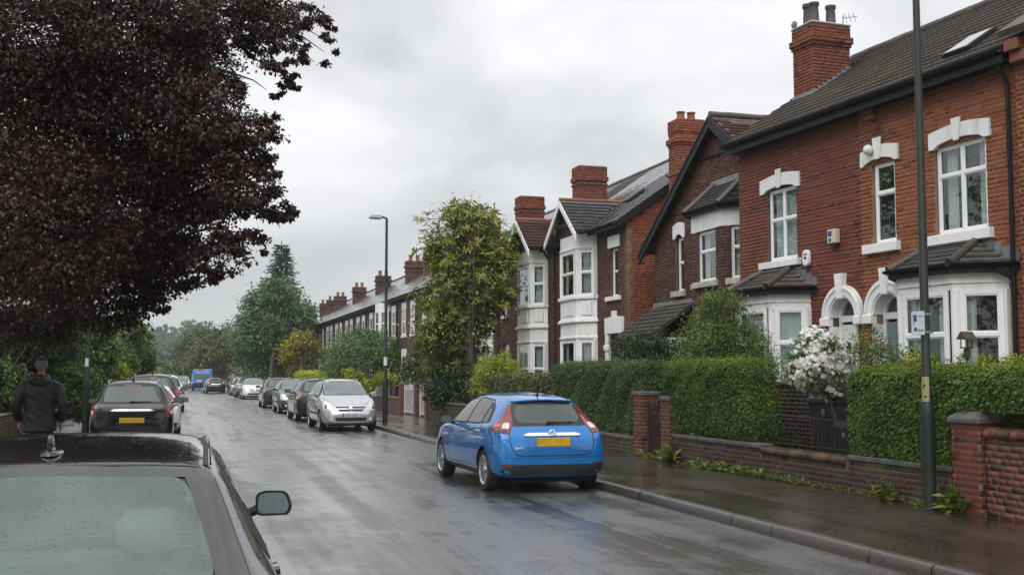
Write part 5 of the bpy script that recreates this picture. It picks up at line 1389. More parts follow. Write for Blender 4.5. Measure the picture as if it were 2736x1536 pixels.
# --- tall glossy tree (big leaves in whorls), in the garden beyond the blue car
def whorl_tree():
    base = (9.75, 38.0, .13)
    t = tag(empty('magnolia_tree', base), 'tall glossy-leaved evergreen tree with big leaves in whorls before the villas', 'tree')
    L = [(1180, 575, 70), (1130, 640, 62), (1230, 630, 66), (1185, 700, 85), (1110, 760, 62), (1240, 720, 52), (1180, 800, 74), (1115, 850, 62), (1165, 875, 50), (1108, 910, 46), (1222, 775, 40), (1150, 925, 38), (1090, 640, 30), (1150, 540, 34), (1215, 555, 34), (1265, 660, 32), (1270, 745, 28), (1080, 850, 30)]
    bl = []
    for u, v, r in L:
        x, y, z, rr = at(u, v, 40.6 + rb.normal(0, .45), r); bl.append((x, y, z, rr, rr * 1.1, rr * .85))
    tips = [at(u, v, 40.6) for u, v in ((1052, 553), (1085, 535), (1110, 530), (1150, 520), (1175, 508), (1205, 525), (1222, 528), (1240, 532), (1135, 545), (1100, 575), (1070, 580), (1195, 545), (1165, 530))]
    limbs(t, base, [base, (9.78, 38.1, 2.), (9.7, 38.2, 4.2), (9.75, 38.2, 6.4)], [b[:3] for b in bl] + tips, .13, 'bark', seed=8, sub=2, hmin=.2)
    P, out, ct, r_ = blob_points(bl, 1500, 17, shell=.35, clump=.25, per=1)
    P = np.r_[P, np.array(tips), np.array(tips) + r_.normal(0, .12, (len(tips), 3))]; out = np.r_[out, np.tile((0, 0, 1.), (2 * len(tips), 1))]; ct = np.r_[ct, np.full(2 * len(tips), .6)]
    T, tt = [], []
    for i in range(len(P)):
        ax = unit((out[i] * .5 + np.array([0, 0, .8]) + r_.normal(0, .3, 3))[None])[0]
        e1 = unit(np.cross(ax, (1, .3, .2))[None])[0]; e2 = np.cross(ax, e1); k = r_.integers(8, 12); ph = r_.random() * 6
        for j in range(k):
            a = ph + 2 * math.pi * j / k + r_.normal(0, .15); dr = unit((e1 * math.cos(a) + e2 * math.sin(a) + ax * r_.uniform(-.35, .7))[None])[0]
            side = unit(np.cross(dr, ax)[None])[0]; nn = np.cross(side, dr); s = r_.uniform(.16, .28)
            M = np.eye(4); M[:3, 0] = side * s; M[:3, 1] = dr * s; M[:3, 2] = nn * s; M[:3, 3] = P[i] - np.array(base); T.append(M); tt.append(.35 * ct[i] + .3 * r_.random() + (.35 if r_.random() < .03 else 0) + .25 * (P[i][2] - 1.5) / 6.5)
    V = [(0, 0, 0), (.13, .3, .03), (.16, .6, .02), (0, 1, -.10), (-.16, .6, .02), (-.13, .3, .03), (0, .3, 0), (0, .6, -.02)]
    F = [(0, 1, 6, 6), (6, 1, 2, 7), (7, 2, 3, 3), (0, 6, 5, 5), (6, 7, 4, 5), (7, 3, 4, 4)]
    V2 = [(0, 0, 0), (.14, .38, .03), (.12, .72, .0), (0, 1, -.10), (-.12, .72, 0), (-.14, .38, .03)]
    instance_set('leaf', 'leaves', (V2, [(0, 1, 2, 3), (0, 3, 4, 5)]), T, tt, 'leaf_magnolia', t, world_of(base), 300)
    foliage('inner_foliage', bl, 16000, .12, 'leaf_magnolia', t, base, seed=21, shell=.2, clump=.3, per=20)
whorl_tree()

# --- clipped hedges
def hedge(label, x0, x1, y0, y1, z0, z1, n, size=.055, mat='leaf_hedge', rnd=.13, taper=0., seed=0, cat='hedge', top=.25, name='hedge', group='clipped hedges behind the walls', dirv=(0, .35, -.55)):
    base = ((x0 + x1) / 2, (y0 + y1) / 2, .13); r_ = np.random.default_rng(seed + 300)
    h = tag(empty(name, base), label, cat, group)
    lo, hi = np.array([x0, y0, z0]), np.array([x1, y1, z1]); S = hi - lo
    fa = [(0, 0, S[1] * S[2] * 1.6), (0, 1, S[1] * S[2] * .25), (1, 0, S[0] * S[2] * 1.3), (1, 1, S[0] * S[2] * .6), (2, 1, S[0] * S[1] * 1.1)]
    w = np.array([f[2] for f in fa]); pick = r_.choice(len(fa), n, p=w / w.sum())
    Q = lo + r_.random((n, 3)) * S; Nn = np.zeros((n, 3))
    for i, (ax, sd, _) in enumerate(fa):
        k = pick == i; Q[k, ax] = hi[ax] if sd else lo[ax]; Nn[k, ax] = 1 if sd else -1
    inn = np.clip(Q, lo + rnd, hi - rnd); inn[:, 2] = np.maximum(inn[:, 2], Q[:, 2] * (Q[:, 2] < z0 + rnd) + inn[:, 2] * (Q[:, 2] >= z0 + rnd) * 0)
    dv = Q - inn; out = unit(dv + Nn * 1e-3); Q = inn + out * rnd
    # lumpy surface
    ph = r_.random(6) * 6
    lump = .022 * np.sin(Q[:, 1] * 2.3 + ph[0] + 1.7 * Q[:, 2]) * np.sin(Q[:, 2] * 5.3 + ph[1] + 2 * np.sin(Q[:, 1] * 1.3)) + .016 * np.sin(Q[:, 1] * 7.1 + ph[2] + Q[:, 2] * 11 + 3 * np.sin(Q[:, 2] * 3)) + .012 * np.sin(Q[:, 0] * 8 + ph[3])
    P = Q + out * (lump + r_.normal(0, .030, n))[:, None]
    if seed == 1:
        k = (P[:, 1] < 11.8) & (P[:, 2] < 1.32); P[k, 0] = np.maximum(P[k, 0], 9.29)
    if taper:
        f = np.clip((z0 + .75 * S[2] - P[:, 2]) / (.75 * S[2]), 0, 1)
        P[:, 1] = base[1] + (P[:, 1] - base[1]) * (1 - taper * f ** 1.6 * (P[:, 1] > base[1])); P[:, 0] = P[:, 0] + .10 * f ** 2
    strag = r_.random(n) < .03; P[strag] += out[strag] * r_.uniform(0, .10, (strag.sum(), 1)) + np.array([0, 0, .04])
    D = out * .55 + r_.normal(0, .42, (n, 3)) + np.array(dirv); N = out * .8 + r_.normal(0, .35, (n, 3)) + np.array([0, 0, .45])
    t = np.clip(.25 * r_.random(n) + .3 * (np.sin(P[:, 1] * 3.3 + ph[4]) * np.sin(P[:, 2] * 4 + ph[5]) * .5 + .5) + .35 * r_.random(n) + top * np.clip((P[:, 2] - (z1 - .18)) / .2, 0, 1), 0, 1)
    o = add_obj('foliage', leaf_mesh('foliage', P - np.array(base), D, N, size * (.6 + .8 * r_.random(n)), .5, t, mat), h); stuff(o)
    c = .13; b = np.array(base)
    co = MB(); cl, ch_ = lo + c - b, hi - c - b; cl[2] = z0 + .04 - .13
    co.box(cl[0] + (.36 if seed == 1 else .03), ch_[0], cl[1], ch_[1] - taper * .55 * S[1], cl[2], ch_[2] - .04); co.build('twigs_or_dark_core', 'hedge_core', h, bevel=.2, seg=3)  # solid near-black core, its colour stands for the shade between the leaves
    return h
hedge('large dark green clipped hedge behind the near lamp post and pier', 9.03, 9.9, 9.6, 14.0, .62, 1.81, 76000, size=.040, seed=1, group='clipped hedges behind the walls')
hedge('square green hedge with undercut left corner, between black gate and railing', 9.0, 9.62, 16.98, 20.15, .66, 1.96, 60000, size=.040, seed=2, taper=.14)
hedge('long green hedge left of the black gate, above the blue car', 9.1, 9.9, 21.55, 27.3, .30, 1.98, 62000, size=.044, seed=3, top=.1, mat='leaf_hedge_fresh')
hedge('green hedge bridging behind the black gate', 9.55, 10.1, 20.3, 21.6, 1.36, 2.0, 9000, size=.044, seed=4, top=.1, mat='leaf_hedge_fresh')
hedge('low brownish hedge below the lime bush, over the blue car roof', 9.2, 9.9, 27.6, 33.6, .8, 1.72, 16000, size=.07, mat='leaf_hedge_brown', seed=5)
hedge('low yellow-green hedge along the far right pavement', 9.05, 9.8, 66, 92, .5, 1.95, 9000, size=.14, mat='leaf_bright', seed=6, rnd=.3)
hedge('dark low hedge further along the right pavement near the lamp post', 9.0, 9.9, 93, 122, .4, 1.9, 6000, size=.18, mat='leaf_olive', seed=7)

# --- shrubs in the right gardens
G = 'shrubs in the front gardens'
def px_blobs(L, d, jit=.3, flat=.9, deep=1.0):
    o = []
    for u, v, r in L:
        x, y, z, rr = at(u, v, d + rb.normal(0, jit), r); o.append((x, y, z, rr, rr * deep, rr * flat))
    return o
plant('feathery_shrub', 'tall feathery green shrub with reddish tips before the left bay window', 'shrub', (10.3, 19.2, .13), px_blobs([(1810, 790, 60), (1770, 840, 62), (1860, 850, 62), (1820, 880, 70), (1740, 890, 48), (1905, 890, 50), (1840, 760, 34), (1790, 755, 28)], 21.6, .25), 17000, .062, 'leaf_feather', .05, G, seed=31, asp=.32, shell=.25, clump=.26, per=22)
plant('yew_bush', 'dense dark evergreen bush under the lean-to porch roof', 'shrub', (10.9, 26.6, .13), px_blobs([(1580, 880, 40), (1630, 868, 45), (1685, 875, 42), (1610, 900, 45), (1665, 900, 45)], 28.5, .2), 9000, .075, 'leaf_dark', .08, G, seed=32, asp=.35)
plant('lime_bush', 'round lime-green bush above the blue car roof', 'shrub', (9.9, 34.4, .13), px_blobs([(1255, 915, 34), (1230, 930, 36), (1280, 935, 34), (1255, 955, 45), (1215, 970, 30)], 36.6, .15), 10000, .075, 'leaf_bright', .05, G, seed=33, asp=.4, shell=.6)
plant('laurel_bush', 'drooping dark glossy bush hanging over the wall left of the blue car', 'shrub', (9.5, 39.5, .13), px_blobs([(1120, 960, 40), (1160, 970, 48), (1105, 985, 38), (1150, 1000, 36), (1180, 940, 40), (1210, 990, 30), (1090, 1000, 22)], 40.0, .3), 10000, .10, 'leaf_dark', .06, G, seed=34)
plant('bronze_shrub', 'dark shrub with bronze leaf edges behind the white gates', 'shrub', (9.9, 47, .13), px_blobs([(1040, 930, 30), (1060, 900, 24), (1045, 960, 30), (1020, 940, 20)], 49, .3), 5000, .11, 'leaf_ivy', .06, G, seed=35)
plant('round_bush', 'big rounded fresh green bush in front of the far terrace', 'shrub', (10.2, 61.5, .13), px_blobs([(870, 880, 50), (920, 870, 46), (965, 880, 46), (850, 920, 40), (920, 920, 55), (985, 915, 36), (895, 855, 22), (945, 850, 18)], 65, .7, deep=1.3), 17000, .15, 'leaf_green', .12, G, seed=36, asp=.45, droop=.5)
plant('trailing_plant', 'trailing yellow-green plants over the wall behind the silver car', 'shrub', (9.4, 50, .13), px_blobs([(905, 955, 18), (930, 965, 16), (960, 950, 20), (985, 955, 16), (880, 945, 18), (915, 985, 14)], 52, .4), 3500, .10, 'leaf_bright', .03, G, seed=37)
plant('golden_tree', 'small golden-yellow autumn tree left of the round green bush', 'tree', (9.2, 88, .13), px_blobs([(758, 855, 28), (738, 880, 27), (780, 885, 27), (757, 910, 32), (785, 862, 18), (728, 903, 17)], 92, .8), 8000, .2, 'leaf_gold', .12, 'garden trees', seed=38, shell=.3, clump=.3, crown='crown')
plant('lowbush', 'small copper-leaved bush at the foot of the golden tree', 'shrub', (9.1, 84, .13), px_blobs([(805, 905, 18), (812, 925, 16)], 88, .3), 1200, .16, 'leaf_beech', .05, G, seed=39) if False else None
# wispy bush before the doors
plant('wispy_shrub', 'thin airy shrub in front of the two arched doors', 'shrub', (10.6, 15.2, .13), px_blobs([(2180, 860, 42), (2215, 890, 46), (2160, 900, 36), (2250, 905, 34), (2195, 825, 18), (2290, 905, 30)], 18.0, .2), 2600, .055, 'leaf_feather', .025, G, seed=40, asp=.4, shell=.2, clump=.35, per=10)
plant('sprigs', 'loose sprigs growing behind the big hedge under the right bay', 'shrub', (10.35, 13.4, .13), px_blobs([(2330, 915, 22), (2300, 905, 18), (2420, 905, 16), (2480, 915, 20), (2550, 915, 22)], 16.2, .15), 1500, .055, 'leaf_bright', .015, G, seed=41, asp=.45, shell=.2, clump=.35, per=8)
# white flowering shrub: leaves plus blossoms one by one
fb = px_blobs([(2045, 870, 42), (2075, 900, 48), (2030, 920, 46), (2070, 945, 46), (2005, 945, 30), (2100, 935, 30), (2050, 845, 22), (2105, 965, 26), (2090, 985, 18)], 17.6, .15)
fs = plant('flowering_shrub', 'shrub covered in white blossom above the tall black bin', 'shrub', (10.1, 15.6, .13), fb, 7000, .06, 'leaf_green', .04, G, seed=42)
P, out, ct, r_ = blob_points(fb, 4600, 43, shell=.7, clump=.13, per=7)
V = []; F = []
for k in range(5):
    a = 2 * math.pi * k / 5; c, s = math.cos(a), math.sin(a); b = len(V)
    V += [(0, 0, 0), (.6 * c - .35 * s, .6 * s + .35 * c, .18), (1.0 * c, 1.0 * s, .10), (.6 * c + .35 * s, .6 * s - .35 * c, .18)]; F.append((b, b + 3, b + 2, b + 1))
T = []
for i in range(len(P)):
    n_ = unit((out[i] + r_.normal(0, .5, 3) + np.array([-.35, -.35, .2]))[None])[0]; e1 = unit(np.cross(n_, (.2, .3, 1))[None])[0]; e2 = np.cross(n_, e1); s = r_.uniform(.024, .040)
    M = np.eye(4); M[:3, 0] = e1 * s; M[:3, 1] = e2 * s; M[:3, 2] = n_ * s; M[:3, 3] = P[i] - np.array((10.1, 15.6, .13)) + out[i] * .04; T.append(M)
instance_set('blossom', 'blossoms', (V, F), T, r_.random(len(T)), 'blossom', fs, world_of((10.1, 15.6, .13)), 300)

# --- the big dark trees half-way down the right side
def conifer():
    base = (9.6, 112, .13); t = tag(empty('spruce_tree', base), 'pointed dark spruce rising behind the broad chestnut', 'tree', 'street trees on the right')
    MB().tube([(0, 0, 0), (0, 0, 8), (0, 0, 14.6)], [.3, .18, .03], 10).build('trunk', 'bark_dark', t)
    r_ = np.random.default_rng(9); P, D, S = [], [], []
    for z in np.arange(2, 14.3, .27):
        f = max(.0, 1 - (z - 1.) / 13.6); L = .35 + 4.4 * f ** .85
        for k in range(int(9 + 9 * f)):
            a = r_.random() * 6.283; Lk = L * r_.uniform(.7, 1.12); m = int(10 + 26 * f)
            for q in np.linspace(.15, 1, m):
                x = Lk * q; zz = z - .32 * x * (1 - .45 * q) + .1 * (q > .9)
                P.append((x * math.cos(a), x * math.sin(a), zz)); D.append((math.cos(a) + r_.normal(0, .7), math.sin(a) + r_.normal(0, .7), -.25 + r_.normal(0, .25))); S.append(.55 - .2 * q)
    P, D, S = np.array(P), np.array(D), np.array(S)
    stuff(add_obj('crown', leaf_mesh('crown', P, D, r_.normal(0, .4, P.shape) + (0, 0, 1), S, .33, r_.random(len(P)), 'leaf_conifer'), t))
conifer()
plant('chestnut_tree', 'broad dark green chestnut tree half-way down the right pavement', 'tree', (7.6, 97, .13), px_blobs([(690, 760, 55), (650, 790, 48), (735, 790, 50), (690, 820, 75), (630, 840, 45), (755, 830, 42), (650, 880, 58), (720, 885, 60), (620, 890, 30), (690, 735, 34), (770, 790, 24), (605, 870, 22)], 98, 1.2, deep=1.1), 30000, .27, 'leaf_chestnut', .22, 'street trees on the right', trunk=[(7.6, 97, .13), (7.62, 97, 2.2), (7.9, 98.2, 4.2), (8.0, 98.8, 6)], seed=51, crown='crown', asp=.6, shell=.55, clump=.25)
GW = 'trees at the far end of the street'
plant('olive_tree', 'brownish green tree with thick trunk behind the distant lamp post', 'tree', (8.6, 128, .13), px_blobs([(545, 870, 45), (575, 885, 36), (520, 895, 40), (560, 915, 40), (500, 910, 30)], 132, 2), 9000, .33, 'leaf_olive', .4, GW, seed=52, crown='crown', shell=.5)
plant('olive_tree', 'spreading olive-green tree above the blue van', 'tree', (6.9, 160, .13), px_blobs([(500, 865, 40), (475, 890, 36), (520, 870, 36), (465, 920, 26), (520, 915, 34)], 165, 2), 8000, .4, 'leaf_olive', .4, GW, seed=53, crown='crown', shell=.5)
plant('thin_tree', 'thin half-bare tree top showing beside the distant lamp post', 'tree', (11, 140, .13), px_blobs([(570, 825, 14), (585, 840, 18), (560, 840, 14), (590, 860, 20)], 146, 1), 900, .3, 'leaf_olive', .12, GW, seed=54, crown='crown', shell=.2, clump=.4, per=8)
far = [(405, 848, 48, 560, 'left rounded tree crown on the hazy skyline'), (493, 842, 54, 590, 'right rounded tree crown on the hazy skyline'), (445, 868, 34, 520, 'hazy tree between the two skyline crowns'), (545, 850, 34, 540, 'hazy tree right of the skyline crowns, above the olive tree'),
       (395, 895, 34, 330, 'pale hazy tree at the left of the wooded road end'), (425, 905, 34, 380, 'pale green hazy tree above the end of the road'), (452, 925, 26, 190, 'shadowy tree standing over the far end of the road'), (370, 870, 30, 420, 'hazy tree just right of the left-hand trees'), (480, 925, 26, 185, 'dim tree behind the blue van'), (600, 880, 30, 300, 'hazy tree behind the chestnut'), (405, 935, 22, 170, 'small leafy tree at the far left of the road end')]
for i, (u, v, r, d, lb) in enumerate(far):
    L = [(u, v, r * .62), (u - r * .55, v + r * .25, r * .5), (u + r * .55, v + r * .25, r * .5), (u, v + r * .7, r * .62), (u - r * .35, v - r * .3, r * .45), (u + r * .35, v - r * .3, r * .45), (u - r * .5, v + r * .9, r * .5), (u + r * .5, v + r * .9, r * .5)]
    bl = px_blobs(L, d, 1.5); c = np.array(bl)[:, :3].mean(0); w = min(1, max(0, (c[1] - 170) / 400)); w = w * w * (3 - 2 * w)
    plant('woodland_tree', lb, 'tree', (c[0], c[1], 11.2 * w - .1), bl, 9000, .0019 * d, 'leaf_wood', .45, 'trees of the wood at the end of the street', seed=60 + i, crown='crown', shell=.55, clump=.24, asp=.65)

# --- left side: wall, ivy hedge, laurels and trees
h = tag(empty('garden_wall', (PL - .25, 8, .12)), 'old brick wall along the left pavement behind the walking man', 'garden wall')
b = Bricks(); b.panel((.25, 26, 0), (0, -1, 0), (1, 0, 0), 26, 0, .675, tint=(.4, .25), seed=90, depth=.24); b.finish(h, world_of((PL - .25, 8, .12)), 'brick_wall', 'mortar_wall', 200)
GL = 'plants along the left pavement'
plant('laurel_bush', 'bright leafy laurel at the left edge beside the walking man', 'shrub', (-4.6, 27.5, .13), px_blobs([(10, 940, 40), (30, 975, 36), (5, 1000, 36), (-40, 960, 50), (35, 930, 20)], 28.5, .3), 5500, .11, 'leaf_green', .06, GL, seed=71)
plant('ivy_bush', 'brown-green ivy bush spilling over the left pavement beside the lamp post', 'shrub', (-3.75, 30.5, .13), px_blobs([(185, 945, 36), (215, 965, 36), (175, 990, 40), (210, 1010, 38), (235, 985, 22), (160, 1020, 30), (195, 1035, 26)], 31.0, .25), 14000, .07, 'leaf_ivy', .06, GL, seed=72, shell=.6)
plant('holly_tree', 'dark holly tree behind the walking man under the copper beech', 'tree', (-5.2, 30, .13), px_blobs([(60, 830, 70), (130, 850, 70), (90, 900, 62), (20, 880, 60), (150, 910, 45), (60, 960, 50), (130, 960, 40), (-40, 880, 70), (-40, 960, 60)], 31.5, .5), 24000, .09, 'leaf_dark', .12, GL, seed=73, crown='crown')
plant('sycamore_tree', 'leafy sycamore just left of the dark lamp post', 'tree', (-5.0, 36, .13), px_blobs([(215, 850, 55), (250, 870, 45), (200, 900, 40), (255, 905, 36), (235, 820, 30), (240, 940, 30)], 38, .5), 14000, .12, 'leaf_green', .14, GL, seed=74, crown='crown')
plant('hazel_tree', 'bright green hazel right of the dark lamp post on the left', 'tree', (-4.7, 46, .13), px_blobs([(300, 840, 42), (320, 870, 40), (290, 890, 36), (310, 915, 32), (275, 925, 26), (340, 820, 22), (320, 800, 18)], 49, .7), 14000, .14, 'leaf_feather', .14, GL, seed=75, crown='crown', tw=.6)
plant('lime_bush', 'yellow-leaved bush low on the left behind the black estate car', 'shrub', (-4.4, 42, .13), px_blobs([(275, 900, 22), (290, 925, 22), (265, 945, 18), (310, 940, 16)], 44, .3), 3500, .11, 'leaf_bright', .05, GL, seed=76)
plant('cypress_tree', 'dark cypress at the end of the left-hand trees', 'tree', (-4.5, 62, .13), px_blobs([(350, 855, 26), (360, 885, 28), (345, 915, 28), (365, 920, 20), (345, 830, 18), (335, 890, 20)], 66, .8), 9000, .18, 'leaf_dark', .14, GL, seed=77, crown='crown')
plant('elder_bush', 'leafy elder bushes along the far left pavement', 'shrub', (-4.6, 82, .13), px_blobs([(385, 925, 18), (375, 940, 18), (395, 940, 14), (405, 945, 10)], 90, 3, deep=3), 4000, .24, 'leaf_green', .08, GL, seed=78)
hedge('tangled low hedge running along the left pavement', -4.9, -4.1, 33, 80, .3, 1.9, 14000, size=.12, mat='leaf_ivy', seed=79, group=GL)

# tall trees on the left behind the beech, and unseen ones added behind the viewer to darken the car reflections
for i, (x, y, hh, r, lb) in enumerate([(-8.5, 31, 11, 3.4, 'tall dark lime tree glimpsed through the copper beech'), (-7.5, 42, 12, 3.6, 'tall green lime tree behind the leafy sycamore'), (-10, 22, 11, 3.6, 'tall tree out of sight left of the copper beech'), (-6, -16, 11, 4, 'unseen tree added behind the viewer on the left for car reflections'), (11, -14, 11, 4, 'unseen tree added behind the viewer on the right for car reflections'), (2.5, -38, 12, 5.5, 'unseen broad tree added far behind the viewer for car reflections')]):
    bl = [(x + r * .55 * math.cos(k * 2.4), y + r * .55 * math.sin(k * 2.4), hh * (.38 + .075 * k), r * .62, r * .62, r * .5) for k in range(8)]
    plant('lime_tree', lb, 'tree', (x, y, .13), bl, 11000, .2, 'leaf_green', .3, 'tall trees along the left', trunk=[(x, y, .13), (x, y, hh * .5), (x, y, hh * .9)], seed=120 + i, crown='crown', asp=.7, shell=.5)

# --- weeds at the foot of the right-hand walls
def weeds(name, label, spots, seed):
    r_ = np.random.default_rng(seed); P, D, S = [], [], []
    for x, y, n, h, sp in spots:
        for _ in range(n):
            a = r_.random() * 6.28; P.append((x + r_.normal(0, sp * .5) - abs(r_.normal(0, .03)), y + r_.normal(0, sp), .12 + abs(r_.normal(0, h * .35)))); D.append((math.cos(a) * .7 - .2, math.sin(a) * .7, r_.uniform(.1, 1.1))); S.append(h * r_.uniform(.3, .8))
    P, D, S = np.array(P), np.array(D), np.array(S); P[:, 0] = np.minimum(P[:, 0], PR - .02)
    o = stuff(add_obj(name, leaf_mesh(name, P, D, r_.normal(0, .5, P.shape) + (0, 0, .6), S, .32, r_.random(len(P)), 'weed', curl=.3))); tag(o, label, 'weeds')
sp = []
r_ = np.random.default_rng(3)
for y in np.arange(11.6, 20.5, .16):
    k = .25 + .75 * max(0, math.sin(y * 1.7) * math.sin(y * .9 + 1)); sp.append((PR - .03, y + r_.normal(0, .05), int(8 + 40 * k), .05 + .10 * k, .07))
for y in np.arange(16.2, 18.6, .2): sp.append((PR - .06, y, 70, .14, .10))
weeds('grass_tufts', 'straggling green weeds along the foot of the low wall', sp, 5)
weeds('dock_weed', 'leafy weed clump at the foot of the near lamp post', [(8.93, 11.62, 90, .32, .10), (8.9, 11.75, 50, .22, .1), (8.8, 12.12, 40, .12, .1)], 6)
weeds('bramble_tuft', 'feathery weed tuft on the wall right of the black gate', [(8.93, 19.75, 90, .35, .12), (8.9, 20.4, 70, .2, .2), (8.92, 13.0, 60, .26, .08), (8.92, 21.1, 40, .2, .15)], 7)
def rings(m, R_, n=24, p=2.3):
    """closed loft of superellipse rings: (cx, cy, z, rx, ry)"""
    V = []; F = []
    for cx, cy, z, rx, ry in R_:
        for j in range(n):
            a = 2 * math.pi * j / n; c, s = math.cos(a), math.sin(a)
            V.append((cx + rx * math.copysign(abs(c) ** (2 / p), c), cy + ry * math.copysign(abs(s) ** (2 / p), s), z))
    k = len(R_)
    for i in range(k - 1):
        for j in range(n): F.append((i * n + j, i * n + (j + 1) % n, (i + 1) * n + (j + 1) % n, (i + 1) * n + j))
    F += [tuple(range(n))[::-1], tuple((k - 1) * n + j for j in range(n))]
    m.add(V, F)
# ------------------------------------------------------------------ cars (local: +y forward, x right, z up)
dg = lambda: bpy.context.evaluated_depsgraph_get()
def baked(m, mods):
    """mesh m with modifiers applied, as a new mesh"""
    o = bpy.data.objects.new('tmp', m); COL.objects.link(o); extra = []
    for t, kw in mods:
        md = o.modifiers.new('m', t)
        for a, b in kw.items():
            if a == 'object': extra.append(b)
            setattr(md, a, b)
    bpy.context.view_layer.update()
    r = bpy.data.meshes.new_from_object(o.evaluated_get(dg()))
    bpy.data.objects.remove(o)
    return r
def chaikin(p, n=2, closed=True):
    p = [np.array(q, float) for q in p]
    for _ in range(n):
        q = []
        for i in range(len(p) if closed else len(p) - 1):
            a, b = p[i], p[(i + 1) % len(p)]; q += [a * .75 + b * .25, a * .25 + b * .75]
        p = q
    return p
def rr_poly(p, r=.03, k=4):
    """polygon with rounded corners"""
    out = []; n = len(p); p = [np.array(q, float) for q in p]
    for i in range(n):
        a, b, c = p[i - 1], p[i], p[(i + 1) % n]; d1, d2 = a - b, c - b; l1, l2 = np.linalg.norm(d1), np.linalg.norm(d2)
        q = min(r, l1 * .45, l2 * .45); s, e = b + d1 / l1 * q, b + d2 / l2 * q
        for j in range(k + 1):
            t = j / k; out.append((1 - t) ** 2 * s + 2 * t * (1 - t) * b + t * t * e)
    return out
VIEW = {'R': ((5, 0, 0), (-1, 0, 0), (0, 1, 0), (0, 0, 1)), 'L': ((-5, 0, 0), (1, 0, 0), (0, 1, 0), (0, 0, 1)), 'B': ((0, -8, 0), (0, 1, 0), (1, 0, 0), (0, 0, 1)), 'F': ((0, 8, 0), (0, -1, 0), (1, 0, 0), (0, 0, 1)), 'T': ((0, 0, 5), (0, 0, -1), (1, 0, 0), (0, 1, 0))}
def diag(deg, y0=0.):
    """view from a compass angle (0 = from behind, + to the car's right), centred on the car's end at y0"""
    a = R(deg); d = np.array([-math.sin(a), math.cos(a), 0]); return (tuple(np.array([0, y0, 0]) - d * 6), tuple(d), (math.cos(a), math.sin(a), 0), (0, 0, 1))
class Shell:
    def __init__(s, mesh): s.b = BVHTree.FromPolygons([v.co for v in mesh.vertices], [tuple(p.vertices) for p in mesh.polygons])
    def hit(s, view, a, b):
        o, d, u, w = (Vector(q) for q in view); q = o + u * a + w * b
        h = s.b.ray_cast(q, d)
        if h[0] is None:
            n = s.b.find_nearest(q + d * 5); return n[0], n[1]
        n = h[1] if h[1].dot(d) < 0 else -h[1]
        return h[0], n
    def patch(s, name, poly, view, mat, parent, off=.004, skirt=.02, grid=.07, step=.045, smooth=30, sink=0.):
        v = VIEW[view] if isinstance(view, str) else view
        ol = []
        P = [np.array(q, float) for q in poly]
        for i in range(len(P)):
            a, b = P[i], P[(i + 1) % len(P)]; k = max(1, int(np.linalg.norm(b - a) / step))
            ol += [a + (b - a) * j / k for j in range(k)]
        n = len(ol); A = np.array(ol); pts = [Vector(q) for q in ol]
        lo, hi = A.min(0), A.max(0)
        def ins(x, y):
            c = False
            for i in range(n):
                (xa, ya), (xb, yb) = A[i], A[(i + 1) % n]
                if (ya > y) != (yb > y) and x < (xb - xa) * (y - ya) / (yb - ya) + xa: c = not c
            return c
        for x in np.arange(lo[0] + grid * .5, hi[0], grid):
            for y in np.arange(lo[1] + grid * .5, hi[1], grid):
                if ins(x, y) and np.min(np.linalg.norm(A - (x, y), axis=1)) > grid * .35: pts.append(Vector((x, y)))
        r = delaunay_2d_cdt(pts, [(i, (i + 1) % n) for i in range(n)], [list(range(n))], 1, 1e-6)
        V = []; Nn = []
        for q in r[0]:
            h, nn = s.hit(v, q.x, q.y); V.append(h + nn * off); Nn.append(nn)
        m = MB(); m.add(V, [tuple(f) for f in r[2]])
        if skirt:
            ec = {}
            for f in r[2]:
                for i in range(len(f)): e = (f[i], f[(i + 1) % len(f)]); ec[e] = 1
            bd = [e for e in ec if (e[1], e[0]) not in ec]; used = sorted({i for e in bd for i in e}); mp = {k_: i for i, k_ in enumerate(used)}
            b0 = len(m.v)
            m.v += [tuple(V[k_] - Nn[k_] * skirt) for k_ in used]
            for a, b in bd: m.f.append((b, a, b0 + mp[a], b0 + mp[b])); m.mi.append(0)
        return m.build(name, mat, parent, smooth=smooth)
    def line(s, name, pts, view, w, mat, parent, off=.003, step=.05):
        """thin seam strip following a polyline"""
        v = VIEW[view] if isinstance(view, str) else view
        P = [np.array(q, float) for q in pts]; Q = []
        for a, b in zip(P[:-1], P[1:]):
            k = max(1, int(np.linalg.norm(b - a) / step)); Q += [a + (b - a) * j / k for j in range(k)]
        Q.append(P[-1]); L, Rr = [], []
        for i, q in enumerate(Q):
            t = Q[min(i + 1, len(Q) - 1)] - Q[max(i - 1, 0)]; t = t / (np.linalg.norm(t) + 1e-9); n = np.array([-t[1], t[0]]) * w / 2
            for lst, z in ((L, q + n), (Rr, q - n)):
                h, nn = s.hit(v, *z); lst.append(h + nn * off)
        m = MB(); k = len(L); m.add(L + Rr, [(i, i + 1, k + i + 1, k + i) for i in range(k - 1)])
        return m.build(name, mat, parent)

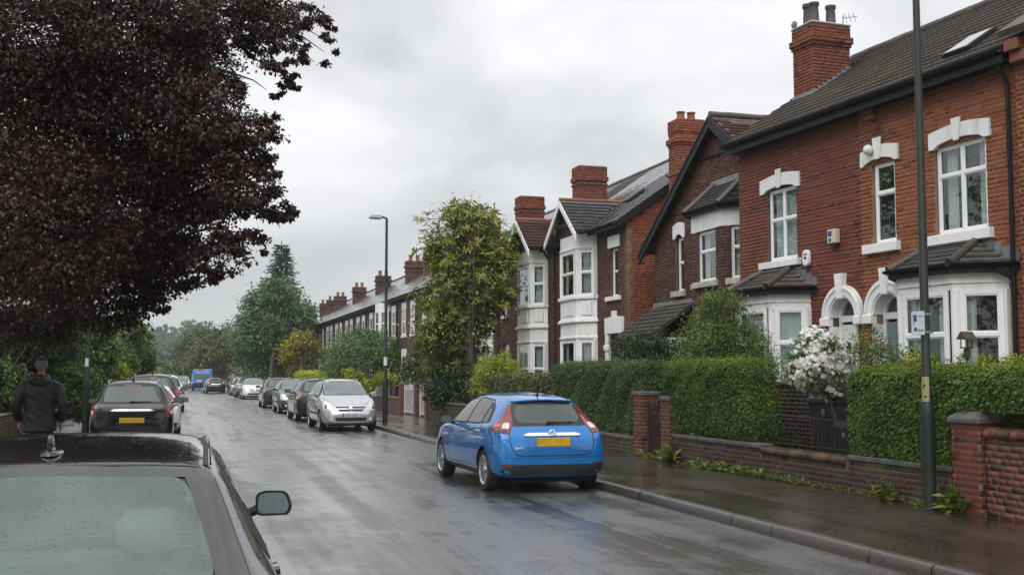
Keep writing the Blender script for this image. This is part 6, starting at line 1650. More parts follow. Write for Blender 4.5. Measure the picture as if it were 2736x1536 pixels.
def body_cage(st, flat=False):
    """st rows: y, z_bottom, z_belt, z_roof, half widths at mid, belt, roof"""
    rings = []
    for y, zb, zl, zr, wm, wb, wr in st:
        h = zr - zl; p = [(0, zb), (wm * .62, zb), (wm * .93, zb + .015), (wm, zb + min(.2, (zl - zb) * .35)), (wm, (zb + zl) / 2 + .08 * (zl - zb)), (wb, zl), (wb - min(.035, .25 * max(h, .02)), zl + min(.045, .3 * max(h, .01))), (wr, zr - min(.042 if flat else .07, .32 * max(h, .02))), (wr * (.80 if flat else .6), zr - (.010 if flat else .018) * min(1, h / .2)), (0, zr)]
        rings.append([(x, y, z) for x, z in p] + [(-x, y, z) for x, z in p[-2:0:-1]])
    for end in (0, -1):      # tight end caps
        r = rings[end]; c = np.array(r).mean(0); q = [tuple(c + (np.array(p) - c) * np.array([.90, 1, .86])) for p in r]
        dy = .012 if end == -1 else -.012
        q = [(a, b + dy, c_) for a, b, c_ in q]
        rings = [q] + rings if end == 0 else rings + [q]
    n = len(rings[0]); V = [p for r in rings for p in r]; F = []
    for i in range(len(rings) - 1):
        for k in range(n): F.append((i * n + k, i * n + (k + 1) % n, (i + 1) * n + (k + 1) % n, (i + 1) * n + k))
    F += [tuple(range(n))[::-1], tuple((len(rings) - 1) * n + k for k in range(n))]
    m = bpy.data.meshes.new('body'); m.from_pydata(V, [], F); return m

def wheel_meshes(r, style):
    t = MB(); w = .205
    t.lathe([(r * .66, -w / 2), (r * .92, -w / 2), (r * .985, -w * .40), (r, -w * .22), (r, w * .22), (r * .985, w * .40), (r * .92, w / 2), (r * .66, w / 2)], axis='x', n=36, cap=False)
    rm = MB(); rm.lathe([(r * .70, w * .50), (r * .67, w * .52), (r * .62, w * .42), (r * .60, -w * .4)], axis='x', n=36, cap=False)
    if style == 'cap':
        rm.lathe([(r * .64, w * .40), (r * .5, w * .46), (r * .2, w * .50), (0.01, w * .51)], axis='x', n=30)
    else:
        k = style
        for i in range(k):
            a = 2 * math.pi * i / k; c, s = math.cos(a), math.sin(a); hw = .055 * r / .32 if k < 8 else .036
            pr = lambda rad, tw: [(w * .44 - .02 * (1 - rad / (r * .65)), c * rad - s * tw, s * rad + c * tw), (w * .44 - .02 * (1 - rad / (r * .65)), c * rad + s * tw, s * rad - c * tw)]
            q = pr(r * .12, hw * .75) + pr(r * .655, hw * 1.0)[::-1]; rm.prism(q, (-.04, 0, 0))
        rm.lathe([(r * .17, w * .36), (r * .17, w * .46), (r * .10, w * .49), (.01, w * .49)], axis='x', n=18)
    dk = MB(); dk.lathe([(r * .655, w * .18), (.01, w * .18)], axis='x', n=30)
    return t, rm, dk

CARS = {}
def make_car(key, sp):
    """build one car with all of its parts at the origin; returns (root, paint slots)"""
    root = empty('parked_car')
    st = sp['st']; cage = body_cage(st, sp.get('flat', False))
    full = baked(cage, [('SUBSURF', {'levels': sp.get('lv', 2), 'render_levels': sp.get('lv', 2)})])
    sh = Shell(full)
    full.materials.append(MATS[sp['paint']]); full.materials.append(MATS['under_black'])
    wr = sp.get('wr', .318); mods = []; cut = []
    for y in sp['axles']:
        for s in (-1, 1):
            c = MB(); c.lathe([(wr + .045, s * .52), (wr + .045, s * 1.3)] if s > 0 else [(wr + .045, -1.3), (wr + .045, -.52)], (0, y, wr + .005), axis='x', n=40)
            cm = c.mesh('cut'); cm.materials.append(MATS[sp['paint']]); cm.materials.append(MATS['under_black']); cm.polygons.foreach_set('material_index', [1] * len(cm.polygons))
            co = bpy.data.objects.new('cut', cm); COL.objects.link(co); cut.append(co); mods.append(('BOOLEAN', {'operation': 'DIFFERENCE', 'object': co, 'solver': 'EXACT'}))
    bm_ = baked(full, mods)
    for c in cut: bpy.data.objects.remove(c)
    bm_.polygons.foreach_set('use_smooth', [True] * len(bm_.polygons)); bm_.set_sharp_from_angle(angle=R(32))
    if sp.get('open_rear'):      # the rear screen is a real opening: take out the skin behind it
        bmx = bmesh.new(); bmx.from_mesh(bm_); q = np.array(sp['rw']) * np.array([.985, 1.0])
        def inr(x, z):
            c = False
            for i in range(len(q)):
                (xa, ya), (xb, yb) = q[i], q[(i + 1) % len(q)]
                if (ya > z) != (yb > z) and x < (xb - xa) * (z - ya) / (yb - ya) + xa: c = not c
            return c
        bmesh.ops.delete(bmx, geom=[f for f in bmx.faces if f.calc_center_median().y < -.85 and f.normal.z > .1 and inr(f.calc_center_median().x, f.calc_center_median().z)], context='FACES'); bmx.to_mesh(bm_); bmx.free()
    body = add_obj('body', bm_, root); body.name = 'body'
    pt = sp['paint']; both = (('R', 1), ('L', -1))
    gl = sp.get('glass', 'car_glass')
    # side glass: black surround then panes
    for v, s in both:
        sh.patch('window_surround', rr_poly(sp['dlo'], .05), v, 'trim_black', body, .003, .01)
        for p in sp['panes']: sh.patch('side_window', rr_poly(p, .035), v, sp.get('sglass', gl), body, .006, .006)
        for ln in sp['seams']: sh.line('door_seam', ln, v, .008, 'trim_black', body)
        for y, z in sp['handles']:
            hp = sh.patch('door_handle', rr_poly([(y - .10, z - .014), (y + .10, z - .018), (y + .10, z + .014), (y - .10, z + .018)], .012), v, sp.get('handle', pt), body, .034, .03, grid=.05)
        sh.patch('sill_trim', [(sp['axles'][0] - wr - .05, st[3][1] + .02), (sp['axles'][1] + wr + .05, st[3][1] + .02), (sp['axles'][1] + wr + .06, st[3][1] + .12), (sp['axles'][0] - wr - .05, st[3][1] + .12)][::-1], v, 'trim_black', body, .006, .02) if sp.get('sill', 1) else None
        if sp.get('rub'): sh.patch('rub_strip', sp['rub'], v, 'trim_black', body, .014, .02)
        if sp.get('arches'):
            for y in sp['axles']: sh.line('arch_lip', [(y + (wr + .052) * math.cos(a), wr + .005 + (wr + .052) * math.sin(a)) for a in np.linspace(R(8), R(172), 18)], v, .016, sp.get('archmat', pt), body, .010)
        # mirrors
        my, mz = sp['mirror']; mw = sp.get('mirw', .20); x0 = sh.hit(VIEW[v], my, mz - .03)[0].x
        hsg = MB(); pr = [tuple(q) for q in rr_poly([(0, -.02), (.0, .105), (.05, .125), (mw, .120), (mw + .03, .03), (mw + .01, -.02)], .04, 5)]
        cx, cz = x0 + s * .06, mz - .04
        A = [(cx + s * a, my - .035, cz + b) for a, b in pr]; Bq = [(cx + s * (mw * .5 + (a - mw * .5) * .72), my + .10, cz + .05 + (b - .05) * .72) for a, b in pr]; n = len(A)
        hsg.add(A + Bq, [(i, (i + 1) % n, n + (i + 1) % n, n + i) for i in range(n)] + [tuple(range(n)), tuple(range(n, 2 * n))])
        mo = hsg.build('door_mirror', sp.get('mirmat', pt), body, smooth=50)
        MB().prism([(cx + s * (mw * .5 + (a - mw * .5) * .84), my - .037, cz + .05 + (b - .05) * .82) for a, b in pr], (0, -.003, 0)).build('mirror_glass', sp.get('mirglass', 'car_glass_light'), mo)
        MB().tube([(x0 - s * .02, my + .05, mz - .07), (cx + s * .04, my + .03, mz - .02)], .028, 8).build('mirror_arm', 'trim_black', mo)
        # lights
        for pz, vw, mt, nm in sp['tails']:
            q = [(s * a, b) for a, b in pz]; vv = diag(s * vw, st[0][0])
            sh.patch(nm, rr_poly(q if s > 0 else q[::-1], .025), vv, mt, body, .010 if nm == 'tail_light' else .016, .03, grid=.05, step=.03)
        for pz, vw, mt, nm in sp['heads']:
            q = [(-s * a, b) for a, b in pz]; vv = diag(180 - s * vw, st[-1][0])
            sh.patch(nm, rr_poly(q if s < 0 else q[::-1], .03), vv, mt, body, .010 if nm != 'lamp_bowl' else .015, .03, grid=.05, step=.03)
    # end glass
    sh.patch('windscreen_seal', rr_poly(sp['ws_out'], .06), 'F', 'trim_black', body, .003, .01); sh.patch('windscreen', rr_poly(sp['ws'], .06), 'F', sp.get('wsglass', gl), body, .006, .006)
    if sp.get('open_rear'):      # printed border band as a ring round the clear glass
        a, b = sp['rw_out'], sp['rw']; n = len(a)
        for i in range(n): sh.patch('screen_border', [a[i], a[(i + 1) % n], b[(i + 1) % n], b[i]], 'B', sp['sealmat'], body, .0055, 0, grid=.05, step=.03)
    else: sh.patch('rear_window_seal', rr_poly(sp['rw_out'], sp.get('rw_round', .05)), 'B', sp.get('sealmat', 'trim_black'), body, .003, .01, grid=.05, step=.03)
    sh.patch('rear_window', rr_poly(sp['rw'], .06), 'B', sp.get('rglass', gl), body, .006, .006, grid=.05, step=.03)
    for nm, poly, vw, mt, off, rd in sp['extra']: sh.patch(nm, rr_poly(poly, rd) if rd else poly, vw, mt, body, off, .02, grid=.06)
    for nm, pts, vw, w, mt in sp.get('lines', []): sh.line(nm, pts, vw, w, mt, body)
    # number plates
    for vw, (w, h, z), mt in sp['plates']:
        p = [(-w / 2, z - h / 2), (w / 2, z - h / 2), (w / 2, z + h / 2), (-w / 2, z + h / 2)]
        hts = [sh.hit(VIEW[vw], a, b)[0] for a, b in p]; sg = -1 if vw == 'B' else 1
        yy = (min if sg < 0 else max)(q.y for q in hts) + sg * .012
        MB().box(-w / 2, w / 2, min(yy, yy - sg * .03), max(yy, yy - sg * .03), z - h / 2, z + h / 2).build('number_plate', mt, body, bevel=.004)
        if vw == 'F': body['plate_y'] = yy
    # wiper
    if sp.get('wiper'):
        a, b = sp['wiper']; P = [sh.hit(VIEW['B'], a[0] + (b[0] - a[0]) * t, a[1] + (b[1] - a[1]) * t) for t in np.linspace(0, 1, 6)]
        m = MB(); m.tube([p + n * (.03 - .012 * (i / 5)) for i, (p, n) in enumerate(P)], [.016, .011, .008, .007, .007, .006], 6); m.lathe([(.03, -.02), (.022, .03)], P[0][0] + P[0][1] * .01, axis='y', n=12); m.build('wiper', 'trim_black', body, smooth=40)
    if sp.get('aerial'):
        y, L = sp['aerial']; p = sh.hit(VIEW['T'], 0, y)[0]; m = MB(); m.tube([p, p + Vector((0, -.03, .03)), p + Vector((0, -.16 * L / .3, L))], [.03, .012, .004], 8); m.build('aerial', 'trim_black', body, smooth=50)
    if sp.get('rails'):
        x, y0, y1, mt = sp['rails']
        for s in (-1, 1):
            P = [sh.hit(VIEW['T'], s * x, y)[0] for y in np.linspace(y0, y1, 8)]; m = MB()
            m.tube([P[0]] + [p + Vector((0, 0, .05)) for p in P[1:-1]] + [P[-1]], [.016] + [.019] * 6 + [.016], 8); m.build('roof_rail', mt, body, smooth=50)
    # wheels
    if sp.get('wkey') not in CARS: CARS[sp['wkey']] = wheel_meshes(wr, sp['wheel'])
    t, rm, dk = CARS[sp['wkey']]
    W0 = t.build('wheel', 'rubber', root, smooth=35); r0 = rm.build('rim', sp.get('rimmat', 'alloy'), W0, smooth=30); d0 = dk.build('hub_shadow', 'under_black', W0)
    first = True
    for y in sp['axles']:
        for s in (-1, 1):
            if first: w = W0; first = False
            else:
                w = W0.copy(); COL.objects.link(w); w.parent = root
                for ch in (r0, d0): c = ch.copy(); COL.objects.link(c); c.parent = w
            w.location = (s * (sp['track'] / 2), y, wr); w.rotation_euler = (rng.random() * 1.2 * s, 0, 0 if s > 0 else math.pi)
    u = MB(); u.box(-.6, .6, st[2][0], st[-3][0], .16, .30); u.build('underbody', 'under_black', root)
    for k, o in sp.get('more', lambda *a: {})(root, body, sh).items() if sp.get('more') else (): pass
    return root
def recolour(root, old, new):
    for c in root.children_recursive:
        for sl in getattr(c, 'material_slots', []):
            if sl.material and sl.material.name == old: sl.link = 'OBJECT'; sl.material = MATS[new]
def copy_tree(o, parent=None):
    c = o.copy(); COL.objects.link(c); c.parent = parent
    for ch in o.children: copy_tree(ch, c)
    return c
def place(root, x, y, deg, label, scale=1.0, group='cars parked along the street', name='parked_car'):
    root.location = (x, y, 0); root.rotation_euler = (0, 0, R(deg)); root.scale = (scale,) * 3; root.name = name
    return tag(root, label, 'car', group)

def hatch(H=1.48, L=4.24, W=1.78, **kw):
    """five-door hatchback spec; dict values can be overridden"""
    w = W / 2; b = -L / 2; f = L / 2; z = H / 1.48
    st = [(b, .27, .56, .74, w * .80, w * .76, w * .60), (b + .06, .24, .80 * z, .87 * z, w * .93, w * .88, w * .66), (b + .16, .22, .93 * z, .98 * z, w * .97, w * .92, w * .70), (b + .50, .19, .955 * z, 1.385 * z, w, w * .955, w * .615),
          (b + .57, .19, .955 * z, 1.412 * z, w, w * .96, w * .63), (b + 1.05, .18, .95 * z, 1.462 * z, w, w * .965, w * .665), (b + 1.75, .18, .93 * z, 1.48 * z, w, w * .965, w * .685), (b + 2.35, .18, .91 * z, 1.44 * z, w, w * .965, w * .685), (b + 2.55, .18, .905 * z, 1.40 * z, w, w * .965, w * .68),
          (b + 3.28, .18, .88 * z, .99 * z, w * .995, w * .95, w * .70), (b + 3.42, .18, .87 * z, .955 * z, w * .99, w * .94, w * .72), (b + 3.85, .19, .80 * z, .87 * z, w * .96, w * .88, w * .66), (f - .14, .20, .66 * z, .74 * z, w * .86, w * .76, w * .56), (f, .26, .50, .58, w * .66, w * .60, w * .42)]
    Y = lambda q: b + q
    sp = dict(st=st, paint='paint_blue', axles=(b + .72, f - .88), track=W - .24, wr=.315, wkey='w8', wheel=8, mirror=(Y(2.62), 1.0 * z), mirmat='trim_black',
        dlo=[(Y(.62), 1.02 * z), (Y(1.2), .985 * z), (Y(2.95), .965 * z), (Y(2.62), 1.20 * z), (Y(2.30), 1.355 * z), (Y(1.7), 1.395 * z), (Y(1.1), 1.365 * z), (Y(.80), 1.27 * z)],
        panes=[[(Y(1.86), 1.0 * z), (Y(2.66), .985 * z), (Y(2.5), 1.20 * z), (Y(2.22), 1.335 * z), (Y(1.80), 1.372 * z)], [(Y(1.05), 1.015 * z), (Y(1.78), 1.002 * z), (Y(1.72), 1.37 * z), (Y(1.2), 1.345 * z), (Y(1.04), 1.27 * z)], [(Y(.74), 1.035 * z), (Y(.98), 1.02 * z), (Y(.98), 1.24 * z), (Y(.86), 1.21 * z)]],
        seams=[[(Y(1.83), 1.0 * z), (Y(1.84), .35)], [(Y(2.86), .98 * z), (Y(2.82), .7 * z), (Y(2.78), .36)], [(Y(.92), 1.0 * z), (Y(1.0), .75), (Y(1.12), .60), (Y(1.16), .36)], [(Y(1.16), .345), (Y(2.78), .345)]],
        handles=[(Y(1.98), .86 * z), (Y(1.16), .885 * z)], arches=True,
        ws_out=[(-w * .80, 1.0 * z), (w * .80, 1.0 * z), (w * .66, 1.40 * z), (-w * .66, 1.40 * z)], ws=[(-w * .76, 1.015 * z), (w * .76, 1.015 * z), (w * .63, 1.375 * z), (-w * .63, 1.375 * z)],
        rw_out=[(-.60, .985 * z), (.60, .985 * z), (.56, 1.18 * z), (.50, 1.318 * z), (0, 1.345 * z), (-.50, 1.318 * z), (-.56, 1.18 * z)], rw=[(-.47, 1.035 * z), (0, 1.015 * z), (.47, 1.035 * z), (.51, 1.12 * z), (.44, 1.285 * z), (-.44, 1.285 * z), (-.51, 1.12 * z)],
        tails=[([(.700, 1.30 * z), (.738, 1.30 * z), (.80, 1.07 * z), (.95, .985 * z), (.955, .925 * z), (.61, .875 * z), (.585, .99 * z)], 32, 'light_red', 'tail_light'), ([(.64, 1.03 * z), (.73, 1.02 * z), (.74, .945 * z), (.625, .94 * z)], 32, 'light_clear', 'lamp_lens'), ([(.65, .925 * z), (.90, .955 * z), (.92, .935 * z), (.64, .895 * z)], 32, 'light_dark_red', 'lamp_lens'), ([(.765, 1.01 * z), (.87, .99 * z), (.87, .97 * z), (.765, .97 * z)], 32, 'light_amber', 'lamp_lens')],
        heads=[([(w * .42, .67 * z), (w * .62, .64 * z), (w * 1.0, .80 * z), (w * .95, .86 * z), (w * .60, .76 * z)], 32, 'light_clear', 'headlight'), ([(w * .62, .68 * z), (w * .78, .70 * z), (w * .80, .77 * z), (w * .64, .74 * z)], 32, 'chrome', 'lamp_bowl')],
        extra=[('rear_bumper_trim', [(-w * .74, .28), (w * .74, .28), (w * .90, .33), (w * .80, .43), (-w * .80, .43), (-w * .90, .33)], 'B', 'trim_black', .006, .04),
               ('plate_recess', [(-.40, .665), (.40, .665), (.45, .83), (-.45, .83)], 'B', 'plate_shade', .0025, .05), ('tailgate_strip', [(-.46, .845 * z), (-.38, .838 * z), (.38, .838 * z), (.46, .845 * z), (.38, .880 * z), (-.38, .880 * z)], 'B', 'chrome', .020, .02), ('bumper_reflector', [(-.80, .445), (-.62, .45), (-.64, .40), (-.78, .395)][::-1], 'B', 'light_dark_red', .008, .01), ('bumper_reflector', [(.62, .45), (.80, .445), (.78, .395), (.64, .40)][::-1], 'B', 'light_dark_red', .008, .01),
               ('brake_light', [(-.17, 1.348 * z), (.17, 1.348 * z), (.17, 1.362 * z), (-.17, 1.362 * z)], 'B', 'light_red', .010, 0),
               ('front_grille', [(-.36, .565 * z), (.36, .565 * z), (.47, .69 * z), (-.47, .69 * z)], 'F', 'trim_black', .008, .03), ('grille_bar', [(-.42, .622 * z), (.42, .622 * z), (.425, .635 * z), (-.425, .635 * z)], 'F', 'chrome', .016, 0),
               ('lower_grille', [(-.45, .32), (.45, .32), (.5, .43), (-.5, .43)], 'F', 'trim_black', .006, .03), ('badge', [(.055 * math.cos(a), .645 * z + .055 * math.sin(a)) for a in np.linspace(0, 6.0, 12)], 'F', 'chrome', .02, 0)],
        lines=[('tailgate_seam', [(-.62, .97 * z), (-.655, .86 * z), (-.65, .70), (-.58, .585), (-.50, .56), (.50, .56), (.58, .585), (.65, .70), (.655, .86 * z), (.62, .97 * z)], 'B', .013, 'trim_black'), ('bumper_seam', [(-w * .86, .80), (-.66, .77)], 'B', .008, 'trim_black'), ('bumper_seam', [(w * .86, .80), (.66, .77)], 'B', .008, 'trim_black'), ('bumper_crease', [(-w * .84, .535), (0, .52), (w * .84, .535)], 'B', .006, 'trim_black'), ('bonnet_seam', [(-w * .82, b + 3.30), (-w * .78, b + 3.75), (-w * .55, f - .22)], 'T', .008, 'trim_black'), ('bonnet_seam', [(w * .82, b + 3.30), (w * .78, b + 3.75), (w * .55, f - .22)], 'T', .008, 'trim_black')],
        plates=[('B', (.52, .125, .755), 'plate_yellow'), ('F', (.52, .112, .50), 'plate_white')], wiper=((-.02, 1.02 * z), (.38, 1.03 * z)), aerial=(b + .75, .34))
    sp.update(kw); return sp
def sp_paint(kw): return kw.get('paint', 'paint_blue')

def badge_round(parent, y, z, r, front=False):
    s = 1 if front else -1; m = MB()
    m.lathe([(r * .82, 0), (r * .9, s * .012), (r, s * .008), (r * 1.02, 0)], (0, y, z), axis='y', n=24, cap=False)
    for k in (-1, 1): m.tube([(k * r * .65, y + s * .006, z - r * .55), (k * r * .25, y + s * .01, z + r * .1), (k * r * .55, y + s * .006, z + r * .6)], r * .13, 6)
    return m.build('emblem', 'chrome', parent, smooth=50)
def blue_more(root, body, sh):
    y = sh.hit(VIEW['B'], 0, .87)[0].y; badge_round(body, y - .03, .875, .062)
    for txt, x, z, s, mt in (('Seelio', -.60, .655, .06, 'chrome'),):
        c = bpy.data.curves.new('lettering', 'FONT'); c.body = txt; c.size = s; c.extrude = .004
        o = bpy.data.objects.new('lettering', c); COL.objects.link(o); m = bpy.data.meshes.new_from_object(o.evaluated_get(dg())); bpy.data.objects.remove(o)
        for v in m.vertices:
            q = v.co.copy(); h = sh.hit(VIEW['B'], q.x + x, q.y + z)[0]; v.co = (q.x + x, h.y - .006 - q.z, q.y + z)
        m.materials.append(MATS[mt]); add_obj('lettering', m, body)
    for z_ in (.655, .632): sh.patch('small_badge', [(.44, z_), (.56, z_), (.56, z_ + .013), (.44, z_ + .013)], 'B', 'lead', body, .006, .005)
    for s in (-1, 1):
        p = sh.hit(VIEW['R' if s > 0 else 'L'], 1.02, .72)[0]; MB().box(min(p.x, p.x + s * .006), max(p.x, p.x + s * .006), 1.0, 1.05, .705, .73).build('side_repeater', 'light_amber', body)
    sp_ = MB(); P = [sh.hit(VIEW['B'], x, 1.368 - .03 * (x / .5) ** 2)[0] for x in np.linspace(-.50, .50, 13)]
    sp_.strip([p + Vector((0, .05, .035)) for p in P], [p + Vector((0, -.07, .008)) for p in P], (0, 0, -.022)); sp_.build('roof_spoiler', 'paint_blue', body, smooth=40)
    return {}
T_HATCH = make_car('hatch', hatch(glass='car_glass', sglass='car_glass_dark', rglass='car_glass', more=blue_more, handle='chrome',
    dlo=[(-1.50, 1.03), (-.92, .985), (.83, .955), (.50, 1.20), (.18, 1.355), (-.42, 1.393), (-1.0, 1.362), (-1.30, 1.25)]))
blue = place(T_HATCH, 5.33, 18.2, 1.2, 'bright blue hatchback parked at the kerb, nearest on the right')
bpy.context.view_layer.update()

# estate / people carrier spec used for most other cars
def estate(H=1.55, L=4.35, W=1.78, **kw):
    s = hatch(H, L, W); w = W / 2; b, f = -L / 2, L / 2; z = H / 1.48
    s['st'] = [(b, .29, .58, .78, w * .82, w * .78, w * .62), (b + .05, .25, .84 * z, .92 * z, w * .95, w * .90, w * .70), (b + .11, .22, .95 * z, 1.0 * z, w * .98, w * .94, w * .74), (b + .33, .19, .955 * z, 1.42 * z, w, w * .955, w * .70),
          (b + .40, .19, .955 * z, 1.455 * z, w, w * .96, w * .71), (b + .9, .18, .95 * z, 1.475 * z, w, w * .965, w * .72), (b + 1.8, .18, .935 * z, 1.48 * z, w, w * .965, w * .72), (b + 2.35, .18, .915 * z, 1.45 * z, w, w * .965, w * .70), (b + 2.55, .18, .91 * z, 1.41 * z, w, w * .965, w * .69),
          (b + 3.32, .18, .885 * z, .99 * z, w * .995, w * .95, w * .70), (b + 3.46, .18, .875 * z, .955 * z, w * .99, w * .94, w * .72), (b + 3.95, .19, .80 * z, .86 * z, w * .96, w * .88, w * .66), (f - .14, .20, .68 * z, .75 * z, w * .88, w * .78, w * .58), (f, .26, .50, .58, w * .68, w * .62, w * .42)]
    Y = lambda q: b + q
    s['dlo'] = [(Y(.42), 1.03 * z), (Y(1.1), .99 * z), (Y(2.98), .965 * z), (Y(2.65), 1.20 * z), (Y(2.30), 1.375 * z), (Y(1.7), 1.415 * z), (Y(.9), 1.41 * z), (Y(.55), 1.37 * z)]
    s['panes'] = [[(Y(1.88), 1.005 * z), (Y(2.70), .985 * z), (Y(2.52), 1.20 * z), (Y(2.22), 1.355 * z), (Y(1.82), 1.39 * z)], [(Y(1.08), 1.02 * z), (Y(1.80), 1.005 * z), (Y(1.74), 1.39 * z), (Y(1.08), 1.385 * z)], [(Y(.52), 1.045 * z), (Y(1.0), 1.025 * z), (Y(1.0), 1.375 * z), (Y(.64), 1.345 * z)]]
    s['rw_out'] = [(-w * .80, .99 * z), (w * .80, .99 * z), (w * .73, 1.2 * z), (w * .66, 1.385 * z), (-w * .66, 1.385 * z), (-w * .73, 1.2 * z)]
    s['rw'] = [(-w * .68, 1.03 * z), (w * .68, 1.03 * z), (w * .66, 1.2 * z), (w * .60, 1.34 * z), (-w * .60, 1.34 * z), (-w * .66, 1.2 * z)]
    s['tails'] = [([(w * .66 + .10, .99 * z), (w * .76 + .15, .99 * z), (w * .84 + .2, .90 * z), (w * .86 + .2, .74 * z), (w * .62 + .10, .72 * z), (w * .62 + .10, .90 * z)], 32, 'light_red', 'tail_light'), ([(w * .68 + .11, .86 * z), (w * .80 + .16, .87 * z), (w * .80 + .16, .79 * z), (w * .67 + .11, .78 * z)], 32, 'light_clear', 'lamp_lens')]
    s['rails'] = (w * .60, b + .55, b + 2.2, 'lead'); s['mirmat'] = kw.get('paint', 'paint_black')
    e = [q for q in s['extra'] if q[0] not in ('plate_recess', 'bumper_reflector')]
    s['extra'] = e; s['plates'] = [('B', (.52, .112, .70), 'plate_yellow'), ('F', (.52, .112, .50), 'plate_white')]
    s['lines'][0] = ('tailgate_seam', [(-w * .80, .98 * z), (-w * .78, .80), (-w * .72, .60), (-w * .62, .56), (w * .62, .56), (w * .72, .60), (w * .78, .80), (w * .80, .98 * z)], 'B', .012, 'trim_black'); s['wkey'] = 'w5'; s['wheel'] = 5
    s.update(kw); return s
def silver_more(root, body, sh):
    y = sh.hit(VIEW['F'], 0, .68)[0].y; badge_round(body, y + .03, .685, .07, True)
    c = bpy.data.curves.new('plate_text', 'FONT'); c.body = 'EARL IBBD'; c.size = .085; c.align_x = 'CENTER'; c.extrude = .001
    o = bpy.data.objects.new('plate_text', c); COL.objects.link(o); m = bpy.data.meshes.new_from_object(o.evaluated_get(dg())); bpy.data.objects.remove(o)
    yy = body['plate_y']
    for v in m.vertices: q = v.co.copy(); v.co = (-q.x - .02, yy + .003 + q.z, .50 + q.y - .03)
    m.materials.append(MATS['ink']); add_obj('plate_text', m, body)
    MB().box(.215, .258, yy + .001, yy + .003, .447, .553).build('plate_band', 'plate_blue', body)
    for s in (-1, 1):
        p = sh.hit(VIEW['F'], s * .60, .38)[0]; MB().lathe([(.055, -.01), (.055, .012), (.01, .016)], (s * .60, p.y, .38), axis='y', n=16).build('fog_lamp', 'light_clear', body, smooth=40)
    return {}
_lg = ('lower_grille', [(-.38, .30), (.38, .30), (.42, .40), (-.42, .40)], 'F', 'trim_black', .006, .03)
T_MPV = make_car('mpv', estate(1.62, 4.40, 1.80, paint='paint_silver', wsglass='car_glass_light', glass='car_glass', more=silver_more, rub=[(-.95, .50), (1.05, .50), (1.05, .56), (-.95, .56)],
    heads=[([(.44, .66), (.62, .62), (.86, .66), (1.00, .84), (.92, .92), (.66, .86)], 32, 'light_clear', 'headlight'), ([(.62, .69), (.78, .69), (.80, .80), (.64, .78)], 32, 'chrome', 'lamp_bowl')]))
place(T_MPV, 5.20, 37.4, 180, 'silver people carrier facing us at the kerb beside the slim lamp post')
T_EST = make_car('estate', estate(1.58, 4.45, 1.77, paint='paint_black', rglass='car_glass', glass='car_glass_dark', aerial=(-1.72, .20)))
place(T_EST, -.93, 29.4, 0, 'black estate car with silver roof rails parked on the left, red tail lights', 1.03)
T_SM = make_car('family', hatch(1.52, 4.15, 1.74, paint='paint_white', wsglass='car_glass_light', mirmat='paint_white', wkey='w6', wheel=6))
place(T_SM, 5.35, 84.0, 180, 'white hatchback facing us in the middle of the right-hand row')
def clone(src, x, y, deg, old, new, label, scale=1., group='cars parked along the street'):
    c = copy_tree(src); recolour(c, old, new); return place(c, x, y, deg, label, scale, group)
clone(T_EST, 5.22, 45.2, 0, 'paint_black', 'paint_darkgreen', 'dark estate car parked facing away just behind the silver people carrier', 1.02)
clone(T_MPV, 5.28, 53.5, 180, 'paint_silver', 'paint_graphite', 'dark grey car facing us between two dark estates', .97)
clone(T_EST, 5.25, 62.5, 0, 'paint_black', 'paint_graphite', 'dark estate with roof rails parked facing away right of the white hatchback', 1.02)
clone(T_HATCH, 5.3, 93.0, 0, 'paint_blue', 'paint_grey', 'grey hatchback parked facing away just beyond the white hatchback')
clone(T_HATCH, 5.3, 100.5, 0, 'paint_blue', 'paint_silver', 'silver hatchback parked facing away, second beyond the white one')
clone(T_HATCH, 3.4, 110.0, 4, 'paint_blue', 'paint_black', 'black hatchback with yellow plate in the road in front of the blue van')
clone(T_EST, 5.5, 109, 0, 'paint_black', 'paint_maroon', 'dark red car half hidden right of the black hatchback')
clone(T_HATCH, -.72, 34.5, 0, 'paint_blue', 'paint_white', 'pale hatchback mostly hidden ahead of the black estate, its right tail light showing')
clone(T_EST, -.80, 44.0, 0, 'paint_black', 'paint_maroon', 'dark red tall car with roof rails ahead on the left', 1.13)
clone(T_MPV, -.55, 58.0, 0, 'paint_silver', 'paint_white', 'white tall car on the left beyond the dark red one', 1.08)
clone(T_EST, -.6, 70.0, 0, 'paint_black', 'paint_grey', 'grey car further along the left row', 1.0)
clone(T_MPV, .9, 150.0, 180, 'paint_silver', 'paint_black', 'dark car approaching in the far distance left of the blue van', 1.0)
clone(T_HATCH, -.4, 160.0, 180, 'paint_blue', 'paint_graphite', 'small grey car at the vanishing end of the road', 1.0)

